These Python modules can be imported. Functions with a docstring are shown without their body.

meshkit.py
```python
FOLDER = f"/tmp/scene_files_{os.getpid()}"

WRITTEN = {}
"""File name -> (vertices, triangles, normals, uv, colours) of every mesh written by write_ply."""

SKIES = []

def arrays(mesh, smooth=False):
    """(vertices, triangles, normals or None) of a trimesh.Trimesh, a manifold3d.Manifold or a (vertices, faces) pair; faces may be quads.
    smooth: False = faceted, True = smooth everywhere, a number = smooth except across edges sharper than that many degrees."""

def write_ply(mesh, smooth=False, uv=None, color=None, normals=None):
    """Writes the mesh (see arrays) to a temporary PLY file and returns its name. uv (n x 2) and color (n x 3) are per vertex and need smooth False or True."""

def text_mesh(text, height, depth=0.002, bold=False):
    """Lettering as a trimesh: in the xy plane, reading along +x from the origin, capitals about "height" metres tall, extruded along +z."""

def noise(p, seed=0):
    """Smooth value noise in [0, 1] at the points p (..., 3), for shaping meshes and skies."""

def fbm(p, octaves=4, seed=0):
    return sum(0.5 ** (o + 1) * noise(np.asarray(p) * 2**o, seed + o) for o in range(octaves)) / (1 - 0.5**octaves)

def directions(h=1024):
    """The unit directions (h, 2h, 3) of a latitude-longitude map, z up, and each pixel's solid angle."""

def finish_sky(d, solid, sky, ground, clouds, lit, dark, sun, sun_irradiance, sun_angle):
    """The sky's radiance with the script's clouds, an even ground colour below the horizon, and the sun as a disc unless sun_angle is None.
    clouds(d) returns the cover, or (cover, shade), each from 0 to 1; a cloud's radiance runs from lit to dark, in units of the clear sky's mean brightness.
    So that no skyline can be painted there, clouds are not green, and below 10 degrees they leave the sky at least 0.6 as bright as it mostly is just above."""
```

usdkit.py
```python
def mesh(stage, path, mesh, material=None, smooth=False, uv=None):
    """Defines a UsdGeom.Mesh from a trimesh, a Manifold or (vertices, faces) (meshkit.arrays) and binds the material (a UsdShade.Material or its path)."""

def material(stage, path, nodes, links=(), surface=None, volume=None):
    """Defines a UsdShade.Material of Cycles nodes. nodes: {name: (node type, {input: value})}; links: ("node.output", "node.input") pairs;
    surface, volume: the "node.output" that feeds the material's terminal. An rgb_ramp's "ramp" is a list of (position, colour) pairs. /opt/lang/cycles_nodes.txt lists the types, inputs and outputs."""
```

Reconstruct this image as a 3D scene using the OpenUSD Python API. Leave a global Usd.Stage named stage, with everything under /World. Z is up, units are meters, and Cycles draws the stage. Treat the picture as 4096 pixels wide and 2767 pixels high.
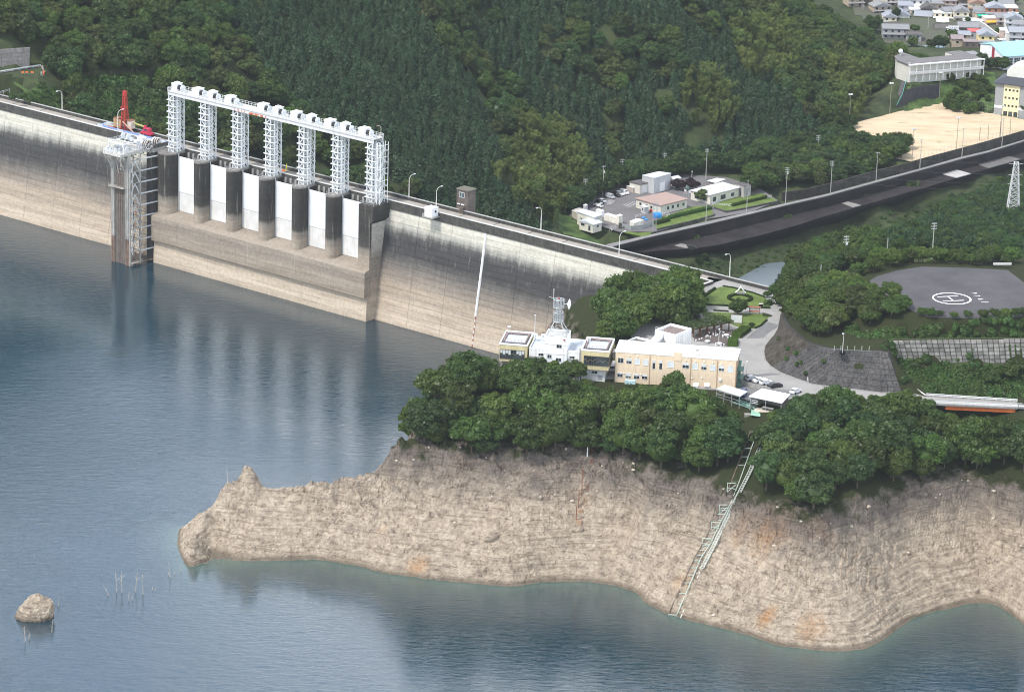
import math,numpy as np,trimesh,usdkit,meshkit,shapely
from shapely.geometry import Polygon,Point,LineString
from scipy.interpolate import LinearNDInterpolator
from scipy.ndimage import gaussian_filter
from pxr import Usd,UsdGeom,UsdLux,UsdShade,Gf,Sdf,Vt

stage=Usd.Stage.CreateInMemory()
UsdGeom.SetStageUpAxis(stage,'Z');UsdGeom.SetStageMetersPerUnit(stage,1.0)
UsdGeom.Xform.Define(stage,'/World')
stage.SetDefaultPrim(stage.GetPrimAtPath('/World'))
rng=np.random.default_rng(7)

# ------------------------------------------------------------------ camera, sky, sun, exposure
FPX,TILT,ROLL=14000.0,math.radians(18.0),math.radians(1.75)
CAM=np.array([0.0,0.0,330.0]);IW,IH=4096,2767
FWD=np.array([0,math.cos(TILT),-math.sin(TILT)]);_r0=np.array([1.0,0,0]);_u0=np.cross(_r0,FWD)
RIGHT=math.cos(ROLL)*_r0 + math.sin(ROLL)*_u0;UPV=math.cos(ROLL)*_u0 - math.sin(ROLL)*_r0
cam=UsdGeom.Camera.Define(stage,'/World/camera')
cam.CreateHorizontalApertureAttr(36.0);cam.CreateVerticalApertureAttr(36.0*IH/IW)
cam.CreateFocalLengthAttr(36.0*FPX/IW);cam.CreateClippingRangeAttr((10.0,6000.0))
cam.CreateFStopAttr(0.0)
EXPOSURE=0.68
cam.CreateExposureAttr(EXPOSURE)
_m=Gf.Matrix4d(1.0)
for _i,_v in enumerate((RIGHT,UPV,-FWD,CAM)):
    _m.SetRow(_i,Gf.Vec4d(*[float(t) for t in _v],1.0 if _i == 3 else 0.0))
cam.AddTransformOp().Set(_m)

SUN_DIR=np.array([-0.50,-0.38,0.90]);SUN_DIR /= np.linalg.norm(SUN_DIR)
SUN_EL=math.asin(SUN_DIR[2]);SUN_ROT=math.atan2(SUN_DIR[0],SUN_DIR[1])
sun=UsdLux.DistantLight.Define(stage,'/World/sun')
sun.CreateNormalizeAttr(True);sun.CreateIntensityAttr(0.70);sun.CreateAngleAttr(10.0);sun.CreateColorAttr(Gf.Vec3f(1.0,0.95,0.88))
_z=SUN_DIR;_x=np.cross([0,0,1.0],_z);_x /= np.linalg.norm(_x);_y=np.cross(_z,_x)
_m=Gf.Matrix4d(1.0)
for _i,_v in enumerate((_x,_y,_z)):
    _m.SetRow(_i,Gf.Vec4d(*[float(t) for t in _v],0.0))
sun.AddTransformOp().Set(_m)
dome=UsdLux.DomeLight.Define(stage,'/World/sky')
dome.GetPrim().SetCustomDataByKey('kind','structure')
sky_mat=usdkit.material(stage,'/World/Looks/sky',{
    'tc':('texture_coordinate',{}),
    'sky':('sky_texture',{'sky_type':'single_scattering','sun_disc':False,'sun_elevation':SUN_EL,'sun_rotation':SUN_ROT,'altitude':600.0,'air_density':1.0,'aerosol_density':0.7,'ozone_density':1.0}),
    'map':('mapping',{'scale':(1.0,1.0,2.6),'location':(7.7,3.3,1.1)}),
    'n':('noise_texture',{'scale':4.5,'detail':5.0,'roughness':0.55}),
    'cov':('rgb_ramp',{'ramp':[(0.0,(0,0,0)),(0.42,(0.03,0.03,0.03)),(0.56,(0.92,0.92,0.92)),(1.0,(1,1,1))]}),
    'n2':('noise_texture',{'scale':3.6,'detail':5.0}),
    'cl':('rgb_ramp',{'ramp':[(0.0,(5.0,5.2,5.6)),(0.5,(8.0,8.2,8.4)),(1.0,(10.5,10.5,10.5))]}),
    'mix':('mix_color',{'blend_type':'mix','use_clamp':False}),
    'sx':('separate_xyz',{}),'el':('rgb_ramp',{'ramp':[(0.0,(1.5,1.5,1.5)),(0.45,(1.45,1.45,1.45)),(1.0,(0.72,0.72,0.72))]}),'hz':('mix_color',{'blend_type':'multiply','fac':1.0,'use_clamp':False}),
    'bg':('background_shader',{'strength':0.12})},
    [('tc.generated','map.vector'),('map.vector','n.vector'),('n.fac','cov.fac'),('map.vector','n2.vector'),('n2.fac','cl.fac'),
     ('cov.color','mix.fac'),('sky.color','mix.a'),('cl.color','mix.b'),('tc.generated','sx.vector'),('sx.z','el.fac'),('mix.result','hz.a'),('el.color','hz.b'),('hz.result','bg.color')],surface='bg.background')
UsdShade.MaterialBindingAPI.Apply(dome.GetPrim()).Bind(sky_mat)

# ------------------------------------------------------------------ survey helpers: a photo point on a known level gives a place in the world
def ray(x,y):
    x=np.asarray(x,float);y=np.asarray(y,float)
    return FWD + np.multiply.outer((x-IW/2)/FPX,RIGHT) + np.multiply.outer((IH/2-y)/FPX,UPV)
def P(x,y,z):
    d=ray(x,y);k=(z-CAM[2])/d[...,2]
    return CAM + d*np.asarray(k)[...,None]
D2F=4096/2324
def Q(x,y,z):return P(x*D2F,y*D2F,z)
def crop(ox,oy,s):return lambda x,y,z:P(ox+x/s,oy+y/s,z)
def proj(p):
    v=np.asarray(p,float)-CAM;zz=v@FWD
    return np.stack([IW/2+FPX*(v@RIGHT)/zz,IH/2-FPX*(v@UPV)/zz],-1)
PK=crop(2700,1100,2.616);WB=crop(1980,1150,4.026);CR=crop(2300,1300,3.32);HP=crop(2900,600,1.744)
ST=crop(2200,640,3.873);SS=crop(2200,600,2.1127);SP=crop(3300,0,2.2425);TW=crop(3350,0,3.115);BR=crop(3500,1300,3.899)
BW=crop(2750,1450,3.873)

# dam frame: s runs along the crest to the right bank, t upstream, z up
DO=np.array([-197.63,1293.86,0.0]);DU=np.array([0.78474,-0.61982,0.0]);DN=np.array([-0.61982,-0.78474,0.0])
DAM_RZ=math.atan2(DU[1],DU[0])
def DS(s,t,z):
    s,t,z=np.broadcast_arrays(np.asarray(s,float),np.asarray(t,float),np.asarray(z,float))
    return DO + s[...,None]*DU + t[...,None]*DN + z[...,None]*np.array([0,0,1.0])
WATER=-41.5

# ------------------------------------------------------------------ mesh builder and scene helpers
class MB:
    def __init__(self,f=None):self.v,self.f,self.n,self.fn=[],[],0,f
    def add(self,v,f):
        v=np.asarray(v,float).reshape(-1,3);f=np.asarray(f,int)
        if f.shape[1] == 4:f=np.vstack([f[:,[0,1,2]],f[:,[0,2,3]]])
        if self.fn is not None:v=self.fn(v)
        self.v.append(v);self.f.append(f+self.n);self.n += len(v);return self
    def tm(self,m):return self.add(m.vertices,m.faces)
    def box(self,x0,x1,y0,y1,z0,z1):
        v=[[x,y,z] for z in (z0,z1) for x,y in ((x0,y0),(x1,y0),(x1,y1),(x0,y1))]
        return self.add(v,[[0,3,2,1],[4,5,6,7],[0,1,5,4],[1,2,6,5],[2,3,7,6],[3,0,4,7]])
    def hexa(self,v8):return self.add(v8,[[0,3,2,1],[4,5,6,7],[0,1,5,4],[1,2,6,5],[2,3,7,6],[3,0,4,7]])
    def beam(self,p,q,w,h=None,up=(0,0,1.0)):
        p,q=np.asarray(p,float),np.asarray(q,float);h=w if h is None else h
        d=q-p;L=np.linalg.norm(d);d=d/(L+1e-9);up=np.asarray(up,float)
        if abs(d@up) > 0.95:up=np.array([1.0,0,0])
        a=np.cross(d,up);a /= np.linalg.norm(a);b=np.cross(a,d)
        v=[o+sx*a*w/2+sy*b*h/2 for o in (p,q) for sx,sy in ((-1,-1),(1,-1),(1,1),(-1,1))]
        return self.hexa(v)
    def tube(self,pts,r,sides=6,cap=True):
        v,f=common_tube(pts,r,sides);self.add(v,f)
        if cap:
            k=len(np.asarray(pts));n=len(v)
            self.add(v[(k-1)*sides:],[[0,i,i+1] for i in range(1,sides-1)])
        return self
    def prism(self,poly,z0,z1):
        poly=np.asarray(poly,float)[:,:2];n=len(poly)
        if Polygon(poly).exterior.is_ccw is False:poly=poly[::-1]
        tri=trimesh.creation.triangulate_polygon(Polygon(poly),engine='earcut')
        tv,tf=tri;tv=np.asarray(tv);tf=np.asarray(tf)
        z0a,z1a=(np.broadcast_to(np.asarray(z,float),(n,)) for z in (z0,z1))
        # earcut keeps the vertices' order
        m=len(tv);top=np.c_[tv,z1a if m == n else np.full(m,float(np.mean(z1a)))];bot=np.c_[tv,z0a if m == n else np.full(m,float(np.mean(z0a)))]
        a=tv[tf];ccw=(a[:,1,0]-a[:,0,0])*(a[:,2,1]-a[:,0,1])-(a[:,1,1]-a[:,0,1])*(a[:,2,0]-a[:,0,0]) > 0
        tf=np.where(ccw[:,None],tf,tf[:,::-1])
        self.add(top,tf);self.add(bot,tf[:,::-1])
        r0,r1=np.c_[poly,z0a],np.c_[poly,z1a]
        return self.add(np.vstack([r0,r1]),[[i,(i+1) % n,n+(i+1) % n,n+i] for i in range(n)])
    def sheet(self,poly,z):return self.prism(poly,np.asarray(z)-0.25,z)
    def cyl(self,c,r,h,sides=12,r2=None):
        c=np.asarray(c,float);a=np.arange(sides)*2*np.pi/sides;r2=r if r2 is None else r2
        b=np.c_[c[0]+r*np.cos(a),c[1]+r*np.sin(a),np.full(sides,c[2])];t=np.c_[c[0]+r2*np.cos(a),c[1]+r2*np.sin(a),np.full(sides,c[2]+h)]
        self.add(np.vstack([b,t]),[[i,(i+1) % sides,sides+(i+1) % sides,sides+i] for i in range(sides)])
        self.add(t,[[0,i,i+1] for i in range(1,sides-1)]);return self.add(b,[[0,i+1,i] for i in range(1,sides-1)])
    def ball(self,c,r,sub=1,sq=(1,1,1)):
        m=trimesh.creation.icosphere(sub,1.0);return self.add(np.asarray(m.vertices)*r*np.asarray(sq)+np.asarray(c),m.faces)
    def grid(self,pts):
        pts=np.asarray(pts,float);a,b=pts.shape[:2];i,j=np.meshgrid(np.arange(a-1),np.arange(b-1),indexing='ij')
        k=(i*b+j).ravel();return self.add(pts.reshape(-1,3),np.c_[k,k+b,k+b+1,k+1])
    def arrays(self):return np.vstack(self.v),np.vstack(self.f)

def common_tube(points,radii,sides=6):
    p=np.asarray(points,float);t=np.gradient(p,axis=0);t /= np.linalg.norm(t,axis=1,keepdims=True)+1e-12
    a=np.cross(t,np.where(np.abs(t[:,2:]) < 0.9,[0,0,1.0],[1.0,0,0]));a /= np.linalg.norm(a,axis=1,keepdims=True)+1e-12
    b,ang=np.cross(t,a),np.arange(sides)*2*np.pi/sides
    v=p[:,None]+np.broadcast_to(radii,(len(p),))[:,None,None]*(np.cos(ang)[None,:,None]*a[:,None]+np.sin(ang)[None,:,None]*b[:,None])
    i,j=np.meshgrid(np.arange(len(p)-1),np.arange(sides),indexing='ij')
    return v.reshape(-1,3),np.stack([i*sides+j,i*sides+(j+1) % sides,(i+1)*sides+(j+1) % sides,(i+1)*sides+j],-1).reshape(-1,4)

_names,_frames={},{}
def numbered(parent,name):
    k=(parent,name);_names[k]=_names.get(k,-1)+1;i=_names[k]
    return f'{parent}/{name}' if i == 0 else f'{parent}/{name}_{i:03d}'
def pth(o):return str(o.GetPath()) if hasattr(o,'GetPath') else str(o)
def tag(o,label=None,cat=None,group=None,kind=None):
    o=o.GetPrim() if hasattr(o,'GetPrim') else o
    for k,v in (('label',label),('category',cat),('group',group),('kind',kind)):
        if v:o.SetCustomDataByKey(k,v)
    return o
def thing(name,label,cat,loc,rz=0.0,group=None,scale=None):
    path=numbered('/World',name);x=UsdGeom.Xform.Define(stage,path)
    loc=[float(t) for t in loc];x.AddTranslateOp().Set(Gf.Vec3d(*loc))
    if rz:x.AddRotateZOp().Set(math.degrees(rz))
    if scale is not None:x.AddScaleOp().Set(Gf.Vec3f(*[float(t) for t in np.broadcast_to(scale,3)]))
    _frames[path]=(np.array(loc),rz);tag(x,label,cat,group);return x.GetPrim()
def obj(name,mb,m,parent=None,world=False,smooth=False):
    """One Mesh prim under parent (or /World). world=True: mb holds world points, which become the parent's own."""
    pp=pth(parent) if parent is not None else '/World';path=numbered(pp,name)
    v,f=mb.arrays() if isinstance(mb,MB) else (np.asarray(mb[0],float),np.asarray(mb[1]))
    top='/'.join(pp.split('/')[:3])
    if world and top in _frames:
        loc,rz=_frames[top];v=v-loc;c,s=math.cos(rz),math.sin(rz)
        v=np.c_[v[:,0]*c+v[:,1]*s,-v[:,0]*s+v[:,1]*c,v[:,2]]
    if parent is None:                                  # a thing of one mesh: its own origin at its base
        b=np.array([(v[:,0].min()+v[:,0].max())/2,(v[:,1].min()+v[:,1].max())/2,v[:,2].min()])
        me=usdkit.mesh(stage,path,(v-b,f),m,smooth=smooth);me.AddTranslateOp().Set(Gf.Vec3d(*[float(t) for t in b]))
    else:
        me=usdkit.mesh(stage,path,(v,f),m,smooth=smooth)
    return me.GetPrim()
def copy(src,loc,rz=0.0,label=None,group=None,scale=None,name=None):
    src=src if isinstance(src,Usd.Prim) else stage.GetPrimAtPath(src)
    d=src.GetCustomData();path=numbered('/World',name or src.GetName().rstrip('0123456789').rstrip('_'))
    x=UsdGeom.Xform.Define(stage,path);o=x.GetPrim();o.GetReferences().AddInternalReference(src.GetPath());o.SetInstanceable(True)
    x.ClearXformOpOrder();T=Gf.Matrix4d(1.0)
    sc=np.broadcast_to(1.0 if scale is None else scale,3);c,s=math.cos(rz),math.sin(rz)
    T.SetRow(0,Gf.Vec4d(c*sc[0],s*sc[0],0,0));T.SetRow(1,Gf.Vec4d(-s*sc[1],c*sc[1],0,0));T.SetRow(2,Gf.Vec4d(0,0,float(sc[2]),0));T.SetRow(3,Gf.Vec4d(*[float(t) for t in loc],1))
    x.AddTransformOp(opSuffix='place').Set(T)
    tag(o,label or d.get('label'),d.get('category'),group or d.get('group'));return o
stage.CreateClassPrim('/World/kinds')
def kind_class(name,cat):
    """A class prim: the pattern that repeats refer to; it is not drawn itself."""
    p=UsdGeom.Xform.Define(stage,f'/World/kinds/{name}').GetPrim();p.SetCustomDataByKey('category',cat);return p
def struct(name,mb,m,smooth=False,kind='structure'):
    o=obj(name,mb,m,None,smooth=smooth);return tag(o,kind=kind)

# ------------------------------------------------------------------ materials
_mats={}
def mat(name,col,rough=0.8,var=0.18,scale=0.6,col2=None,bump=0.0,bscale=3.0,spec=0.3,metal=0.0,streak=0.0,obj_rand=0.0):
    """Plain weathered paint, concrete, plaster ...: colour varied by two sizes of noise; streak adds rain streaks that run down."""
    if name in _mats:return _mats[name]
    c=np.array(col,float);lo=c*(1-var);hi=np.minimum(c*(1+var),0.92) if col2 is None else np.array(col2,float)
    n={'g':('geometry',{}),'n':('noise_texture',{'scale':scale,'detail':5.0,'roughness':0.65}),
         'r':('rgb_ramp',{'ramp':[(0.3,lo),(0.7,hi)]}),'p':('principled_bsdf',{'roughness':rough,'specular_ior_level':spec,'metallic':metal})}
    l=[('g.position','n.vector'),('n.fac','r.fac')];out='r.color'
    if streak:
        n['sm']=('mapping',{'scale':(2.2,2.2,0.16)});n['sn']=('noise_texture',{'scale':1.0,'detail':4.0,'roughness':0.6})
        n['sr']=('rgb_ramp',{'ramp':[(0.35,(1-streak,)*3),(0.6,(1,1,1))]});n['mx']=('mix_color',{'blend_type':'multiply','fac':1.0})
        l += [('g.position','sm.vector'),('sm.vector','sn.vector'),('sn.fac','sr.fac'),(out,'mx.a'),('sr.color','mx.b')];out='mx.result'
    if obj_rand:
        n['oi']=('object_info',{});n['oh']=('map_range',{'from_min':0.0,'from_max':1.0,'to_min':1-obj_rand,'to_max':1+obj_rand});n['hv']=('hsv',{})
        l += [('oi.random','oh.value'),('oh.result','hv.value'),(out,'hv.color')];out='hv.color'
    l.append((out,'p.base_color'))
    if bump:
        n['bn']=('noise_texture',{'scale':bscale,'detail':4.0});n['b']=('bump',{'strength':0.6,'distance':bump})
        l += [('g.position','bn.vector'),('bn.fac','b.height'),('b.normal','p.normal')]
    _mats[name]=usdkit.material(stage,f'/World/Looks/{name}',n,l,surface='p.BSDF');return _mats[name]
def glass_mat(name='window_glass',tint=(0.03,0.04,0.045)):
    if name not in _mats:
        _mats[name]=usdkit.material(stage,f'/World/Looks/{name}',{'g':('geometry',{}),'n':('noise_texture',{'scale':0.35,'detail':1.0}),'r':('rgb_ramp',{'ramp':[(0.35,np.array(tint)*0.5),(0.7,np.array(tint)*1.8)]}),
            'p':('principled_bsdf',{'roughness':0.08,'specular_ior_level':0.6})},[('g.position','n.vector'),('n.fac','r.fac'),('r.color','p.base_color')],surface='p.BSDF')
    return _mats[name]
WHITE=mat('white_paint',(0.78,0.79,0.80),0.55,0.05,0.8,streak=0.12)
STEEL=mat('pale_grey_steel',(0.62,0.65,0.67),0.5,0.08,0.6,streak=0.15)
GALV=mat('galvanised_steel',(0.42,0.45,0.47),0.5,0.12,1.2,metal=0.3)
RUST=mat('rusty_steel',(0.20,0.085,0.05),0.9,0.35,1.2)
CONC=mat('grey_concrete',(0.30,0.295,0.28),0.9,0.22,0.5,streak=0.25,bump=0.02)
DCONC=mat('dark_stained_concrete',(0.085,0.082,0.078),0.9,0.45,0.35,streak=0.35,bump=0.03)
LCONC=mat('light_concrete',(0.50,0.50,0.485),0.9,0.12,0.4,streak=0.12)
ASPH=mat('asphalt',(0.105,0.105,0.115),0.92,0.25,0.15,bump=0.01)
PALEROAD=mat('pale_road_concrete',(0.27,0.265,0.258),0.9,0.14,0.12,bump=0.01)
DARKROAD=mat('road_asphalt_patch',(0.16,0.16,0.165),0.92,0.15,0.3)
LAWN=mat('lawn_grass',(0.085,0.135,0.028),0.95,0.3,0.25,col2=(0.125,0.18,0.04),bump=0.05,bscale=6)
ROUGHGRASS=mat('rough_grass',(0.035,0.075,0.022),0.95,0.3,0.2,col2=(0.085,0.135,0.035),bump=0.15,bscale=2)
BLACK=mat('black_rubber',(0.02,0.02,0.022),0.7,0.1)
GLASS=glass_mat()
RED=mat('red_paint',(0.35,0.03,0.025),0.5,0.15);ORANGE=mat('orange_paint',(0.60,0.15,0.04),0.5,0.15)
PAVEWHITE=mat('white_road_paint',(0.80,0.80,0.80),0.7,0.08,1.5)

# ================================================================== TERRAIN
def d2(pts,z):return [Q(x,y,z)[:2] for x,y in pts]
# near bank: the water line, the tree line (old flood level) and what lies above, as seen in the photograph
shore=[(425,1290),(470,1275),(560,1272),(650,1270),(720,1268),(800,1282),(880,1302),(960,1312),(1050,1320),(1160,1330),(1230,1318),(1330,1318),(1400,1328),(1447,1345),
         (1465,1370),(1510,1392),(1560,1405),(1600,1415),(1700,1440),(1760,1462),(1860,1475),(1920,1476),(1965,1472),(2000,1455),(2045,1420),(2065,1405),(2120,1388),(2200,1368),
         (2235,1362),(2260,1370),(2290,1390),(2324,1420),(2420,1500),(2560,1540)]
shoreW=np.array([Q(x,y,WATER) for x,y in shore])
treeline=[(930,1003,-14),(1000,1030,-14),(1100,1047,-15),(1240,1052,-15),(1330,1050,-15),(1420,1062,-14),(1480,1085,-13.5),(1600,1088,-12),(1655,1085,-10),(1720,1150,-13.5),(1850,1165,-12.5),(1950,1112,-9),
            (2080,1102,-13),(2200,1092,-14),(2260,1105,-14),(2324,1095,-11),(2450,1090,-9)]
CP=[]                                             # control points (x, y, z)
def cp(p,z=None):CP.append([p[0],p[1],p[2] if z is None else z])
for p in shoreW:cp(p,WATER)
for p in shoreW:                                    # below the water
    cp(p+np.array([0,-14,0]),WATER-9);cp(p+np.array([0,-60,0]),-66)
# half-way benches keep the slope's real shape: a spur below the right clump of trees, hollows beside it
for x,y,z in [(1560,1225,-27),(1500,1230,-29),(1650,1250,-26.5),(1780,1290,-26),(1880,1310,-26.5),(1980,1290,-29),(2060,1250,-29.5),(2150,1230,-29),(2210,1230,-31),(2290,1220,-27),
                (1330,1190,-29),(1200,1190,-28),(1100,1170,-27.5),(1000,1170,-28.5),(900,1160,-29),(1430,1200,-30)]:cp(Q(x,y,z))
ridge=[(440,1225,-36),(480,1142,-31),(508,1105,-27),(530,1103,-26.5),(548,1085,-24.5),(563,1070,-22.5),(580,1088,-24.5),(605,1110,-26.5),(690,1098,-25),(760,1091,-23.5),(810,1085,-22.5),(850,1060,-19),(880,1035,-15.5),(925,1005,-11.5)]
for x,y,z in ridge:
    p=Q(x,y,z);cp(p);h=z-WATER;cp(p+np.array([4-0.1*h,0.9*h+1,0]),WATER);cp(p+np.array([4,0.9*h+20,0]),-58)
for x,y,z in treeline:cp(Q(x,y,z))
for x,y,z in [(930,985,-9),(950,930,-7),(985,885,-5),(1040,872,-3),(1090,862,-2)]:   # wooded knoll by the dam, falling to the reservoir behind
    p=Q(x,y,z);cp(p);cp(p+np.array([-6,24,0]),WATER);cp(p+np.array([-12,60,0]),-70)
platform=[Q(*p,0) for p in [(1112,868),(1140,868),(1240,872),(1390,878),(1500,886),(1600,890),(1690,905),(1760,950),(1860,940),(1960,930)]]
for p in platform:cp(p,-0.5)
for p in [(1380,800),(1380,740),(1390,700),(1430,665),(1520,650),(1580,660)]:
    q=Q(*p,-1);cp(q,-1.5)
for s in np.arange(250,331,10.0):                 # reservoir floor at the foot of the dam's upstream face, rising to the right abutment
    zz=-72+70*np.clip((s-252)/60,0,1)**0.8;cp(DS(s,9,0),min(zz,-2));cp(DS(s,26,0),min(zz+8,-2))
for x,y in [(1700,880),(1800,870),(1850,868),(1700,800),(1720,760),(1700,700),(1600,700),(1600,650),(1750,690),(1760,665),(1500,800),(1550,760),(1460,830)]:cp(Q(x,y,0),0)
# retaining wall under the helipad hill: foot on the road, top 10 m up
wallfoot=[PK(1102,425,0),PK(1075,560,0),PK(1030,640,0),PK(950,740,0),PK(938,800,0),PK(950,880,0),PK(1010,950,0),PK(1120,1020,0),PK(1280,1080,0),PK(1450,1140,0),BR(100,1050,0),BR(420,1052,0)]
walltop=[PK(1102,405,1.0),PK(1135,470,5.0),PK(1170,540,8),PK(1225,590,9.5),PK(1290,640,10),PK(1340,690,10),PK(1440,730,10),PK(1560,760,10),PK(1700,785,10),PK(1900,795,10),BR(60,405,10),BR(200,430,10)]
for p in wallfoot:cp(p+np.array([0.6,0.8,0]),0)
for p in walltop:cp(p+np.array([1.0,1.2,0]),p[2])
BWF,BWT=[HP(x,1508,3.5) for x in (1215,1500,1800,2090,2330)],[HP(x,y,12.2) for x,y in ((1165,1324),(1480,1318),(1790,1316),(2085,1314),(2330,1312))]
for f_,t_ in zip(BWF,BWT):cp(f_+np.array([0,1.0,-0.3]));cp(f_+np.array([0,-3.0,-1.0]));cp(t_+np.array([0,1.6,-0.3]));cp(t_+np.array([0,3.0,0.6]))
for x,y,z in [(980,930,18),(1100,850,18),(1380,815,18),(1970,838,18),(2086,930,18),(2250,1000,18),(2200,1180,18),(1900,1170,18),(1600,1165,18),(1400,1150,18),(1290,1110,18),(1150,1050,17.5),(1060,990,17.5),(700,1180,9),(850,1100,13),(600,1060,7),(500,1010,2),(760,960,10),(950,1250,10.5)]:cp(HP(x,y,min(z,17.0)))
bridge_deck=[BR(790,1130,0),BR(2230,1260,0)]
for x,y,z in [(830,1240,-1),(500,1150,0)]:cp(BR(x,y,z))
for x,y,z in [(650,960,1.0),(900,1000,1.0),(1200,1010,1.0),(1500,1030,0.8),(1800,1050,0.6),(2100,1070,0.5),(2400,1090,0.5)]:cp(BR(x,y,z))
for x,y,z in [(1100,1350,-4),(1500,1370,-4.5),(1900,1400,-4.5)]:cp(BR(x,y,z))
CP += [[x,y,z] for x,y,z in [(62,1200,-97),(70,1250,-97),(75,1320,-97),(80,1385,-96),(62,1385,-96.5),(48,1350,-97),(95,1300,-97),(100,1390,-96),(88,1190,-80),(112,1250,-82),(122,1330,-94),(135,1400,-95),(150,1450,-95),(30,1300,-97),(20,1240,-97)]]
for x,y,z in [(2330,1290,0),(2500,1300,0)]:cp(BR(x,y,z))
# back of the helipad hill down to the river and the valley floor
for x,y,z in [(1720,640,-10),(1790,640,6),(1800,600,-4),(1850,620,9),(1900,600,12),(2000,597,14),(2200,590,13),(2324,600,13),(2000,560,-4),(2200,560,2),(2324,565,4),(1900,560,-14),(2100,520,-26),(2324,520,-16),(2200,470,-42),(2324,460,-38),(2130,470,-55),(2324,420,-60),(2324,400,-80)]:cp(Q(x,y,z))
for s in (250,270,290,310):cp(DS(s,-30,0),-96+0.25*(s-250));cp(DS(s,-60,0),-96)
for s,t,z in [(322,-14,-28),(332,-14,-14),(340,-14,-5),(330,-40,-62),(345,-40,-30),(250,-12,-80),(280,-12,-66),(305,-12,-45)]:cp(DS(s,t,0),z)
riverline=[(1640,640),(1720,605),(1850,565),(1985,535),(2060,505),(2200,470),(2324,430)]
for x,y in riverline:cp(Q(x,y,-96.5))
cSS,c32,c37,cST,cSP,cTW=(2200,600,2.1127),(3200,500,4.132),(3700,400,3.139),(2200,640,3.873),(3300,0,2.2425),(3350,0,3.115)
def F3(c,x,y):return (c[0]+x/c[2],c[1]+y/c[2])
r_lo=[P(*F3(cSS,x,y),-80) for x,y in [(540,822),(830,748),(1180,670),(1340,634),(1710,546),(2005,474),(2324,402)]]+[P(*F3(c37,x,y),-80) for x,y in [(0,880),(460,752),(790,672),(1243,530),(1500,458)]]
b_hi=[P(*F3(cSS,x,y),-84.5) for x,y in [(560,850),(900,790),(1200,745),(1400,712),(1720,630),(2010,555),(2324,470)]]+[P(*F3(c37,x,y),-84.5) for x,y in [(0,985),(400,875),(780,775),(1243,660),(1500,590)]]
b_lo=[P(*F3(cSS,x,y),-84.7) for x,y in [(580,880),(930,850),(1240,830),(1430,800),(1760,725),(2060,645),(2324,560)]]+[P(*F3(c37,x,y),-84.7) for x,y in [(0,1100),(400,980),(780,865),(1243,745),(1500,670)]]
a_bt=[P(*F3(cSS,x,y),-94.5) for x,y in [(700,1010),(1000,985),(1380,905),(1560,870),(1850,795),(2080,735),(2324,655)]]+[P(*F3(c37,x,y),-94.5) for x,y in [(0,1250),(480,1100),(850,975),(1243,860),(1500,780)]]
for P0,dz in ((r_lo,1.2),(b_hi,3.5),(b_lo,3.0),(a_bt,0.6)):
    for a_,b_ in zip(P0[:-1],P0[1:]):
        for q in (0,0.5):cp(a_+(b_-a_)*q-np.array([0,0,dz]))
for p in a_bt:cp(p+np.array([4,-14,-0.7]))
for x,y in [(1290,560),(1330,440),(1420,415),(1560,395),(1700,400),(1800,395),(1900,350),(2000,345)]:cp(Q(x,y,-80),-80)
for x,y,z in [(200,1130,-78),(700,980,-78),(1020,910,-78),(1700,1080,-78),(780,1450,-78),(1785,1170,-78),(640,990,-76),(760,880,-70),(1020,830,-70),(1500,850,-74),(1500,660,-68),(755,725,-68),(1400,650,-68),(700,560,-68),(1900,560,-68),(1900,900,-76)]:cp(SP(x,y,z))
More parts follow.
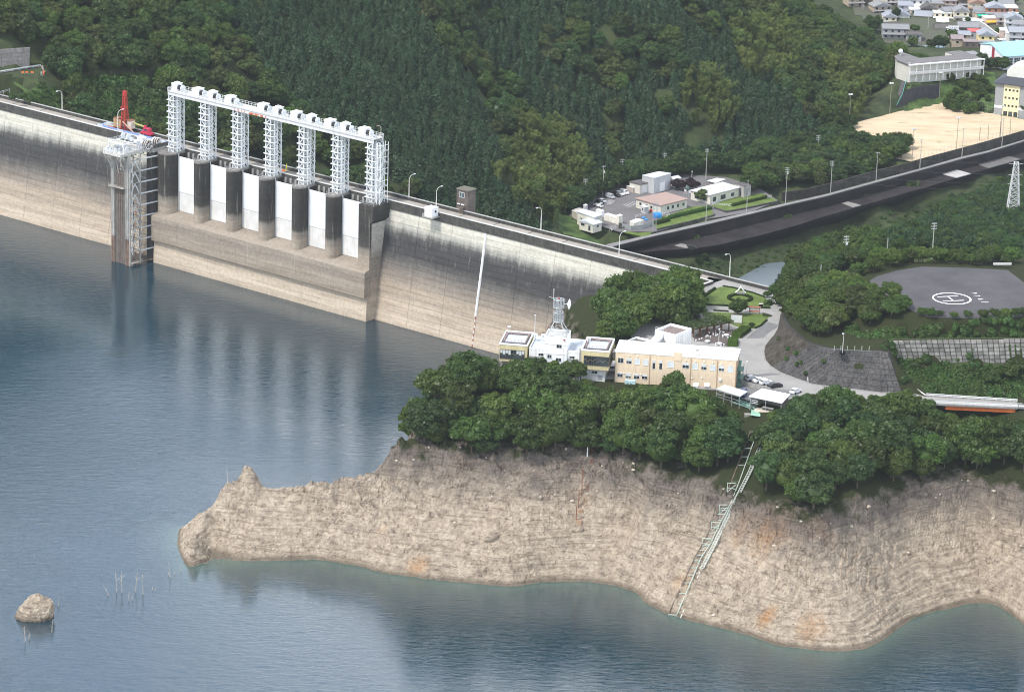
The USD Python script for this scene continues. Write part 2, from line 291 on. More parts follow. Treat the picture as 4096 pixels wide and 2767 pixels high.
for x,y,z in [(720,640,-80),(1300,660,-80),(1000,690,-82),(800,560,-72),(1250,590,-72),(1700,560,-72),(200,0,-72),(900,100,-72),(1600,100,-72),(2324,300,-72),(2200,40,-74),(2600,100,-72),(300,-200,-72),(2600,-250,-72),(1200,-200,-72)]:cp(TW(x,y,z))
for x,y,z in [(-260,700,-66),(-100,820,-66),(60,700,-66),(330,700,-60),(-260,1250,-70),(-60,1080,-72),(-150,1150,-72),(-20,1090,-74),(-120,980,-66),(-500,600,-60),(-500,1300,-60),(500,600,-50),(520,1000,10),(520,1300,-30),(520,1700,-70),(520,2300,-70),(-500,2300,-70),(-500,1800,-70),(100,2300,-70)]:CP.append([x,y,z])
for s in (-40,0,60,120,180,230):CP.append([*DS(s,-14,0)[:2],-92]);CP.append([*DS(s,14,0)[:2],-74])
CP=np.array(CP);_lin=LinearNDInterpolator(CP[:,:2],CP[:,2])

# wooded hill behind the dam: height from the distance to its foot line, with spurs
hill_foot=np.array([DS(150,40,0)[:2],DS(128,-60,0)[:2],DS(105,-160,0)[:2],Q(1262,545,-80)[:2],Q(1300,472,-80)[:2],Q(1380,425,-80)[:2],Q(1480,392,-80)[:2],Q(1600,378,-80)[:2],Q(1700,376,-80)[:2],Q(1800,352,-80)[:2],Q(1900,330,-80)[:2],Q(1948,292,-80)[:2],
                      Q(1990,236,-80)[:2],Q(2040,212,-80)[:2],Q(2052,190,-78)[:2],Q(2030,150,-78)[:2],Q(1990,118,-78)[:2],(120.0,1900.0),(40.0,2100.0)])
_seg=np.hypot(*np.diff(hill_foot,axis=0).T);_arc=np.r_[0,np.cumsum(_seg)]
def foot_coords(x,y):
    """signed distance uphill of the foot line (positive on the hill's side) and the arc length of the nearest foot point"""
    p=np.stack([np.asarray(x,float).ravel(),np.asarray(y,float).ravel()],1);best=np.full(len(p),1e9);sg=np.zeros(len(p));ar=np.zeros(len(p))
    for i in range(len(_seg)):
        a,b=hill_foot[i],hill_foot[i+1];d=(b-a)/_seg[i];w=p-a;t=np.clip(w@d,0,_seg[i]);q=a+t[:,None]*d;e=np.hypot(*(p-q).T)
        cr=d[0]*w[:,1]-d[1]*w[:,0];m=e < best-1e-9
        best[m]=e[m];sg[m]=np.sign(cr[m]);ar[m]=_arc[i]+t[m]
    return (best*sg).reshape(np.shape(x)),ar.reshape(np.shape(x))
SPURS=[((400,12),(890,420),15,24),((905,0),(1270,440),13,24),((1290,60),(1480,330),8,20),((1700,20),(1960,230),12,34)]
_spur=[]
for (x0,y0),(x1,y1),A,w in SPURS:
    a0,a1=Q(x0,y0,-5),Q(x1,y1,-55);(dd0,dd1),(aa0,aa1)=foot_coords(np.array([a0[0],a1[0]]),np.array([a0[1],a1[1]]));_spur.append((dd0,aa0,dd1,aa1,A,w))
def hill_z(x,y):
    d,a=foot_coords(x,y);z=-80+np.where(d > 0,0.70*d,2.5*d)
    for d0,a0,d1,a1,A,w in _spur:
        ac=a0+(a1-a0)*np.clip((d-d0)/(d1-d0+1e-6),-0.3,1.3);z=z+A*np.exp(-((a-ac)/w)**2)*np.clip(d/30,0,1)
    z=z-9*np.clip(d/40,0,1)+5*(meshkit.fbm(np.stack([np.asarray(x)/45,np.asarray(y)/45,np.zeros(np.shape(x))],-1),3,3)-0.5)*np.clip(d/20,0,1)*2
    return z
# level pads
def poly2(ps):return Polygon([p[:2] for p in ps])
PADS=[]
station_pad=[SS(x,y,-80) for x,y in [(585,690),(150,555),(180,420),(440,340),(700,250),(900,190),(1180,210),(1480,230),(1750,310),(1780,330),(1930,430),(1700,520),(1480,560),(1200,600),(900,690)]]
PADS += [(poly2(station_pad),-80.0)]
sports=[SP(x,y,-78) for x,y in [(200,1135),(330,1085),(520,1040),(640,1000),(720,985),(900,935),(1020,912),(1250,935),(1440,1000),(1660,1050),(1790,1075),(1900,1150),(1790,1180),(1600,1240),(1200,1340),(780,1448),(640,1420),(480,1330),(290,1310)]]
PADS += [(poly2(sports),-78.0)]
helipad=[HP(x,y,17) for x,y in [(978,930),(1060,880),(1200,840),(1380,813),(1700,822),(1972,838),(2086,925),(2200,985),(2200,1160),(1900,1172),(1600,1168),(1420,1160),(1290,1112),(1200,1050),(1080,985)]]
PADS += [(poly2(helipad),17.0)]
school_pad=[SP(x,y,-68) for x,y in [(640,650),(750,730),(1400,665),(1480,640),(1790,680),(1900,560),(1790,470),(1300,470),(900,520),(650,480)]]
park=[PK(x,y,0) for x,y in [(350,20),(1130,150),(1110,420),(1085,560),(1030,650),(952,745),(945,880),(1015,950),(1130,1022),(1450,1142),(1440,1190),(1300,1260),(1100,1320),(800,1310),(420,1200),(100,1180),(0,1130),(-400,1080),(-860,1080),(-1100,1060),(-1130,980),(-1000,900),(-460,860),(-460,560),(-100,300),(200,240)]]
PADS += [(poly2(park),0.0),(poly2(school_pad),-68.0)]
PADS += [(poly2([PK(1280,1230,0),PK(1450,1140,0),BR(60,1048,0),BR(420,1052,0),BR(640,1075,0),BR(805,1118,0),BR(830,1225,0),BR(560,1190,0),BR(300,1170,0),BR(100,1180,0)]),0.0)]
PADS += [(poly2([Q(-60,175,8.2),Q(93,174,8.2),Q(100,163,8.2),Q(97,142,8.2),Q(60,156,8.2),Q(-60,165,8.2)]),8.2)]
road_w=[(Q(2040,885,0),Q(1840,868,0))]
def base_z(x,y):
    z=_lin(np.stack([x,y],-1));z=np.where(np.isnan(z),-70.0,z);return z
def make_grid(x0,x1,y0,y1,h,sig):
    xs=np.arange(x0,x1+h/2,h);ys=np.arange(y0,y1+h/2,h);X,Y=np.meshgrid(xs,ys,indexing='ij');Z=gaussian_filter(base_z(X,Y),sig/h)
    return xs,ys,X,Y,Z
def pad_blend(X,Y,Z,margin):
    for pg,z in PADS:
        bx0,by0,bx1,by1=pg.bounds;m=(X > bx0-margin) & (X < bx1+margin) & (Y > by0-margin) & (Y < by1+margin)
        if not m.any():continue
        d=shapely.distance(pg,shapely.points(X[m],Y[m]));w=np.clip(1-d/margin,0,1);Z[m]=Z[m]*(1-w)+(z-0.3)*w
    return Z
# far terrain (6 m cells) and near bank (0.65 m cells)
fx,fy,FX,FY,FZ=make_grid(-520,520,560,2300,5.0,4.0)
_hz=hill_z(FX,FY);_ft=(np.stack([FX,FY],-1)-DO[:2])@DN[:2];FZ=np.where((FY > 1000) & (_ft < 3),np.maximum(FZ,_hz),FZ);FZ=pad_blend(FX,FY,FZ,5.0)
nx,ny,NX,NY,NZ=make_grid(-135,210,862,1122,0.42,1.2)
NZ=pad_blend(NX,NY,NZ,1.2)
from scipy.interpolate import RegularGridInterpolator
_far=RegularGridInterpolator((fx,fy),FZ,bounds_error=False,fill_value=-70.0)
_near=RegularGridInterpolator((nx,ny),NZ,bounds_error=False,fill_value=-70.0)
def ground(x,y):
    x=np.asarray(x,float);y=np.asarray(y,float);p=np.stack([x,y],-1)
    s=(np.stack([x,y],-1)-DO[:2])@DU[:2];t=(np.stack([x,y],-1)-DO[:2])@DN[:2]
    near=(x > nx[2]) & (x < nx[-3]) & (y > ny[2]) & (y < ny[-3]) & ((t > 3) | (s > 332))
    return np.where(near,_near(p),_far(p))
def G(x,y):
    """the place on the ground seen at a photo point (full-size pixels)"""
    d=ray(x,y);k=np.arange(700,2300,1.0);pts=CAM+d*k[:,None];z=ground(pts[:,0],pts[:,1]);h=np.nonzero(pts[:,2] < z)[0]
    return pts[h[0]] if len(h) else pts[-1]
def GQ(x,y):return G(x*D2F,y*D2F)

# rock detail on the drawn-down bank: strata, blocks and grain
_p3=np.stack([NX,NY,NZ],-1)
exposed=np.clip((-10.5-NZ)/2.5,0,1)
rough=np.clip(0.25+0.9*np.clip((meshkit.fbm(_p3/13.0,3,11)-0.40)*5,0,1)+0.35*np.clip((NZ+29)/9,-0.6,1),0.05,1.25)
def ridged(p,o,seed):return sum((1-np.abs(2*meshkit.noise(p*2.0**k,seed+k)-1))*0.5**(k+1) for k in range(o))/(1-0.5**o)
_w=np.stack([meshkit.noise(_p3/4.0,61),meshkit.noise(_p3/4.0,62),meshkit.noise(_p3/4.0,63)],-1)-0.5
_r1=ridged(_p3/np.array([8.0,8.0,5.0])+_w*0.5,4,21);_r2=ridged(_p3/np.array([2.6,2.6,1.8])+_w*0.8+7,3,5);_r3=meshkit.noise(_p3/0.75,9);_bl=np.floor(meshkit.noise(_p3/1.9+_w*0.7,71)*5)/5
_cr=np.clip(ridged(_p3/np.array([3.4,3.4,2.6])+_w*1.1+3,1,83)-0.80,0,1)/0.2+0.8*np.clip(ridged(_p3/np.array([1.5,1.5,1.2])+_w*0.9,1,87)-0.82,0,1)/0.18
_gul=np.exp(-((meshkit.noise(np.stack([NX/9.0,NY/26.0,0*NX],-1),77)-0.5)/0.035)**2)
disp=exposed*((_r1-0.62)*5.2*rough+(_r2-0.62)*2.0*rough+(_bl-0.4)*1.0*rough+(_r3-0.5)*0.7-_cr*1.0*np.clip(rough,0.15,1)-_gul*0.7*np.clip(rough,0.3,1))*np.clip((NZ-WATER+0.6)/3.0,0.25,1)
_strata=np.clip(1.05-rough,0,1)*np.clip((meshkit.noise(_p3/11.0,91)-0.3)*4,0.1,1);_zz=NZ+0.9*(meshkit.noise(_p3/9.0,4)-0.5);_st=1.25;_fr=_zz/_st-np.floor(_zz/_st)
NZ2=NZ+disp
_band=np.clip(np.maximum(np.clip((-31-NZ)/5,0,1),np.clip((meshkit.noise(np.stack([NX/24,NY/24,NZ/14],-1),91)-0.46)*7,0,1))*np.clip((-17-NZ)/4,0,1),0,1)
NZ2=NZ2-disp*_band*0.55;_zz=NZ2+0.7*(meshkit.noise(_p3/12.0,4)-0.5)+0.25*(_r3-0.5);_st=1.15;_fr=_zz/_st-np.floor(_zz/_st)
NZ2=NZ2+exposed*_band*(np.clip(_fr*2.6-0.8,0,1)-_fr)*_st*0.92
for (x,y),hgt,rad in (((563,1104),4.6,4.2),((514,1126),2.6,4.0),((470,1190),2.6,2.4),((440,1250),2.5,2.0),((905,1020),2.2,2.6),((1120,1210),2.0,2.4)):
    c_=GQ(x,y);q_=np.hypot(NX-c_[0],NY-c_[1])/rad;NZ2 += hgt*np.clip(1-q_,0,1)**0.9*(0.5+0.9*_r2)
_near=RegularGridInterpolator((nx,ny),NZ2,bounds_error=False,fill_value=-70.0)
ORANGE_SPOTS=[((1760,1180),9,0.9),((1690,1185),6,0.7),((1850,1185),8,0.8),((1840,1430),7,0.7),((1740,1400),4,0.9),((950,1285),5,0.8),((965,1330),3,0.7),((1330,1140),3.5,0.6),((1545,1320),6,0.6),((1950,1140),5,0.5),((2060,1190),3,0.5),((870,1205),3,0.6),((1050,1045),4,0.7)]
IRON=np.zeros(NX.shape)
for (x,y),r_,a_ in ORANGE_SPOTS:
    c_=GQ(x,y);IRON=np.maximum(IRON,a_*np.exp(-(((NX-c_[0])/r_)**2+((NY-c_[1])/(0.8*r_))**2)))
grow=np.clip((NZ+10)/4,0,1)*(1-np.clip(1-np.abs(NZ+0.3)/0.1,0,1)*0)
_padmask=np.zeros_like(NX)
for pg,z in PADS:
    _padmask=np.maximum(_padmask,shapely.contains_xy(pg.buffer(1.5),NX.ravel(),NY.ravel()).reshape(NX.shape))
NZ2 += grow*(1-_padmask)*(meshkit.fbm(_p3/3.0,3,8)-0.5)*0.8
keep=((np.stack([NX,NY],-1)-DO[:2])@DN[:2] > 4.5-0.0*NX) | ((np.stack([NX,NY],-1)-DO[:2])@DU[:2] > 333)
def grid_faces(mask):
    a,b=mask.shape;c=mask[:-1,:-1] & mask[1:,:-1] & mask[1:,1:] & mask[:-1,1:];i,j=np.nonzero(c);k=i*b+j
    return np.vstack([np.c_[k,k+b,k+b+1],np.c_[k,k+b+1,k+1]])
def compact(V,F):
    u,inv=np.unique(F.ravel(),return_inverse=True);return V[u],inv.reshape(F.shape)

rock_mat=usdkit.material(stage,'/World/Looks/drawdown_rock',{
    'g':('geometry',{}),'xyz':('separate_xyz',{}),
    'n1':('noise_texture',{'scale':0.35,'detail':8.0,'roughness':0.7}),'c1':('rgb_ramp',{'ramp':[(0.28,(0.19,0.155,0.125)),(0.42,(0.36,0.30,0.24)),(0.56,(0.48,0.405,0.32)),(0.75,(0.60,0.53,0.44))]}),
    'n2':('noise_texture',{'scale':0.75,'detail':6.0,'roughness':0.75}),'ir':('attribute',{'attribute':'iron'}),'im':('math',{'math_type':'multiply_add','value3':-0.16}),'o':('rgb_ramp',{'ramp':[(0.04,(0,0,0)),(0.34,(0.85,0.85,0.85))]}),'mo':('mix_color',{'b':(0.47,0.27,0.13)}),
    'n3':('noise_texture',{'scale':0.16,'detail':6.0,'roughness':0.6}),'zh':('math',{'math_type':'multiply_add','value2':16.0,'value3':-8.0}),'za':('math',{'math_type':'add'}),
    'zr':('map_range',{'from_min':-25.0,'from_max':-15.5,'to_min':0.0,'to_max':0.8,'clamp':True}),'mg':('mix_color',{'b':(0.125,0.108,0.10)}),
    'zt':('map_range',{'from_min':-14.0,'from_max':-11.5,'to_min':0.0,'to_max':1.0,'clamp':True}),'mt':('mix_color',{'b':(0.035,0.042,0.016)}),
    'zw':('map_range',{'from_min':-41.2,'from_max':-40.0,'to_min':0.7,'to_max':0.0,'clamp':True}),'mw':('mix_color',{'b':(0.11,0.085,0.06)}),
    'vo':('voronoi_texture',{'scale':1.1}) if False else ('noise_texture',{'scale':1.6,'detail':6.0,'roughness':0.75}),
    'sm':('mapping',{'scale':(0.12,0.12,2.1)}),'sn':('noise_texture',{'scale':1.0,'detail':3.0,'roughness':0.5,'distortion':0.3}),'sr':('rgb_ramp',{'ramp':[(0.36,(0.62,0.60,0.58)),(0.47,(1,1,1))]}),'ms':('mix_color',{'blend_type':'multiply','fac':0.75}),
    'n4':('noise_texture',{'scale':1.0,'detail':6.0,'roughness':0.78,'distortion':0.8}),'cr':('rgb_ramp',{'ramp':[(0.34,(0.34,0.31,0.29)),(0.45,(0.92,0.91,0.90)),(0.58,(1.05,1.05,1.04)),(0.70,(1.4,1.38,1.34))]}),'mc':('mix_color',{'blend_type':'multiply','fac':1.0,'use_clamp':False}),
    'b':('bump',{'strength':1.0,'distance':0.9}),'p':('principled_bsdf',{'roughness':0.95,'specular_ior_level':0.15})},
    [('g.position','xyz.vector'),('g.position','n1.vector'),('n1.fac','c1.fac'),('g.position','n2.vector'),('n2.fac','im.value1'),('ir.fac','im.value2'),('im.value','o.fac'),('o.color','mo.fac'),('c1.color','mo.a'),
     ('g.position','n3.vector'),('n3.fac','zh.value1'),('zh.value','za.value1'),('xyz.z','za.value2'),('za.value','zr.value'),('zr.result','mg.fac'),('mo.result','mg.a'),
     ('g.position','sm.vector'),('sm.vector','sn.vector'),('sn.fac','sr.fac'),('mg.result','ms.a'),('sr.color','ms.b'),('g.position','n4.vector'),('n4.fac','cr.fac'),('ms.result','mc.a'),('cr.color','mc.b'),
     ('za.value','zt.value'),('zt.result','mt.fac'),('mc.result','mt.a'),('xyz.z','zw.value'),('zw.result','mw.fac'),('mt.result','mw.a'),('mw.result','p.base_color'),
     ('g.position','vo.vector'),('vo.fac','b.height'),('b.normal','p.normal')],surface='p.BSDF')
_V,_F=compact(np.concatenate([np.stack([NX,NY,NZ2],-1),IRON[...,None]],-1).reshape(-1,4),grid_faces(keep & (NZ > -47)))
_o=struct('reservoir_bank',(_V[:,:3],_F),rock_mat)
UsdGeom.PrimvarsAPI(_o).CreatePrimvar('iron',Sdf.ValueTypeNames.FloatArray,'vertex').Set(Vt.FloatArray.FromNumpy(_V[:,3].astype(np.float32)))
UNDER=mat('forest_floor',(0.022,0.034,0.014),1.0,0.4,0.08,col2=(0.055,0.075,0.028),bump=0.2,bscale=0.6)
_inn=(FX > nx[3]) & (FX < nx[-4]) & (FY > ny[3]) & (FY < ny[-4]);_t=(np.stack([FX,FY],-1)-DO[:2])@DN[:2];_s=(np.stack([FX,FY],-1)-DO[:2])@DU[:2]
FZd=np.where(_inn & ((_t > 2) | (_s > 332)),FZ-2.5-6*(FZ < -12),FZ)
FZd=np.where((_t > -8) & (_t < 10) & (_s < 333) & (_s > -75),np.minimum(FZd,-64.0),FZd)      # the dam's body stands here
_V,_F=compact(np.stack([FX,FY,FZd],-1).reshape(-1,3),grid_faces(np.ones(FX.shape,bool)))
struct('valley_terrain',(_V,_F),UNDER)

# water of the reservoir and of the river below the dam
def water_mat(name,body,sc,dist,rough=0.06,depth=False):
    ex=({'at':('attribute',{'attribute':'shallow'}),'bc':('mix_color',{'a':body,'b':(0.045,0.085,0.075)})},[('at.fac','bc.fac'),('bc.result','p.base_color')]) if depth else ({},[])
    return usdkit.material(stage,f'/World/Looks/{name}',{'g':('geometry',{}),'m1':('mapping',{'scale':(0.32*sc,1.0*sc,1.0),'rotation':(0,0,0.12)}),'w1':('noise_texture',{'scale':1.0,'detail':4.0,'roughness':0.6,'distortion':0.4}),
        'nb':('noise_texture',{'scale':0.012,'detail':4.0,'roughness':0.55}),'amp':('map_range',{'from_min':0.35,'from_max':0.65,'to_min':0.35,'to_max':1.0,'clamp':True}),'h':('math',{'math_type':'multiply'}),
        'b':('bump',{'strength':1.0,'distance':dist}),'p':('principled_bsdf',{'base_color':body,'roughness':rough,'ior':2.05,'specular_ior_level':0.5}),**ex[0]},
        [('g.position','m1.vector'),('m1.vector','w1.vector'),('g.position','nb.vector'),('nb.fac','amp.value'),('w1.fac','h.value1'),('amp.result','h.value2'),('h.value','b.height'),('b.normal','p.normal')]+ex[1],surface='p.BSDF')
RES_WATER=water_mat('reservoir_water',(0.004,0.019,0.029),0.75,0.16,0.06,True)
wxs,wys=np.arange(-520,481,4.0),np.arange(560,1421,4.0);WXX,WYY=np.meshgrid(wxs,wys,indexing='ij');_wt=(np.stack([WXX,WYY],-1)-DO[:2])@DN[:2];_ws=(np.stack([WXX,WYY],-1)-DO[:2])@DU[:2]
_dep=WATER-ground(WXX,WYY);_sh=np.exp(-np.clip(_dep,0,60)/5.0)*np.where((_wt > 3) & (_wt < 14) & (_ws < 300),0,1)
_V,_F=compact(np.stack([WXX,WYY,np.full(WXX.shape,WATER),_sh],-1).reshape(-1,4),grid_faces((_wt > 0) | (_ws > 333)))
_o=struct('reservoir_water',(_V[:,:3],_F),RES_WATER);UsdGeom.PrimvarsAPI(_o).CreatePrimvar('shallow',Sdf.ValueTypeNames.FloatArray,'vertex').Set(Vt.FloatArray.FromNumpy(_V[:,3].astype(np.float32)))
POND_WATER=water_mat('pond_water',(0.012,0.025,0.02),0.75,0.05)
RIV=water_mat('river_water',(0.10,0.13,0.15),1.4,0.35,0.25)
_rv=[Q(x,y,-95.2) for x,y in [(1600,660),(1660,640),(1740,596),(1860,556),(1975,530),(2060,500),(2200,462),(2330,415),(2330,445),(2200,490),(2080,530),(1990,556),(1890,600),(1760,660),(1680,690)]]
m=MB();m.sheet(_rv,-95.2);struct('river',m,RIV)

# ------------------------------------------------------------------ foliage makers
def leaf_mat(name,lo,hi,trans=0.25,orand=0.25):
    if name in _mats:return _mats[name]
    _mats[name]=usdkit.material(stage,f'/World/Looks/{name}',{'g':('geometry',{}),'oi':('object_info',{}),'n':('noise_texture',{'scale':0.22,'detail':3.0}),
        'a':('math',{'math_type':'multiply_add','value2':0.45,'value3':-0.1}),'a2':('math',{'math_type':'multiply_add','value2':0.7}),'r':('rgb_ramp',{'ramp':[(0.0,np.array(lo)*0.75),(0.35,lo),(0.75,hi),(1.0,np.array(hi)*1.25)]}),
        'h':('map_range',{'from_min':0.0,'from_max':1.0,'to_min':1-orand,'to_max':1+orand}),'hu':('map_range',{'from_min':0.0,'from_max':1.0,'to_min':0.48,'to_max':0.515}),'om':('math',{'math_type':'fraction'}),'ok':('math',{'math_type':'multiply','value2':7.31}),
        'hv':('hsv',{}),'d':('diffuse_bsdf',{}),'t':('translucent_bsdf',{}),'gl':('glossy_bsdf',{'roughness':0.45,'color':(0.5,0.5,0.5)}),'m':('mix_closure',{'fac':trans}),'m2':('mix_closure',{'fac':0.035})},
        [('g.random_per_island','a.value1'),('a.value','a2.value3'),('g.position','n.vector'),('n.fac','a2.value1'),('a2.value','r.fac'),('oi.random','h.value'),('h.result','hv.value'),('oi.random','ok.value1'),('ok.value','om.value1'),('om.value','hu.value'),('hu.result','hv.hue'),('r.color','hv.color'),
         ('hv.color','d.color'),('hv.color','t.color'),('d.BSDF','m.closure1'),('t.BSDF','m.closure2'),('m.closure','m2.closure1'),('gl.BSDF','m2.closure2')],surface='m2.closure')
    return _mats[name]
def leaves(P_,N_,size,rg,jitter=0.6,aspect=0.7):
    """one leaf-clump quad at each point, roughly facing its normal"""
    P_=np.asarray(P_,float);n=np.asarray(N_,float)+rg.normal(0,jitter,P_.shape);n /= np.linalg.norm(n,axis=1,keepdims=True)+1e-9
    a=np.cross(n,rg.normal(0,1,n.shape));a /= np.linalg.norm(a,axis=1,keepdims=True)+1e-9;b=np.cross(n,a);s=size*rg.uniform(0.6,1.35,(len(P_),1))
    v=np.stack([P_-a*s,P_+b*s*aspect*0.8-a*s*0.1,P_+a*s,P_-b*s*aspect*0.8+a*s*0.15],1).reshape(-1,3);k=np.arange(len(P_))*4
    return v,np.vstack([np.c_[k,k+1,k+2],np.c_[k,k+2,k+3]])
def sphere_pts(n,rg,up=-0.35):
    v=rg.normal(0,1,(int(n*2.2),3));v /= np.linalg.norm(v,axis=1,keepdims=True);v=v[v[:,2] > up];return v[:n]
def crown_broad(seed,R,H,z0,nl,leaf_n,size,flat=1.0):
    rg=np.random.default_rng(seed);m=MB();cz=z0+(H-z0)*0.52;rz_=(H-z0)*0.5
    c=sphere_pts(nl,rg,-0.45);c=c*np.array([R*0.68,R*0.68,rz_*0.68*flat])*rg.uniform(0.72,1.2,(len(c),1))+np.array([0,0,cz])
    lr=R*(rg.uniform(0.30,0.50,len(c)) if nl < 25 else rg.uniform(0.17,0.33,len(c)))
    for q,r in zip(c,lr):
        d=sphere_pts(leaf_n,rg,-0.5);p=q+d*r*np.array([1,1,0.8])*rg.uniform(0.8,1.1,(len(d),1));m.add(*leaves(p,d*0.8+np.array([0,0,0.55]),size,rg))
        m.ball(q,r*0.72,1,(1,1,0.8))
    m.ball((0,0,cz-0.1*rz_),R*0.66,1,(1,1,rz_/R*0.9));return m
def trunk_mesh(seed,H,r,limbs=4,R=3.0):
    rg=np.random.default_rng(seed);m=MB();m.tube([(0,0,-0.8),(0.05*r,0,H*0.3),(rg.normal(0,0.15),rg.normal(0,0.15),H*0.62),(rg.normal(0,0.3),rg.normal(0,0.3),H*0.85)],[r*1.2,r*0.9,r*0.6,r*0.2],6)
    for i in range(limbs):
        a=i*2.4+rg.uniform(0,1);z=H*rg.uniform(0.3,0.55);m.tube([(0,0,z),(math.cos(a)*R*0.35,math.sin(a)*R*0.35,z+H*0.14),(math.cos(a)*R*0.65,math.sin(a)*R*0.65,z+H*0.24)],[r*0.45,r*0.3,r*0.1],4)
    return m
def crown_cedar(seed,R,H,z0=0.3,n=330):
    """pointed crown of small drooping sprays over a dark core"""
    rg=np.random.default_rng(seed);m=MB();f=rg.uniform(0,1,n)**1.25;a=rg.uniform(0,6.283,n);prof=R*np.minimum(1.0,1.15*(1-f**1.4))**0.85+0.10;lob=1+0.16*np.sin(a*3+f*17)+0.12*np.sin(a*5-f*29);r=prof*lob*rg.uniform(0.72,1.08,n);p=np.c_[np.cos(a)*r,np.sin(a)*r,z0+(H-z0)*f]
    m.add(*leaves(p,np.c_[np.cos(a)*0.6,np.sin(a)*0.6,np.full(n,0.75)],0.52,rg,0.45,0.62));m.cyl((0,0,z0),R*0.72,(H-z0)*0.86,7,R*0.14);return m
def crown_bamboo(seed,R,H):
    rg=np.random.default_rng(seed);m=MB()
    for i in range(9):
        a=rg.uniform(0,6.28);lean=R*rg.uniform(0.5,1.15);b=rg.normal(0,R*0.28,2);h=H*rg.uniform(0.75,1.0);t=np.linspace(0.28,1.0,34)
        pts=np.c_[b[0]+math.cos(a)*lean*t**2.6,b[1]+math.sin(a)*lean*t**2.6,h*(t-0.13*t**6)]
        for q,tt in zip(pts,t):
            k=5;w=0.85*(1-0.45*tt)+0.25;p=q+rg.normal(0,w*0.42,(k,3));m.add(*leaves(p,np.array([[math.cos(a)*0.5,math.sin(a)*0.5,0.7]]*k),0.42,rg,0.5,0.5))
        m.tube(np.c_[b[0]+math.cos(a)*lean*t[::8]**2.6,b[1]+math.sin(a)*lean*t[::8]**2.6,h*(t[::8]-0.13*t[::8]**6)-0.3],0.09,4)
        m.tube([(b[0],b[1],-1.5),(b[0],b[1],h*0.3)],0.07,4)
    return m
def crown_shrub(seed,R,H,n=260,size=0.32):
    rg=np.random.default_rng(seed);m=MB();c=rg.normal(0,R*0.42,(5,2))
    for x,y in c:
        r=R*rg.uniform(0.4,0.65);d=sphere_pts(n//5,rg,-0.1);m.add(*leaves(np.array([x,y,0])+d*np.array([r,r,H*rg.uniform(0.7,1.05)]),d+np.array([0,0,0.5]),size,rg));m.ball((x,y,0),r*0.8,1,(1,1,0.75*H/r))
    return m
def hedge_mesh(pts,w,h,seed=1,dens=16,size=0.16):
    """clipped hedge along world points: a core and a skin of small leaves"""
    rg=np.random.default_rng(seed);m=MB();pts=np.asarray(pts,float)
    for p,q in zip(pts[:-1],pts[1:]):
        d=q-p;L=np.linalg.norm(d);d=d/L;a=np.array([-d[1],d[0],0]);n=int(L*(w+2*h)*dens)
        m.beam(p+[0,0,h*0.46],q+[0,0,h*0.46],w*0.9,h*0.92)
        k=rg.uniform(0,L,n);side=rg.uniform(0,w+2*h,n);u_=np.where(side < h,-w/2,np.where(side < h+w,side-h-w/2,w/2));z=np.where(side < h,side,np.where(side < h+w,h,side-h-w));nn=np.where((side < h)[:,None],-a,np.where((side < h+w)[:,None],np.array([0,0,1.0]),a))
        m.add(*leaves(p+k[:,None]*d+u_[:,None]*a+z[:,None]*np.array([0,0,1.0]),nn,size,rg,0.5))
    return m
LF_BROAD=leaf_mat('leaf_broad',(0.062,0.110,0.020),(0.170,0.240,0.046),0.42,0.38);LF_DARK=leaf_mat('leaf_dark',(0.046,0.092,0.024),(0.120,0.190,0.050),0.42,0.32);LF_OLIVE=leaf_mat('leaf_olive',(0.075,0.105,0.028),(0.165,0.195,0.056),0.42,0.35)
LF_CEDAR=leaf_mat('leaf_cedar',(0.040,0.086,0.038),(0.085,0.150,0.060),0.4,0.25);LF_BAMBOO=leaf_mat('leaf_bamboo',(0.13,0.18,0.045),(0.25,0.31,0.10),0.42);LF_SHRUB=leaf_mat('leaf_shrub',(0.055,0.11,0.024),(0.135,0.21,0.048),0.4);LF_HEDGE=leaf_mat('leaf_hedge',(0.06,0.11,0.015),(0.13,0.21,0.03),0.2,0.1)
LF_DHEDGE=leaf_mat('leaf_dark_hedge',(0.022,0.045,0.012),(0.06,0.09,0.025),0.2,0.1);LF_PURPLE=leaf_mat('leaf_purple',(0.022,0.010,0.014),(0.06,0.025,0.03),0.2,0.1);LF_BRIGHT=leaf_mat('leaf_bright',(0.06,0.10,0.015),(0.15,0.20,0.035),0.3,0.2)
BARK=mat('bark',(0.085,0.068,0.052),0.95,0.3,1.0);BAMBOO_STEM=mat('bamboo_stem',(0.16,0.16,0.06),0.7,0.2)

# ================================================================== THE DAM
class TB(MB):
    """builder in the dam's own frame: x = s along the crest, y = -t (downstream), z"""
    def tb(self,s0,s1,t0,t1,z0,z1):return self.box(s0,s1,-t1,-t0,z0,z1)
    def extrude(self,prof,s0,s1):
        """profile of (t, z) points, extruded along the crest"""
        prof=np.asarray(prof,float);n=len(prof);a=np.c_[np.full(n,s0),-prof[:,0],prof[:,1]];b=np.c_[np.full(n,s1),-prof[:,0],prof[:,1]]
        self.add(np.vstack([a,b]),[[i,(i+1) % n,n+(i+1) % n,n+i] for i in range(n)])
        tv,tf=trimesh.creation.triangulate_polygon(Polygon(prof),engine='earcut')
        for s in (s0,s1):self.add(np.c_[np.full(len(tv),s),-np.asarray(tv)[:,0],np.asarray(tv)[:,1]],tf)
        return self
    def sb(self,p,q,w,h=None):return self.beam((p[0],-p[1],p[2]),(q[0],-q[1],q[2]),w,h)
    def st(self,pts,r,sides=5):return self.tube([(p[0],-p[1],p[2]) for p in pts],r,sides)

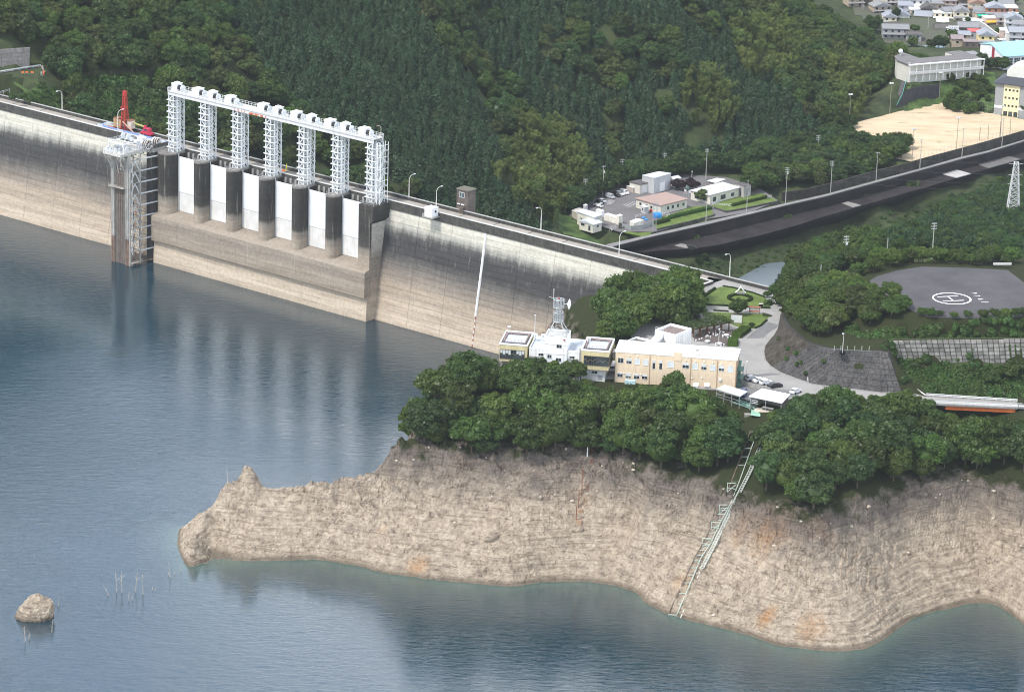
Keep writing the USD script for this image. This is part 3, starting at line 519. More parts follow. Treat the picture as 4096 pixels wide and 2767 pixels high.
def banded(name,stops,amp=5.0,dark=0.0,light_streak=0.5):
    """concrete stained in level bands by the water line's long stays, with run-down streaks"""
    z0,z1=stops[0][0],stops[-1][0]
    return usdkit.material(stage,f'/World/Looks/{name}',{'g':('geometry',{}),'xyz':('separate_xyz',{}),
        'm1':('mapping',{'scale':(0.45,0.45,0.035)}),'n1':('noise_texture',{'scale':1.0,'detail':5.0,'roughness':0.65}),'a1':('math',{'math_type':'multiply_add','value2':amp,'value3':-amp/2}),
        'm2':('mapping',{'scale':(0.02,0.02,0.02)}),'n2':('noise_texture',{'scale':1.0,'detail':3.0}),'a2':('math',{'math_type':'multiply_add','value2':amp*0.9,'value3':-amp*0.45}),
        'top':('map_range',{'from_min':-36.0,'from_max':-18.0,'to_min':0.12,'to_max':1.0,'clamp':True}),'amt':('math',{'math_type':'multiply'}),
        's1':('math',{'math_type':'add'}),'s2':('math',{'math_type':'add'}),'mr':('map_range',{'from_min':z0,'from_max':z1,'to_min':0.0,'to_max':1.0,'clamp':True}),
        'ramp':('rgb_ramp',{'ramp':[((z-z0)/(z1-z0),c) for z,c in stops]}),
        'n3':('noise_texture',{'scale':0.9,'detail':5.0,'roughness':0.7}),'r3':('rgb_ramp',{'ramp':[(0.3,(0.80,0.80,0.80)),(0.7,(1.16,1.15,1.13))]}),'x3':('mix_color',{'blend_type':'multiply','fac':1.0}),
        'm4':('mapping',{'scale':(1.3,1.3,0.05)}),'n4':('noise_texture',{'scale':1.0,'detail':3.0,'roughness':0.6}),'r4':('rgb_ramp',{'ramp':[(0.60,(0,0,0)),(0.74,(light_streak,)*3)]}),'x4':('mix_color',{'b':(0.42,0.41,0.37)}),
        'm5':('mapping',{'scale':(0.06,0.06,0.9)}),'n5':('noise_texture',{'scale':1.0,'detail':3.0}),'r5':('rgb_ramp',{'ramp':[(0.35,(0.86,0.85,0.84)),(0.6,(1.06,1.06,1.06))]}),'x5':('mix_color',{'blend_type':'multiply','fac':1.0}),
        'bn':('noise_texture',{'scale':2.0,'detail':4.0}),'b':('bump',{'strength':0.4,'distance':0.05}),'p':('principled_bsdf',{'roughness':0.92,'specular_ior_level':0.2})},
        [('g.position','xyz.vector'),('g.position','m1.vector'),('m1.vector','n1.vector'),('n1.fac','a1.value1'),('g.position','m2.vector'),('m2.vector','n2.vector'),('n2.fac','a2.value1'),
         ('a1.value','s1.value1'),('a2.value','s1.value2'),('xyz.z','top.value'),('s1.value','amt.value1'),('top.result','amt.value2'),('amt.value','s2.value1'),('xyz.z','s2.value2'),('s2.value','mr.value'),('mr.result','ramp.fac'),
         ('g.position','n3.vector'),('n3.fac','r3.fac'),('ramp.color','x3.a'),('r3.color','x3.b'),('g.position','m4.vector'),('m4.vector','n4.vector'),('n4.fac','r4.fac'),('r4.color','x4.fac'),('x3.result','x4.a'),
         ('g.position','m5.vector'),('m5.vector','n5.vector'),('n5.fac','r5.fac'),('x4.result','x5.a'),('r5.color','x5.b'),('x5.result','p.base_color'),('g.position','bn.vector'),('bn.fac','b.height'),('b.normal','p.normal')],surface='p.BSDF')
TAN=[(-44,(0.25,0.20,0.155)),(-41,(0.40,0.335,0.265)),(-38.5,(0.44,0.375,0.30)),(-36,(0.36,0.30,0.24)),(-33.5,(0.42,0.355,0.28)),(-31.5,(0.30,0.255,0.205)),(-28.5,(0.34,0.285,0.225)),(-26.5,(0.25,0.215,0.18))]
FACE=banded('dam_face_concrete',TAN+[(-23,(0.175,0.155,0.135)),(-20,(0.105,0.10,0.095)),(-17,(0.052,0.051,0.052)),(-12,(0.050,0.051,0.053)),(-10,(0.09,0.09,0.088)),(-8,(0.30,0.30,0.275)),(-6,(0.47,0.46,0.405)),(-2,(0.50,0.49,0.43))],5.5,light_streak=0.22)
PIERM=banded('pier_concrete',[(-44,(0.30,0.25,0.2)),(-26,(0.30,0.255,0.205)),(-20,(0.29,0.25,0.205)),(-16.8,(0.20,0.18,0.155)),(-15.4,(0.05,0.048,0.044)),(-9,(0.036,0.035,0.033)),(-3,(0.04,0.039,0.036)),(1,(0.05,0.047,0.043))],3.0,light_streak=0.5)
BLOCKM=banded('spillway_block_concrete',[(-46,(0.2,0.165,0.13)),(-42,(0.34,0.285,0.225)),(-38.5,(0.46,0.395,0.315)),(-36,(0.43,0.365,0.29)),(-33.4,(0.37,0.315,0.25)),(-32.6,(0.25,0.215,0.175)),(-29,(0.285,0.245,0.20)),(-26,(0.225,0.195,0.165)),(-24,(0.27,0.235,0.195)),(-21,(0.25,0.22,0.185))],2.0,light_streak=0.25)
SIDEM=banded('light_side_concrete',TAN+[(-20,(0.24,0.215,0.18)),(-16,(0.36,0.34,0.30)),(-6,(0.42,0.41,0.375)),(0,(0.30,0.29,0.27))],3.0,light_streak=0.2)
dam=thing('gravity_dam','long straight concrete gravity dam across the reservoir, stained dark and tan in level bands','dam',DS(0,0,0),DAM_RZ)
BAT=0.155
def face_profile(t_off=0.0,ztop=-2.2,z_bot=-58.0,lift=2.05,groove=0.10):
    pts=[(-7.2+t_off,ztop)];z=ztop;pts.append((t_off-0.25,z))
    while z > z_bot:
        z -= lift;t=t_off-0.25+BAT*(ztop-z);pts += [(t,z+0.07),(t-groove,z+0.05),(t-groove,z-0.05),(t+0.02,z-0.07)]
    pts += [(t_off+8,-95),(t_off-78,-95)]
    return pts
def monolith(s0,s1,prof):m=TB();m.extrude(prof,s0+0.05,s1-0.05);obj('monolith',m,FACE,dam)
edges_l=list(np.arange(-42,91,15.0));edges_l[-1]=91.0
edges_r=list(np.arange(194.2,320,15.0))+[333.0]
for e in (edges_l,edges_r):
    for a,b in zip(e[:-1],e[1:]):monolith(a,b,face_profile())
for k in range(6):                                   # spillway monoliths behind the gates
    a,b=91+17.2*k,91+17.2*(k+1);m=TB();m.extrude([(-7.2,-2.2),(-0.8,-2.2),(-0.8,-20),(3,-21.9),(3,-95),(-78,-95)],a+0.05,b-0.05);obj('monolith',m,mat('recess_concrete',(0.17,0.165,0.155),0.9,0.4,0.3,streak=0.4),dam)
# crest: corbel beam, road, parapets with pale copings
m=TB();m.tb(-42,333.4,-7.25,-0.02,-2.2,-0.12);obj('crest_beam',m,DCONC,dam)
m=TB();m.tb(-42,333.4,-6.75,-0.42,-0.12,0.0);obj('crest_road',m,mat('crest_road_paving',(0.30,0.275,0.25),0.9,0.2,0.15,streak=0.0),dam)
for s in edges_l+[97.9+15.9*k-2.5 for k in range(1,6)]+edges_r[:-1]:
    m=TB();m.tb(s-0.2,s+0.2,-6.7,-0.45,-0.02,0.012);obj('road_joint',m,mat('joint_sealant',(0.05,0.05,0.055)),dam)
PAR=mat('parapet_concrete',(0.065,0.063,0.058),0.92,0.45,0.5,streak=0.35)
for a,b in zip(range(-42,333,15),list(range(-27,333,15))+[333.4]):
    m=TB();m.tb(a+0.02,b-0.02,-0.4,0.12,-2.2,0.92);obj('upstream_parapet',m,PAR,dam)
    m=TB();m.tb(a+0.01,b-0.01,-0.55,0.22,0.92,1.06);obj('upstream_coping',m,LCONC,dam)
for a,b in zip(range(-42,360,15),list(range(-27,360,15))+[372]):
    m=TB();m.tb(a+0.02,b-0.02,-7.35,-6.8,-1.2,1.15);obj('downstream_parapet',m,PAR,dam)
    m=TB();m.tb(a+0.01,b-0.01,-7.5,-6.65,1.15,1.27);obj('downstream_coping',m,mat('grey_coping',(0.33,0.33,0.32),0.9,0.2,1.0),dam)
ret=thing('return_parapet','concrete parapet turning back from the dam crest beside the park path','parapet',DS(333.6,0,0),DAM_RZ)
m=TB();m.tb(-0.3,0.3,-0.3,20.0,-2.5,0.92);obj('parapet_wall',m,PAR,ret);m=TB();m.tb(-0.4,0.4,-0.4,20.1,0.92,1.06);obj('coping',m,LCONC,ret)
# spillway block with its ledge, sloping sills, piers
m=TB();prof=[(3.0,-21.5),(10.4,-23.3),(11.2,-23.6)];z=-23.6
while z > -31:z -= 2.0;prof += [(11.2,z+0.06),(11.12,z+0.04),(11.12,z-0.04),(11.2,z-0.06)]
prof += [(11.2,-32.7),(9.7,-33.6)];z=-33.6
while z > -44:z -= 2.0;t=9.7+0.06*(-33.6-z);prof += [(t,z+0.06),(t-0.08,z+0.04),(t-0.08,z-0.04),(t,z-0.06)]
prof += [(11,-60),(3,-60)]
bl=[91.0,104,118,133,148,164,180,194.4]
for a,b in zip(bl[:-1],bl[1:]):
    m=TB();m.extrude(prof,a+0.025,b-0.025);obj('spillway_block',m,BLOCKM,dam)
SP0,SPAN,PW=97.9,15.9,5.0
for k in range(7):
    s1=SP0+SPAN*k
    if k < 6:
        s0=s1-(PW if k else 8.2);r=(s1-s0)/2;cs=(s0+s1)/2;ct=8.8-r;a=np.linspace(0,np.pi,17)
        m=TB();poly=[(s0,3.0),(s1,3.0)]+[(cs+r*math.cos(x),-ct-r*math.sin(x)) for x in a][::1]
        poly=[(s1,2.5),(s0,2.5)]+[(cs-r*math.cos(x),-ct-r*math.sin(x)) for x in a]
        m.prism(poly,-26.0,-0.02);p=obj('pier',m,PIERM,dam)
        m=TB();poly2_=[(s1+0.08,2.6),(s0-0.08,2.6)]+[(cs-(r+0.1)*math.cos(x),-ct-(r+0.1)*math.sin(x)) for x in a];m.prism(poly2_,-0.45,0.0);obj('pier_cap',m,mat('pier_top_concrete',(0.16,0.15,0.14),0.9,0.35,0.6),p)
    else:
        m=TB();m.prism([(189.0,2.5),(189.0,-8.6),(194.2,-8.6),(194.2,2.5)],-26,-6.4);m.prism([(189.0,2.5),(189.0,-8.6),(195.7,-8.6),(195.7,0.6),(195.7,2.5)],-5.2,0.0)
        m.hexa([(189.0,-8.6,-6.4),(194.2,-8.6,-6.4),(194.2,0,-6.4),(189.0,0,-6.4),(189.0,-8.6,-5.2),(195.7,-8.6,-5.2),(195.7,0,-5.2),(189.0,0,-5.2)]);p=obj('pier',m,PIERM,dam)
        m=TB();m.hexa([(194.2,-8.0,-44),(194.55,-8.0,-44),(194.55,0.5,-44),(194.2,0.5,-44),(194.2,-7.6,-6.5),(194.32,-7.6,-6.5),(194.32,0.5,-6.5),(194.2,0.5,-6.5)]);obj('side_wall',m,SIDEM,dam)
# low rails round the pier tops
for k in range(1,7):
    s1=SP0+SPAN*k;s0=s1-PW if k < 6 else s1-4.6;m=TB()
    loop=[(s0+0.3,5.6),(s0+0.6,7.6),((s0+s1)/2,8.4),(s1-0.6,7.6),(s1-0.3,5.6)] if k < 6 else [(189.3,4),(189.3,8.3),(195.3,8.3),(195.3,0.2)]
    for h in (0.5,1.0):m.st([(a,b,h) for a,b in loop],0.035,4)
    for a,b in loop:m.sb((a,b,0),(a,b,1.0),0.06)
    obj('pier_railing',m,GALV,dam)
# gates
GATE=mat('white_gate_paint',(0.66,0.675,0.70),0.55,0.04,0.3,streak=0.07)
GATEL=mat('white_gate_lower',(0.58,0.575,0.555),0.6,0.10,0.25,col2=(0.65,0.65,0.64),streak=0.10)
for k in range(6):
    s0=SP0+SPAN*k+0.15;s1=s0+10.5
    g=thing('spillway_gate',['first tall white spillway gate from the left, beside the intake tower','second tall white spillway gate from the left, with a faint rust tinge','third white spillway gate from the left, beneath the rusty girder stretch','fourth tall white spillway gate from the left','fifth tall white spillway gate from the left','sixth white spillway gate, rightmost, beside the square end pier'][k],'sluice gate',DS(s0,3.6,-21.6),DAM_RZ,'white gates between the dam piers')
    m=TB();m.tb(0,s1-s0,0,0.45,7.2,20.4);obj('upper_leaf',m,GATE,g)
    m=TB();m.tb(0,s1-s0,0.02,0.36,0.0,7.05);obj('lower_leaf',m,GATEL,g)
    m=TB();m.tb(0,s1-s0,0.05,0.30,7.05,7.2);obj('seam',m,DCONC,g)
    m=TB();m.tb(0.02,0.32,0.5,0.72,0,21.5);obj('guide_rail',m,GALV,g)
# openings in the wall behind the gates
for k in range(6):
    for j in range(4):
        s=SP0+SPAN*k+1.2+2.4*j;m=TB();m.tb(s,s+0.9,-0.1,0.5,-2.2,-0.2);obj('crest_buttress',m,CONC,dam)

# hoist bridge on seven lattice towers
TW_H=21.4
def lattice(m,pts,zs,w,alt=0):
    for (p,q) in pts:
        for i,(z0,z1) in enumerate(zip(zs[:-1],zs[1:])):
            m.sb((p[0],p[1],z1),(q[0],q[1],z1),w)
            a,b=(p,q) if (i+alt) % 2 else (q,p);m.sb((a[0],a[1],z0),(b[0],b[1],z1),w)
tower0=None;zs=[0.0]+[1.9+2.2*i for i in range(9)]+[TW_H]
def build_tower(stairs):
    lab='white lattice gate tower with curved catwalk rings carrying the hoist bridge'
    t=thing('gate_tower',lab,'lattice tower',(0,0,0),DAM_RZ,'lattice towers under the hoist bridge')
    legs=[(0,5.0),(2.3,5.0),(3.2,4.0),(0,2.7),(3.2,2.5),(0,0.5),(3.2,0.5)]
    for a,b in legs:m=TB();m.sb((a,b,0),(a,b,TW_H),0.34,0.34);obj('leg',m,STEEL,t)
    m=TB();lattice(m,[((0,5.0),(2.3,5.0))],zs,0.26);obj('front_bracing',m,STEEL,t)
    m=TB();lattice(m,[((3.2,4.0),(3.2,2.5))],zs,0.15,1);lattice(m,[((0,5.0),(0,2.7))],zs,0.14);obj('side_bracing',m,STEEL,t)
    m=TB();lattice(m,[((3.2,2.5),(3.2,0.5)),((0,0.5),(3.2,0.5)),((0,2.7),(3.2,2.5))],zs,0.14,1);obj('rear_bracing',m,STEEL,t)
    m=TB()
    for z0,z1 in zip(zs[1:-1],zs[2:]):
        m.sb((1.1,3.9,z0),(2.6,2.2,z1),0.12);m.sb((1.1,2.2,z0),(1.1,3.9,z1),0.1)
    m.sb((1.6,3.0,0),(1.6,3.0,TW_H),0.2);obj('ladder',m,STEEL,t)
    for z in zs[1:-1]:
        m=TB();m.st([(-0.85,4.6,z),(-0.6,5.5,z),(2.6,5.55,z),(3.5,5.1,z),(3.85,4.2,z),(3.85,3.0,z)],0.17,4);m.sb((-0.75,4.9,z),(-0.1,4.9,z),0.2);obj('catwalk_ring',m,STEEL,t);m=TB();m.sb((3.2,0.5,z),(3.9,0.8,z),0.22);obj('rear_bracket',m,STEEL,t)
    m=TB();m.tb(-0.3,3.6,0.2,5.3,0,0.35);obj('base_plate',m,CONC,t)
    return t
_tsp=[('first lattice gate tower from the left, next to the intake tower',0),('second lattice gate tower from the left',0),('third lattice gate tower from the left, where the girder turns rusty',0),('fourth and middle lattice gate tower, with red rust runs on a leg',0),('fifth lattice gate tower from the left',0),('sixth lattice gate tower from the left',0),('seventh and rightmost lattice gate tower, beside the stair frame',1)]
tower0=build_tower(False)
for k,(lab,st_) in enumerate(_tsp):
    s=94.1+SPAN*k
    if k == 0:
        tower0.GetAttribute('xformOp:translate').Set(Gf.Vec3d(*[float(v) for v in DS(s,0,0)]));_frames[pth(tower0)]=(DS(s,0,0),DAM_RZ);tag(tower0,lab)
    else:copy(tower0,DS(s,0,0),DAM_RZ,lab)
bridge=thing('hoist_bridge','long white girder bridge with railings across the tops of the gate towers','gantry bridge',DS(93.9,0,TW_H+0.02),DAM_RZ)
L=98.5
GIRW=mat('girder_white',(0.60,0.61,0.62),0.55,0.06,0.8,streak=0.22)
GIRR=usdkit.material(stage,'/World/Looks/rusting_girder',{'g':('geometry',{}),'m':('mapping',{'scale':(1.2,1.2,0.25)}),'n':('noise_texture',{'scale':1.0,'detail':4.0,'roughness':0.7}),'r':('rgb_ramp',{'ramp':[(0.42,(0.74,0.75,0.76)),(0.5,(0.42,0.12,0.06)),(0.7,(0.36,0.07,0.03))]}),'p':('principled_bsdf',{'roughness':0.7})},
    [('g.position','m.vector'),('m.vector','n.vector'),('n.fac','r.fac'),('r.color','p.base_color')],surface='p.BSDF')
seg=[0,16.8,32.7,48.6,64.5,80.4,L]
for i,(a,b) in enumerate(zip(seg[:-1],seg[1:])):
    m=TB();m.tb(a+0.01,b-0.01,5.0,5.4,0.0,1.3)
    o=obj('front_girder',m,GIRW if i != 2 else GIRW,bridge)
    if i == 2:
        m=TB();m.tb(a+0.3,b-0.3,5.39,5.43,0.02,0.75);tag(obj('rust_patch',m,GIRR,o),'rust-streaked lower half of the girder')
    m=TB();m.tb(a+0.01,b-0.01,0.1,0.5,0.0,1.3);obj('rear_girder',m,GIRW,bridge)
    m=TB();m.tb(a+0.01,b-0.01,-0.1,5.7,1.3,1.45);obj('deck_plate',m,mat('deck_grey',(0.45,0.46,0.46),0.7,0.1),bridge)
    for tt,nm in ((5.65,'front_railing'),(-0.05,'rear_railing')):
        m=TB()
        for h in (0.62,1.25):m.tb(a,b,tt-0.035,tt+0.035,1.45+h-0.035,1.45+h+0.035)
        for x in np.arange(a+0.4,b,1.6):m.tb(x-0.045,x+0.045,tt-0.045,tt+0.045,1.45,2.7)
        obj(nm,m,WHITE,bridge)
m=TB()
for x in (0.05,L-0.05):
    for h in (0.45,0.85,1.25):m.tb(x-0.04,x+0.04,0,5.6,1.45+h-0.04,1.45+h+0.04)
obj('end_railing',m,WHITE,bridge)
def drum(m,s,t,z,r,w,sides=14):
    a=np.arange(sides)*2*np.pi/sides;v=np.vstack([np.c_[np.full(sides,s+o),-(t+r*np.cos(a)),z+r*np.sin(a)] for o in (0,w)])
    m.add(v,[[i,(i+1) % sides,sides+(i+1) % sides,sides+i] for i in range(sides)]);m.add(v[:sides],[[0,i,i+1] for i in range(1,sides-1)]);m.add(v[sides:],[[0,i+1,i] for i in range(1,sides-1)])
ZD=TW_H+0.02+1.46
def hoist(first_type):
    big=first_type == 'A'
    h=thing('gate_hoist','x','hoist',(0,0,0),DAM_RZ,'hoist machines on the bridge')
    w=2.9 if big else 2.4
    m=TB();m.tb(0,w,0.3,3.4,0,2.3);obj('housing',m,WHITE,h);m=TB();m.tb(-0.15,w+0.15,0.15,3.55,2.3,2.48);obj('lid',m,WHITE,h)
    if not big:m=TB();m.tb(0.5,1.9,1.0,2.6,2.48,2.9);obj('vent',m,WHITE,h)
    m=TB();drum(m,w+0.2,2.2,1.0,0.95,1.7);obj('cable_drum',m,BLACK,h)
    m=TB();drum(m,w+1.9,2.2,1.0,1.25,0.22);drum(m,w+0.0,2.2,1.0,1.25,0.2);obj('gear_wheel',m,STEEL,h)
    m=TB();drum(m,w+3.6,3.2,0.8,0.4,1.6,10);m.tb(w+3.4,w+5.4,2.6,3.8,0,0.35);m.tb(w+2.6,w+3.3,2.4,3.6,0,1.0);obj('motor',m,GALV,h)
    return h
hA,hB=hoist('A'),hoist('B');firstA=firstB=True
ordn=['first','second','third','fourth','fifth','sixth','seventh']
for k in range(6):
    s=94.1+SPAN*k+10.2;l=f'white flat-lidded hoist house in bridge span {ordn[k]} from the left'
    if firstA:hA.GetAttribute('xformOp:translate').Set(Gf.Vec3d(*[float(v) for v in DS(s,0,ZD)]));tag(hA,l);firstA=False
    else:copy(hA,DS(s,0,ZD),DAM_RZ,l)
for k in (0,1,3,4,5):
    s=94.1+SPAN*k+(1.6 if k else -0.2);l=f'white vented hoist house above the {ordn[k]} gate tower from the left'
    if firstB:hB.GetAttribute('xformOp:translate').Set(Gf.Vec3d(*[float(v) for v in DS(s,0,ZD)]));tag(hB,l);firstB=False
    else:copy(hB,DS(s,0,ZD),DAM_RZ,l)
lp=thing('bridge_lamp','short white lamp on the hoist bridge above the third tower','lamp',DS(126.5,5.2,ZD),DAM_RZ);m=TB();m.st([(0,0,0),(0,0,3.6)],0.1);obj('pole',m,WHITE,lp);m=TB();m.tb(-0.1,0.8,-0.2,0.2,3.5,3.75);obj('lamp_head',m,WHITE,lp)
lp=thing('bridge_lamp','white lamp post at the right end of the hoist bridge','lamp',DS(190.6,5.2,ZD),DAM_RZ);m=TB();m.st([(0,0,0),(0,0,3.2),(0.4,0,3.4)],0.09);obj('pole',m,WHITE,lp);m=TB();m.tb(0.2,0.9,-0.2,0.2,3.3,3.5);obj('lamp_head',m,WHITE,lp)
lp=thing('bridge_lamp','rusty crook-necked lamp at the far right end of the hoist bridge','lamp',DS(192.0,1.0,ZD),DAM_RZ);m=TB();m.st([(0,0,0),(0,0,3.4),(-0.5,0,3.9),(-1.6,0,3.8)],0.09);obj('pole',m,mat('weathered_pole',(0.42,0.34,0.31)),lp);m=TB();m.tb(-2.1,-1.5,-0.18,0.18,3.65,3.85);obj('lamp_head',m,RUST,lp)
# stair frame by the last tower
stt=thing('stair_tower','pale steel zigzag stair frame climbing beside the rightmost gate tower','staircase',DS(193.6,0,0),DAM_RZ)
for a,b in ((0.3,4.8),(1.7,4.8),(0.3,0.8),(1.7,0.8)):m=TB();m.sb((a,b,0),(a,b,TW_H+(0.5 if b > 1 else 0.5)),0.17);obj('post',m,WHITE,stt)
for i in range(5):
    z0,z1=4.2*i,4.2*(i+1)
    for j,(ta,tb_,za,zb) in enumerate(((3.9,1.7,z0,z0+2.1),(1.7,3.9,z0+2.1,z1))):
        m=TB();sx=0.6 if j == 0 else 1.4
        m.sb((sx-0.35,ta,za),(sx-0.35,tb_,zb),0.1,0.22);m.sb((sx+0.35,ta,za),(sx+0.35,tb_,zb),0.1,0.22)
        for q in np.linspace(0.05,0.95,10):m.tb(sx-0.35,sx+0.35,ta+(tb_-ta)*q-0.12,ta+(tb_-ta)*q+0.12,za+(zb-za)*q,za+(zb-za)*q+0.05)
        obj('stair_flight',m,STEEL,stt)
        m=TB();m.sb((sx,ta,za+1.0),(sx,tb_,zb+1.0),0.07);m.sb((sx,ta,za+0.5),(sx,tb_,zb+0.5),0.05);obj('handrail',m,mat('pale_green_rail',(0.48,0.58,0.53)),stt)
    m=TB();m.tb(0.2,1.8,3.9,4.8,z1-0.08,z1);m.tb(0.2,1.8,0.8,1.7,z0+2.02,z0+2.1);obj('landing',m,GALV,stt)
    m=TB();m.sb((1.7,4.8,z1),(1.7,0.8,z1),0.12);m.sb((0.3,4.8,z1),(1.7,4.8,z1),0.12);obj('tie',m,WHITE,stt)

# ------------------------------------------------------------------ intake tower
it=thing('intake_tower','tall grey steel water intake tower standing in the lake against the dam','intake tower',DS(79.2,0,-46),DAM_RZ)
def ib():return TB()
H0=46.0
SLAT=mat('intake_screen',(0.13,0.115,0.105),0.9,0.3,0.4,streak=0.3);WSTEEL=mat('weathered_grey_steel',(0.40,0.395,0.37),0.7,0.2,0.5,streak=0.35)
RSTEEL=mat('rust_washed_steel',(0.24,0.17,0.135),0.85,0.3,0.5,streak=0.3)
m=TB();m.tb(1.7,7.0,18.9,19.3,0,39.5);obj('screen_wall',m,SLAT,it)
for i in range(32):
    m=TB();z=1.2+1.2*i;m.tb(1.7,7.0,19.3,19.42,z,z+0.75);obj('screen_slat',m,SLAT,it)
for x in (3.3,4.2,5.2):m=TB();m.tb(x,x+0.1,19.42,19.6,0,39);obj('screen_rib',m,RSTEEL,it)
for x in (0.0,0.45,0.9,1.3,7.1,7.6,8.1,8.5):
    for za,zb,mm in ((0,14.5,RSTEEL),(14.5,H0+0.3,WSTEEL)):m=TB();m.tb(x,x+0.22,18.8,19.9,za,zb);obj('guide_rail',m,mm,it)
levels=[1.0,5.2,9.5,13.8,18.1,22.4,26.7,31.0,35.3,39.6,43.9]
for a,b in ((8.9,19.2),(9.3,14.4),(8.9,8.6),(0.0,14.4),(0.0,8.6)):
    m=TB();m.sb((a,b,0),(a,b,H0),0.55);obj('column',m,WSTEEL,it)
for i,z in enumerate(levels):
    mm=RSTEEL if i < 2 else WSTEEL
    m=TB();m.sb((8.9,19.2,z),(9.3,14.4,z),0.34);obj('beam',m,mm,it)
    m=TB();m.sb((9.3,14.4,z),(12.3,1.5,z+0.5),0.4);obj('strut',m,mm if i < 2 else STEEL,it)
    m=TB();m.sb((0,14.4,z),(9.3,14.4,z),0.22);m.sb((0,8.6,z),(8.9,8.6,z),0.22);m.sb((9.3,14.4,z),(2.0,6.0,z),0.2);obj('cross_beam',m,mm,it)
    if i < len(levels)-1:
        z1=levels[i+1];m=TB();m.sb((8.95,18.9,z),(9.1,16.8,z1),0.32);m.sb((9.25,14.6,z),(9.1,16.8,z1),0.32);obj('a_brace',m,mm if i < 2 else STEEL,it)
        m=TB();m.sb((0,19,z),(0,14.4,z1),0.2);obj('inner_brace',m,RSTEEL,it)
m=TB();m.tb(7.5,10.2,0.5,9.0,0,H0-1);obj('rear_wall',m,mat('dark_intake_concrete',(0.06,0.058,0.055),0.9,0.3,0.3,streak=0.3),it)
for zz,w in ((33.5,1),(25.5,2),(5.5,3)):
    m=TB()
    if w == 1:m.tb(0.0,7.2,19.9,21.2,zz,zz+0.15);pts=[(0,21.2),(7.2,21.2)]
    else:m.tb(9.0,10.4,14.4,19.2,zz,zz+0.15);pts=[(10.4,19.2),(10.4,14.4)]
    for h in (0.5,1.0):m.sb((*pts[0],zz+h),(*pts[1],zz+h),0.07)
    for q in np.linspace(0,1,6):x,y=pts[0][0]+(pts[1][0]-pts[0][0])*q,pts[0][1]+(pts[1][1]-pts[0][1])*q;m.sb((x,y,zz),(x,y,zz+1),0.07)
    obj('balcony',m,mat('balcony_steel',(0.36,0.34,0.31)),it)
zp=H0+0.0
m=TB();m.tb(-0.4,8.6,8.4,23.4,zp,zp+0.9);obj('platform_deck',m,mat('platform_grey',(0.50,0.49,0.465),0.8,0.1,0.6,streak=0.3),it)
m=TB()
for x in np.arange(0,8.4,1.6):m.tb(x,x+0.3,21,23.0,zp-0.7,zp)
for t in np.arange(9,23,2.0):m.tb(7.6,8.3,t,t+0.3,zp-0.7,zp)
obj('deck_bracket',m,WSTEEL,it)
m=TB();m.sb((7.0,20,zp-6),(7.0,23,zp),0.35);m.sb((0.6,20,zp-6),(0.6,23,zp),0.35);m.sb((3.8,19.5,zp-7.5),(3.8,21.5,zp),0.3);obj('corbel_strut',m,WSTEEL,it)
m=TB();pth_=[(-0.3,9),(-0.3,23.3),(8.5,23.3),(8.5,9)]
for h in (0.4,0.8,1.2):
    for a,b in zip(pth_[:-1],pth_[1:]):m.sb((*a,zp+0.9+h),(*b,zp+0.9+h),0.08)
for a,b in zip(pth_[:-1],pth_[1:]):
    n=int(np.hypot(a[0]-b[0],a[1]-b[1])/1.2)
    for q in np.linspace(0,1,n+1):x,y=a[0]+(b[0]-a[0])*q,a[1]+(b[1]-a[1])*q;m.sb((x,y,zp+0.9),(x,y,zp+2.1),0.08)
obj('platform_railing',m,WHITE,it)
zq=zp+0.9
m=TB()
for x in (0.6,7.9):
    for t in (13.2,21.2):m.tb(x-0.22,x+0.22,t-0.22,t+0.22,zq,zq+3.2)
m.tb(0.2,8.2,12.8,13.5,zq+3.2,zq+3.5);m.tb(0.2,8.2,20.9,21.6,zq+3.2,zq+3.5);m.tb(0.2,0.9,13.5,20.9,zq+3.2,zq+3.5);m.tb(7.6,8.2,13.5,20.9,zq+3.2,zq+3.5);m.sb((7.9,13.2,zq+3.2),(7.9,16.5,zq+0.2),0.2)
m.tb(0.9,7.6,14.2,14.6,zq+3.25,zq+3.45);m.tb(0.9,7.6,17.0,17.6,zq+3.25,zq+3.45);obj('gantry_frame',m,STEEL,it)
m=TB()
for h in (0.4,0.9):
    m.sb((0.3,21.5,zq+3.5+h),(0.3,12.9,zq+3.5+h),0.07);m.sb((0.3,12.9,zq+3.5+h),(8.1,12.9,zq+3.5+h),0.07)
for t in np.arange(13,21.6,1.4):m.sb((0.3,t,zq+3.5),(0.3,t,zq+4.4),0.07)
obj('gantry_railing',m,STEEL,it)
for x,t,r,w,z in [(0.8,16.5,0.95,0.5,0.95),(2.8,16.0,0.9,0.5,0.95),(4.6,22.0,0.85,0.4,0.9),(2.2,22.2,0.8,0.4,0.85),(0.6,22.2,0.8,0.4,0.85),(6.2,18,0.8,0.4,0.9),(1.0,14.8,1.0,0.4,4.5),(3.6,14.6,1.0,0.4,4.5),(6.0,15.2,0.7,0.4,4.2)]:
    m=TB();drum(m,x,t,zq+z,r,w);m.tb(x-0.2,x+w+0.2,t-0.5,t+0.5,zq+z-r-0.05,zq+z-0.3);obj('sheave',m,STEEL,it)
m=TB()
for x,t,a,b,c in [(1.5,18.5,1.2,1.6,1.5),(3.4,18.8,1.6,1.2,1.1),(5.0,19.5,1.1,1.8,1.6),(5.2,16,1.4,1.4,1.2),(2.5,20.3,0.8,0.8,2.2)]:m.tb(x,x+a,t,t+b,zq,zq+c)
obj('machinery',m,GALV,it)
m=TB();m.tb(5.0,7.4,9.2,11.4,zq,zq+3.8);obj('control_cabin',m,WHITE,it);m=TB();m.tb(4.8,7.6,9.0,11.6,zq+3.8,zq+4.0);obj('cabin_roof',m,WHITE,it)
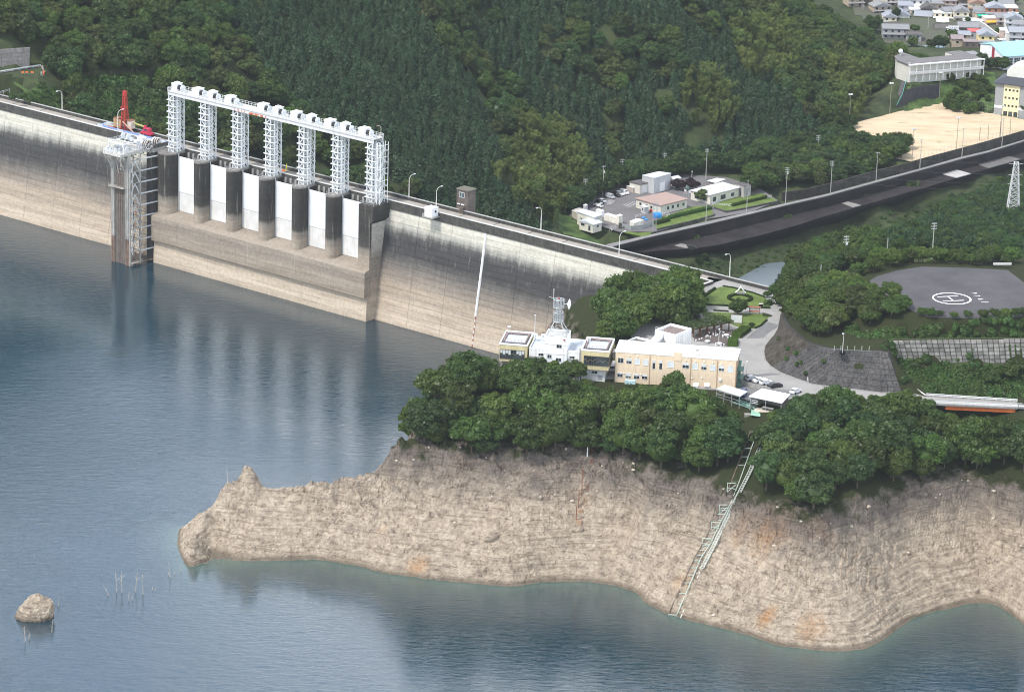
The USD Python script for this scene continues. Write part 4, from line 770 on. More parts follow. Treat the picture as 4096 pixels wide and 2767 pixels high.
m=TB();m.tb(4.2,8.2,12.0,13.0,zq+2.0,zq+2.2);obj('awning',m,WHITE,it)
def wheel(m,s,t,z,r,w,spokes=8):
    a=np.linspace(0,2*np.pi,21)
    for o in (0,w):m.st([(s+o,t+r*math.cos(x),z+r*math.sin(x)) for x in a],0.13,4)
    for x in a[:-1:20//spokes+1]:
        for o in (0,w):m.sb((s+o,t,z),(s+o,t+r*math.cos(x),z+r*math.sin(x)),0.1)
for t,r in ((9.9,1.65),(4.6,1.5)):
    m=TB();wheel(m,8.6,t,zq+1.7,r,0.9);obj('winch_wheel',m,WHITE,it);m=TB();drum(m,7.8,t+0.2,zq+1.7,r*0.82,1.5,18);obj('rope_drum',m,mat('brown_rope',(0.10,0.07,0.05),0.9),it)
    m=TB();drum(m,7.2,t+0.2,zq+1.7,r,0.5,20);obj('drum_flange',m,WHITE,it)
m=TB();m.tb(6.8,10.4,0.6,8.4,zp-0.6,zp+0.9);obj('access_slab',m,CONC,it)
m=TB();m.tb(10.0,10.35,0.5,8.3,zp+0.9,zp+2.2);obj('access_wall',m,DCONC,it)
pl=thing('guide_pipe','pair of thin rusty guide pipes running down the dam face left of the intake tower','pipe',DS(76.6,0,-46),DAM_RZ)
for x in (0,0.7):m=TB();m.st([(x,7.4,0),(x,4.4,22)],0.1);obj('pipe',m,RUST,pl)

# ------------------------------------------------------------------ things on and by the crest
def street_lamp(name,s,t,z,arm,H,lab,base=None):
    o=thing(name,lab,'street lamp',DS(s,t,z) if base is None else base,DAM_RZ,'street lamps along the dam crest')
    m=MB();m.tube([(0,0,0),(0,0,H*0.5),(0,0,H-1.2)],[0.17,0.14,0.11],6);m.tube([(0,0,H-1.25),(0,-arm*0.25,H-0.35),(0,-arm*0.6,H),(0,-arm,H+0.02)],0.09,5);obj('pole',m,LAMPC,o)
    m=MB();m.box(-0.2,0.2,-arm-0.75 if arm > 0 else -arm-0.1,-arm+0.1 if arm > 0 else -arm+0.75,H-0.08,H+0.14);obj('lamp_head',m,STEEL,o)
    m=MB();m.cyl((0,0,-0.2),0.28,0.35,8);obj('foot',m,GALV,o);return o
LAMPC=mat('cream_lamp_paint',(0.60,0.585,0.55),0.6,0.08)
for s,t,arm,lab in [(26.4,-7.05,2.2,'street lamp on the crest nearest the left edge, above the grassy knoll'),(63.0,0.0,-2.4,'street lamp in front of the red drilling rig'),(216.6,-0.2,-2.4,'street lamp between the white cabin and the tall concrete hut'),
                        (257.2,-7.05,2.2,'street lamp on the crest in front of the bamboo'),(295.6,-0.2,-2.4,'street lamp on the crest in front of the dark river embankment'),(335.6,-7.05,2.2,'street lamp on the crest nearest the park, in front of the river'),(198.5,-7.0,-2.6,'street lamp leaning over the crest behind the stair tower')]:
    street_lamp('street_lamp',s,t,1.1,arm,8.3 if s > 200 else 7.8,lab)
rig=thing('drilling_rig','red lattice drilling rig with brown plank skirts on the dam crest','drilling rig',DS(57.0,-3.4,0.0),DAM_RZ)
for a,b in ((4.0,0.0),(6.4,0.0),(4.0,-2.2),(6.4,-2.2)):m=TB();m.sb((a,b,0),(5.2+(a-5.2)*0.35,-1.1+(b+1.1)*0.35,14.6),0.28);obj('mast_leg',m,RED,rig)
m=TB()
for i in range(8):
    z0,z1=1.6+1.6*i,3.2+1.6*i;f0,f1=1-0.65*z0/14.6,1-0.65*z1/14.6
    c=lambda a,b,f,z:(5.2+(a-5.2)*f,-1.1+(b+1.1)*f,z)
    for (a,b),(e,g) in (((4,0),(6.4,0)),((6.4,0),(6.4,-2.2)),((4,-2.2),(6.4,-2.2)),((4,0),(4,-2.2))):
        m.sb(c(a,b,f0,z0),c(e,g,f1,z1),0.13);m.sb(c(a,b,f1,z1),c(e,g,f1,z1),0.13)
obj('mast_bracing',m,RED,rig)
m=TB();m.tb(4.6,5.8,-1.7,-0.5,13.6,15.4);m.tb(4.2,4.8,-0.6,0.1,8.2,9.4);obj('crown_block',m,RED,rig)
PLANK=mat('tan_plywood',(0.33,0.22,0.13),0.9,0.2,1.0)
for a,b in ((0.3,1.4),(1.55,2.6),(3.0,4.2)):m=TB();m.tb(a,b,-0.2,0.0,1.2,4.4);obj('skirt_panel',m,PLANK,rig)
m=TB();m.tb(0.0,7.6,-3.0,-0.25,0.1,1.2);obj('sub_base',m,mat('dark_red_steel',(0.13,0.03,0.025)),rig)
m=TB();m.tb(0.0,2.8,-2.8,-0.25,4.4,4.6);m.tb(6.4,9.0,-2.8,-0.2,4.6,4.75);obj('work_floor',m,RUST,rig)
m=TB();m.tb(7.0,9.0,-2.6,-0.5,1.6,4.6);obj('tool_hut',m,mat('dirty_cream',(0.48,0.42,0.36),0.8,0.25,0.8),rig)
m=TB();m.st([(5.4,0.2,4.0),(12.6,0.6,0.2)],0.3,6);obj('pipe_chute',m,mat('rusty_pink_pipe',(0.38,0.24,0.19)),rig)
fence=thing('sheet_fence','blue tarpaulin fence along the road side of the drilling site','fence',DS(50,-2.4,0),DAM_RZ)
BLUE=mat('blue_tarpaulin',(0.22,0.32,0.62),0.6,0.2,0.6)
for i in range(14):m=TB();m.tb(2.7*i,2.7*i+2.6,0.0+0.06*(i % 2),0.05+0.06*(i % 2),0.05,1.15);obj('sheet',m,BLUE if i % 4 else mat('pale_tarpaulin',(0.5,0.55,0.7)),fence)
for i in range(15):m=TB();m.sb((2.7*i-0.04,0.0,0),(2.7*i-0.04,0.0,1.3),0.07);obj('post',m,GALV,fence)
m=TB();m.sb((0,0,0.6),(0.2,-3.6,0.6),1.1,0.05);obj('end_sheet',m,BLUE,fence)
for nm,lab,cat,s,t,dim,mm in [('equipment_box','pale grey generator box behind the blue fence','generator',54.0,-4.3,(3.2,1.6,1.7),mat('box_grey',(0.42,0.44,0.43))),('compressor','orange compressor behind the blue fence left of the drilling rig','compressor',57.0-0.4,-3.0,(2.6,1.2,1.5),ORANGE)]:
    o=thing(nm,lab,cat,DS(s,t,0),DAM_RZ);m=TB();m.tb(-dim[0]/2,dim[0]/2,-dim[1]/2,dim[1]/2,0.35,dim[2]);obj('casing',m,mm,o)
    m=TB();m.tb(-dim[0]/2-0.03,dim[0]/2+0.03,-dim[1]/2-0.03,dim[1]/2+0.03,dim[2],dim[2]+0.08);obj('lid',m,GALV,o)
    for a in (-1,1):m=TB();drum(m,a*dim[0]*0.3-0.1,dim[1]/2,0.3,0.3,0.2,10);obj('wheel',m,BLACK,o)
cr_=thing('crane_truck','dark pink mobile crane parked on the crest by the blue fence','crane',DS(72.6,-5.6,0),DAM_RZ);MAG=mat('crimson_paint',(0.42,0.03,0.07),0.45,0.1)
m=TB();m.tb(-2.4,2.6,-1.1,1.1,0.7,1.5);obj('chassis',m,MAG,cr_);m=TB();m.tb(-1.2,1.4,-0.9,0.9,1.5,3.0);obj('cab',m,MAG,cr_);m=TB();m.tb(-0.6,0.8,0.88,0.93,2.0,2.7);obj('window',m,GLASS,cr_)
m=TB();m.sb((-1.0,0,3.2),(-9.5,0.3,4.0),0.5);obj('boom',m,mat('olive_boom',(0.36,0.33,0.13)),cr_)
m=TB();m.tb(-1.3,-0.5,-0.5,0.5,3.0,3.8);obj('winch',m,MAG,cr_)
for a in (-1.7,0,1.7):
    for b in (-1.0,1.0):m=TB();m.add(*trimesh_cyl(a,b,0.45,0.45,0.35)) if False else drum(m,a-0.15,b,0.48,0.46,0.3,12);obj('wheel',m,BLACK,cr_)
sg=thing('warning_sign','bright yellow upright work sign with orange stripe on the crest road','sign',DS(142.6,-4.8,0),DAM_RZ+0.5);m=TB();m.sb((0,0,0.1),(0.25,0,2.7),1.0,0.12);obj('board',m,mat('signal_yellow',(0.80,0.72,0.04),0.5),sg);m=TB();m.tb(-2.0,-0.5,-0.4,0.2,0.0,0.6);obj('barrier',m,ORANGE,sg);m=TB();m.sb((0.6,-0.5,0),(0.25,0,2.0),0.1);obj('prop',m,GALV,sg)
cab=thing('gauge_cabin','small white box cabin hanging on the upstream side of the crest','cabin',DS(214.6,0.2,-0.6),DAM_RZ)
m=TB();m.tb(0,3.3,0,3.4,0.3,3.4);obj('wall',m,WHITE,cab);m=TB();m.tb(-0.1,3.4,-0.1,3.5,3.4,3.55);obj('roof',m,WHITE,cab);m=TB();m.tb(3.3,3.34,1.0,1.9,1.7,2.6);obj('window',m,GLASS,cab)
m=TB();m.tb(-0.7,4.0,-0.1,4.0,0.0,0.25);obj('floor_slab',m,CONC,cab);m=TB()
for h in (0.6,1.1):m.sb((-0.6,0.2,h),(-0.6,3.9,h),0.06);m.sb((-0.6,3.9,h),(0.2,3.9,h),0.06)
obj('railing',m,WHITE,cab)
hut=thing('crest_hut','tall narrow brown-stained concrete hut on the downstream side of the crest','hut',DS(219.8,-7.3,-4),DAM_RZ);HUTM=mat('brown_stained_concrete',(0.115,0.095,0.085),0.92,0.35,0.4,streak=0.35)
m=TB();m.tb(0,5.0,-4.2,0,0,12.2);obj('wall',m,HUTM,hut);m=TB();m.tb(-0.25,5.25,-4.45,0.25,12.2,12.5);obj('roof',m,mat('mossy_roof',(0.12,0.115,0.09)),hut)
m=TB();m.tb(1.3,3.4,0.0,0.06,9.7,11.3);w=obj('window',m,GLASS,hut);m=TB()
for x in (1.2,2.3,3.35):m.tb(x,x+0.12,0.0,0.1,9.6,11.4)
m.tb(1.2,3.47,0,0.1,11.3,11.42);m.tb(1.2,3.47,0,0.1,9.58,9.7);obj('frame',m,STEEL,w)
for x in (0.5,2.3):m=TB();m.tb(x,x+1.2,0.0,0.35,7.0,7.3);obj('canopy',m,WHITE,hut)
m=TB();m.tb(1.8,3.6,0.0,0.8,4.0,6.2);obj('porch',m,HUTM,hut);m=TB();m.tb(2.2,3.2,0.8,0.84,4.05,5.9);obj('door',m,mat('brown_door',(0.08,0.06,0.05)),hut)
# water gauge staff on the dam face: white boards with tick marks, red and white pole below
gz=thing('water_gauge','tall white water level staff with ticks running down the dam face','water gauge',DS(239.0,0,0),DAM_RZ)
tf=lambda z:-0.25+BAT*(-2.2-z)
for i in range(13):
    z1,z0=-2.4-2.2*i,-4.6-2.2*i;m=TB();m.hexa([(-0.45,-tf(z0)-0.25,z0+0.04),(0.45,-tf(z0)-0.25,z0+0.04),(0.45,-tf(z0),z0+0.04),(-0.45,-tf(z0),z0+0.04),(-0.45,-tf(z1)-0.25,z1),(0.45,-tf(z1)-0.25,z1),(0.45,-tf(z1),z1),(-0.45,-tf(z1),z1)]);bd=obj('gauge_board',m,WHITE,gz)
    m=TB()
    for j in range(6):z=z0+0.25+0.36*j;m.tb(0.0 if j % 2 else -0.2,0.46,tf(z)+0.24,tf(z)+0.29,z,z+0.12)
    obj('tick',m,BLACK,bd)
for i in range(11):z=-31.2-0.95*i;m=TB();m.tb(-0.12,0.12,tf(z),tf(z)+0.2,z-0.9,z);obj('pole_segment',m,WHITE if i % 2 else mat('dull_red',(0.36,0.08,0.06)),gz)

# ================================================================== RIGHT BANK: offices, park, road, helipad
def flat(name,pts,z,m,kind='structure'):
    b=MB();b.sheet([p[:2] for p in pts],z);return struct(name,b,m,kind=kind)
flat('park_ground',[PK(x,y,0) for x,y in [(350,20),(1130,150),(1112,420),(1085,560),(1030,650),(952,745),(940,830),(960,900),(1015,960),(1130,1026),(1290,1088),(1470,1148),(1440,1200),(1300,1270),(1100,1320),(800,1320),(430,1195),(100,1180),(-120,1120),(-400,1080),(-860,1080),(-1000,1040),(-1000,960),(-460,860),(-460,560),(-60,330),(200,250)]],0.0,PALEROAD)
flat('access_road',[PK(1280,1230,0),PK(1450,1140,0),BR(60,1048,0),BR(420,1052,0),BR(640,1075,0),BR(805,1118,0),BR(830,1225,0),BR(560,1190,0),BR(300,1170,0),BR(100,1180,0)],0.012,PALEROAD)
flat('road_patch',[PK(x,y,0) for x,y in [(978,490),(1083,522),(1060,555),(985,600),(925,655),(880,662),(740,665),(830,585)]],0.010,DARKROAD)
flat('road_patch',[PK(x,y,0) for x,y in [(790,1050),(1000,1022),(1120,1038),(1000,1050),(840,1066)]],0.010,DARKROAD)
flat('parking_apron',[PK(x,y,0) for x,y in [(640,1170),(690,1090),(720,1075),(1000,1195),(1260,1200),(1290,1260),(1100,1310),(800,1310),(640,1230)]],0.018,DARKROAD)
flat('plaza',[PK(x,y,0) for x,y in [(200,640),(300,560),(560,570),(660,580),(620,660),(560,750),(340,700),(200,690)]],0.015,mat('brown_plaza_paving',(0.105,0.085,0.08),0.9,0.2))
flat('manhole_frame',[PK(x,y,0) for x,y in [(860,715),(925,718),(915,740),(848,738)]],0.022,mat('manhole_grey',(0.22,0.22,0.22)))
lawn1=[(270,275),(300,232),(420,145),(480,124),(560,128),(800,185),(940,238),(988,285),(1000,338),(900,337),(600,326),(340,314),(285,298)]
lawn2=[(272,385),(560,396),(1000,412),(960,470),(850,565),(640,535),(440,455),(300,430)]
for i,l in enumerate((lawn1,lawn2)):flat('lawn',[PK(x,y,0) for x,y in l],0.06,LAWN)
def hedge(pts,w,h,lab,m=None,seed=1,conv=PK,z=0.0,cat='hedge',size=0.16,dens=16):
    o=obj('hedge',hedge_mesh([conv(x,y,z) for x,y in pts],w,h,seed,dens,size),m or LF_DHEDGE);return tag(o,lab,cat)
hedge([(270,275),(300,232),(420,147)],0.8,0.7,'low dark hedge on the left edge of the upper lawn',seed=2)
hedge([(500,118),(620,138),(800,185),(940,235)],0.5,0.4,'low hedge on the far edge of the upper lawn',seed=3)
hedge([(285,300),(340,316),(600,329),(860,343),(1000,350)],0.6,0.5,'low hedge on the near edge of the upper lawn beside the path',seed=4)
hedge([(300,262),(345,270)],1.0,0.8,'short stub of hedge inside the left corner of the upper lawn',seed=5)
hedge([(285,365),(340,370)],0.6,0.4,'tiny hedge left of the path between the lawns',seed=6)
hedge([(400,374),(560,384)],0.5,0.4,'low hedge strip along the path before the lone round tree',seed=7)
hedge([(960,475),(900,530),(840,560)],0.6,0.4,'sparse low hedge along the road edge of the lower lawn',seed=8)
hedge([(638,655),(748,572)],3.2,1.4,'large bright clipped box hedge between plaza and road',LF_HEDGE,9,dens=30)
hedge([(600,748),(612,690)],3.0,1.3,'smaller bright clipped box hedge nearest the cream office',LF_HEDGE,10,dens=30)
c0=PK(681,248,0);a=np.linspace(0,2*np.pi,25);ring=[(c0+np.array([3.6*math.cos(t),3.6*math.sin(t),0])) for t in a]
tag(obj('ring_hedge',hedge_mesh(ring,1.1,0.6,11,24),LF_DHEDGE),'round ring hedge circling the white monument on the upper lawn','hedge')
mo=thing('monument','white wing-shaped monument on a stone plinth inside the ring hedge','monument',PK(685,212,0.0))
m=MB();m.box(-1.2,1.2,-0.5,0.5,0,1.1);obj('plinth',m,CONC,mo)
m=MB()
for q0,q1 in zip(np.linspace(0,1,10)[:-1],np.linspace(0,1,10)[1:]):
    for s_ in (-1,1):
        f=lambda q:(s_*1.7*q+0.15*s_*math.sin(3*q),1.1+2.1*(1-q)**1.8)
        (xa,za),(xb,zb)=f(q0),f(q1);m.hexa([(xa,-0.35,za-0.35*(1-q0)-0.15),(xb,-0.35,zb-0.35*(1-q1)-0.15),(xb,0.35,zb-0.35*(1-q1)-0.15),(xa,0.35,za-0.35*(1-q0)-0.15),(xa,-0.35,za),(xb,-0.35,zb),(xb,0.35,zb),(xa,0.35,za)])
obj('wing',m,WHITE,mo)
sb=thing('map_board','large framed map board standing at the foot of the lower lawn','sign board',PK(640,508,0),-0.1)
m=MB();m.box(-1.75,1.75,-0.05,0.05,0.3,2.85);obj('panel',m,mat('map_panel',(0.72,0.70,0.66),0.6,0.08,1.0,col2=(0.52,0.62,0.62)),sb);BRN=mat('brown_timber',(0.16,0.075,0.05),0.8,0.2)
m=MB();m.box(-1.9,-1.75,-0.09,0.09,0,3.0);m.box(1.75,1.9,-0.09,0.09,0,3.0);m.box(-1.75,1.75,-0.08,0.08,2.85,3.0);m.box(-1.75,1.75,-0.08,0.08,0.15,0.3);obj('frame',m,BRN,sb)
bb=thing('notice_board','roofed reddish timber notice board between the two lawns','notice board',PK(828,408,0),-0.08)
m=MB();m.box(-1.7,-1.5,-0.12,0.12,0,2.3);m.box(1.5,1.7,-0.12,0.12,0,2.3);obj('post',m,BRN,bb);m=MB();m.box(-1.5,1.5,-0.05,0.05,0.7,1.2);obj('board',m,mat('orange_board',(0.42,0.16,0.09)),bb);m=MB();m.box(-2.0,2.0,-0.5,0.5,2.3,2.45);obj('roof',m,mat('tile_red',(0.33,0.12,0.075)),bb)
m=MB();m.box(-1.5,1.5,-0.02,0.02,1.35,2.2);obj('poster',m,mat('poster_white',(0.7,0.68,0.64)),bb)
pq=thing('stone_plaque','small black-faced white plaque stone near the right corner of the upper lawn','plaque',PK(900,330,0),0.2);m=MB();m.box(-0.6,0.6,-0.2,0.2,0,0.9);obj('stone',m,BLACK,pq);m=MB();m.box(-0.65,0.65,-0.3,0.25,0.9,1.0);obj('cap',m,WHITE,pq)
fw=thing('park_screen','grey metal screen fence at the left end of the park path','fence',PK(240,440,0));m=MB();m.beam(PK(207,400,0.9)-PK(240,440,0),PK(268,455,0.9)-PK(240,440,0),0.12,1.8);obj('panel',m,mat('screen_grey',(0.20,0.20,0.21)),fw)

# pergola, tables, stools
pg=thing('wisteria_pergola','long timber pergola overgrown with wisteria beside the plaza','pergola',PK(330,600,0),0.62)
for x in np.linspace(-7,7,6):
    for y in (-2.2,1.8):m=MB();m.box(x-0.14,x+0.14,y-0.14,y+0.14,0,2.5);obj('post',m,BRN,pg)
m=MB()
for y in (-2.2,1.8):m.box(-8,8,y-0.12,y+0.12,2.5,2.75)
for x in np.arange(-7.8,8,0.9):m.box(x-0.06,x+0.06,-2.9,2.5,2.75,2.9)
obj('lattice',m,BRN,pg)
_rg=np.random.default_rng(31);_p=np.c_[_rg.uniform(-8.3,8.3,2600),_rg.uniform(-3.4,3.6,2600),2.95+_rg.gamma(1.5,0.28,2600)];m=MB();m.add(*leaves(_p,np.tile([0,0,1.0],(2600,1)),0.26,_rg));obj('wisteria',m,LF_SHRUB,pg)
st0=None
def stool_at(p,lab):
    global st0
    if st0 is None:
        st0=thing('garden_stool',lab,'stool',p,0,'white stools under the pergola');m=MB();m.cyl((0,0,0),0.16,0.38,8);obj('stem',m,WHITE,st0);m=MB();m.cyl((0,0,0.38),0.27,0.1,10);obj('seat',m,WHITE,st0)
    else:copy(st0,p,0,lab)
for x,y in [(255,680),(280,672),(325,655),(345,648),(370,655),(335,640),(400,630),(425,622),(430,640),(445,632),(398,615),(470,612),(495,605),(510,608),(420,595),(360,612),(475,600),(218,690)]:stool_at(PK(x,y,0.02),'round white garden stool in the rows under the wisteria pergola')
for n_,(x,y,lab) in enumerate([(537,648,'white round garden table with stools on the plaza near the box hedge'),(464,735,'white round garden table with stools by the corner of the cream office'),(338,712,'white round planter table at the edge of the plaza')]):
    tb_=thing('garden_table',lab,'table',PK(x,y,0.02));m=MB();m.cyl((0,0,0),0.25,0.65,8);obj('stem',m,WHITE,tb_);m=MB();m.cyl((0,0,0.65),0.85,0.12,14);obj('table_top',m,WHITE,tb_)
    if n_ < 2:
        for k in range(5):stool_at(PK(x,y,0.02)+np.array([1.35*math.cos(k*1.256),1.35*math.sin(k*1.256),0]),'round white garden stool set round a plaza table')
def post_lamp(p,H,lab,ball=True,name='garden_lamp'):
    o=thing(name,lab,'lamp post',p);m=MB();m.tube([(0,0,-0.3),(0,0,H)],[0.09,0.06],6);obj('pole',m,LAMPC,o);m=MB()
    m.ball((0,0,H+0.15),0.24,1) if ball else m.box(-0.5,0.15,-0.15,0.15,H,H+0.18);obj('lamp_head',m,WHITE,o);return o
post_lamp(PK(748,1050,0),4.2,'white globe lamp at the corner of the road behind the parked cars');post_lamp(PK(456,735,0),5.0,'slim white pole lamp on the plaza');post_lamp(HP(820,1408,10),5.6,'white lamp post on a ledge of the dark retaining wall',False)

# ------------------------------------------------------------------ buildings
def hit(o,rz,x,y):
    """photo point (full-size pixels) on the vertical plane through o with direction rz -> (along, height above o)"""
    n=np.array([-math.sin(rz),math.cos(rz),0]);d=ray(x,y);k=((o-CAM)@n)/(d@n);p=CAM+d*k-o;return p[0]*math.cos(rz)+p[1]*math.sin(rz),p[2]
def window(b,x,z,w,h,y=0.0,frame=WHITE,gl=GLASS,blind=0.0,mull=1,t=0.05,sill=True):
    """window part with frame and pane on the wall plane y (outside towards -y)"""
    m=MB();m.box(x-w/2,x+w/2,y-0.03,y+0.02,z-h/2,z+h/2);o=obj('window',m,gl,b)
    m=MB()
    for a in (x-w/2-t,x+w/2):m.box(a,a+t,y-0.09,y+0.02,z-h/2-t,z+h/2+t)
    m.box(x-w/2,x+w/2,y-0.09,y+0.02,z+h/2,z+h/2+t);m.box(x-w/2,x+w/2,y-0.12 if sill else y-0.09,y+0.02,z-h/2-t,z-h/2)
    for i in range(mull):a=x-w/2+w*(i+1)/(mull+1);m.box(a-t/2,a+t/2,y-0.07,y-0.03,z-h/2,z+h/2)
    obj('frame',m,frame,o)
    if blind:m=MB();m.box(x-w/2+0.02,x+w/2-0.02,y-0.05,y-0.03,z+h/2-h*blind,z+h/2);obj('blind',m,BLIND,o)
    return o
BLIND=mat('window_blind',(0.55,0.58,0.58),0.7,0.1)
def parapet(m,x0,x1,y0,y1,z0,z1,t=0.25):
    m.box(x0,x1,y0,y0+t,z0,z1);m.box(x0,x1,y1-t,y1,z0,z1);m.box(x0,x0+t,y0+t,y1-t,z0,z1);m.box(x1-t,x1,y0+t,y1-t,z0,z1)
_a,_b=CR(541,352,9.0),CR(2140,470,9.0);o_=np.array([_a[0],_a[1],0.0]);rz_=math.atan2(_b[1]-_a[1],_b[0]-_a[0]);WID=np.hypot(*(_b-_a)[:2])
cb=thing('cream_office','long two-storey cream office with a white roof facing the lake','building',o_,rz_);CREAM=mat('cream_plaster',(0.68,0.55,0.40),0.85,0.07,0.5,streak=0.10)
m=MB();m.box(0,WID-0.02,0,10.4,-1.5,8.9);obj('wall',m,CREAM,cb)
m=MB();m.box(WID-0.02,WID+0.16,-0.02,10.5,-1.5,9.02);obj('end_wall',m,mat('brown_brick_end',(0.36,0.25,0.17),0.9,0.2,1.2),cb)  # end face takes a darker brown than the cream front
m=MB();m.box(-0.15,WID+0.3,0.3,10.6,8.9,9.0);obj('roof',m,mat('white_roof_sheet',(0.78,0.78,0.79),0.6,0.06,0.2),cb)
m=MB();parapet(m,-0.2,WID+0.35,-0.1,10.7,8.9,9.3);obj('parapet',m,WHITE,cb)
m=MB();x0,_=hit(o_,rz_,2300+1312/3.32,1300+400/3.32);x1,_=hit(o_,rz_,2300+1420/3.32,1300+400/3.32);m.box(x0,x1,-0.12,0.6,7.5,10.1);obj('raised_panel',m,CREAM,cb)
for k,(x,y,w,h,gl,bl,mu) in enumerate([(607,467,70,66,0,0,1),(717,476,70,66,0,0.5,1),(827,485,70,70,1,0,1),(938,495,70,72,1,0,1),(1270,522,86,76,1,0,1),(1470,537,86,70,0,0.45,1),(1595,548,70,74,1,0,1),(1712,555,70,68,0,0.5,1),(1828,565,70,74,1,0,1),(1945,573,70,68,0,0.55,1),(2062,583,72,74,1,0,1),
        (1047,525,34,114,0,0.3,0),(1138,530,38,116,0,0.3,0),(598,660,70,60,0,0.3,1),(707,670,70,60,0,0.6,1),(817,680,70,62,0,0.4,1),(925,688,70,60,0,0.4,1),(1370,715,50,40,1,0,1)]):
    X,Z=hit(o_,rz_,2300+x/3.32,1300+y/3.32);sx=1/3.32/13.65;window(cb,X,Z,w*sx,h*sx/0.95,0.0,WHITE,[GLASS,mat('curtained_pane',(0.55,0.60,0.62),0.3,0.1)][gl],bl,mu)
for x,y in [(990,560),(1535,560),(1888,580)]:
    X,Z=hit(o_,rz_,2300+x/3.32,1300+y/3.32);m=MB();m.box(X-0.09,X+0.09,-0.18,0,-1,8.6);obj('downpipe',m,mat('brown_pipe',(0.40,0.29,0.20)),cb)
for x,y in [(720,408),(828,417),(1472,468),(1598,480),(1714,487),(1830,497),(1945,515),(2064,525),(652,637),(872,655),(1685,697),(1552,702)]:
    X,Z=hit(o_,rz_,2300+x/3.32,1300+y/3.32);m=MB();m.ball((X,-0.15,Z),0.2,1);obj('vent_cowl',m,WHITE,cb)
X,Z=hit(o_,rz_,2300+1928/3.32,1300+722/3.32);m=MB();m.box(X-0.4,X+0.4,-0.35,0,Z-0.35,Z+0.35);obj('wall_box',m,WHITE,cb)
for x in (1605,1752):X,Z=hit(o_,rz_,2300+x/3.32,1300+790/3.32);m=MB();m.hexa([(X-0.8,-0.9,Z-0.4),(X+0.8,-0.9,Z-0.4),(X+0.8,0,Z-0.1),(X-0.8,0,Z-0.1),(X-0.8,-0.9,Z-0.3),(X+0.8,-0.9,Z-0.3),(X+0.8,0,Z+0.5),(X-0.8,0,Z+0.5)]);obj('door_hood',m,WHITE,cb)
m=MB();m.box(23.6,24.6,2.0,3.0,9.0,10.8);m.box(23.4,24.8,1.8,3.2,10.8,10.95);m.box(24.8,25.6,1.9,2.6,9.0,9.6);obj('chimney',m,LCONC,cb)
for x in (19.5,20.8,22.1):m=MB();m.cyl((x,2.0,9.0),0.1,0.5,6);obj('roof_vent',m,GALV,cb)
m=MB()
for zz in (0.3,2.6,4.9):m.box(WID+0.2,WID+2.0,2.5,7.0,zz,zz+0.1)
for q in range(3):m.beam((WID+0.8,2.6,2.3*q),(WID+0.8,6.8,2.3*q+2.3),0.8,0.1)
for x,y in ((WID+0.3,2.6),(WID+1.9,2.6),(WID+1.9,6.9)):m.box(x-0.06,x+0.06,y-0.06,y+0.06,0,6)
obj('fire_stair',m,mat('green_steel',(0.10,0.20,0.16),0.6),cb)
m=MB();m.box(3.3,6.4,-2.2,-1.0,-0.2,1.0);obj('tank',m,mat('pale_blue_tank',(0.42,0.58,0.62)),cb)

# white control office with gold wings and aerial tower
_a,_b=WB(75,908,9.4),WB(1838,1042,9.4);o2=np.array([_a[0],_a[1],0.0]);r2=math.atan2(_b[1]-_a[1],_b[0]-_a[0]);W2=np.hypot(*(_b-_a)[:2])
def wx(x,y=1100):return hit(o2,r2,1980+x/4.026,1150+y/4.026)
wb=thing('control_office','white dam control office with two gold-faced wings and a central tower','building',o2,r2);GOLD=mat('gold_cladding',(0.53,0.46,0.27),0.7,0.1,0.6,streak=0.12);DIRTYW=mat('stained_white_wall',(0.76,0.76,0.75),0.7,0.06,0.5,streak=0.22)
BM=mat('blue_grey_membrane',(0.43,0.47,0.52),0.7,0.08,0.3);DROOF=mat('dark_gravel_roof',(0.09,0.085,0.09),0.95,0.3)
xl1=wx(520,940)[0];xr0=wx(1395,1010)[0];xc0,xc1=wx(548,960)[0],wx(1375,1000)[0];xt0,xt1=wx(798,900)[0],wx(1160,950)[0]
zb_l=wx(300,1200)[1];zb_r=wx(1600,1325)[1]
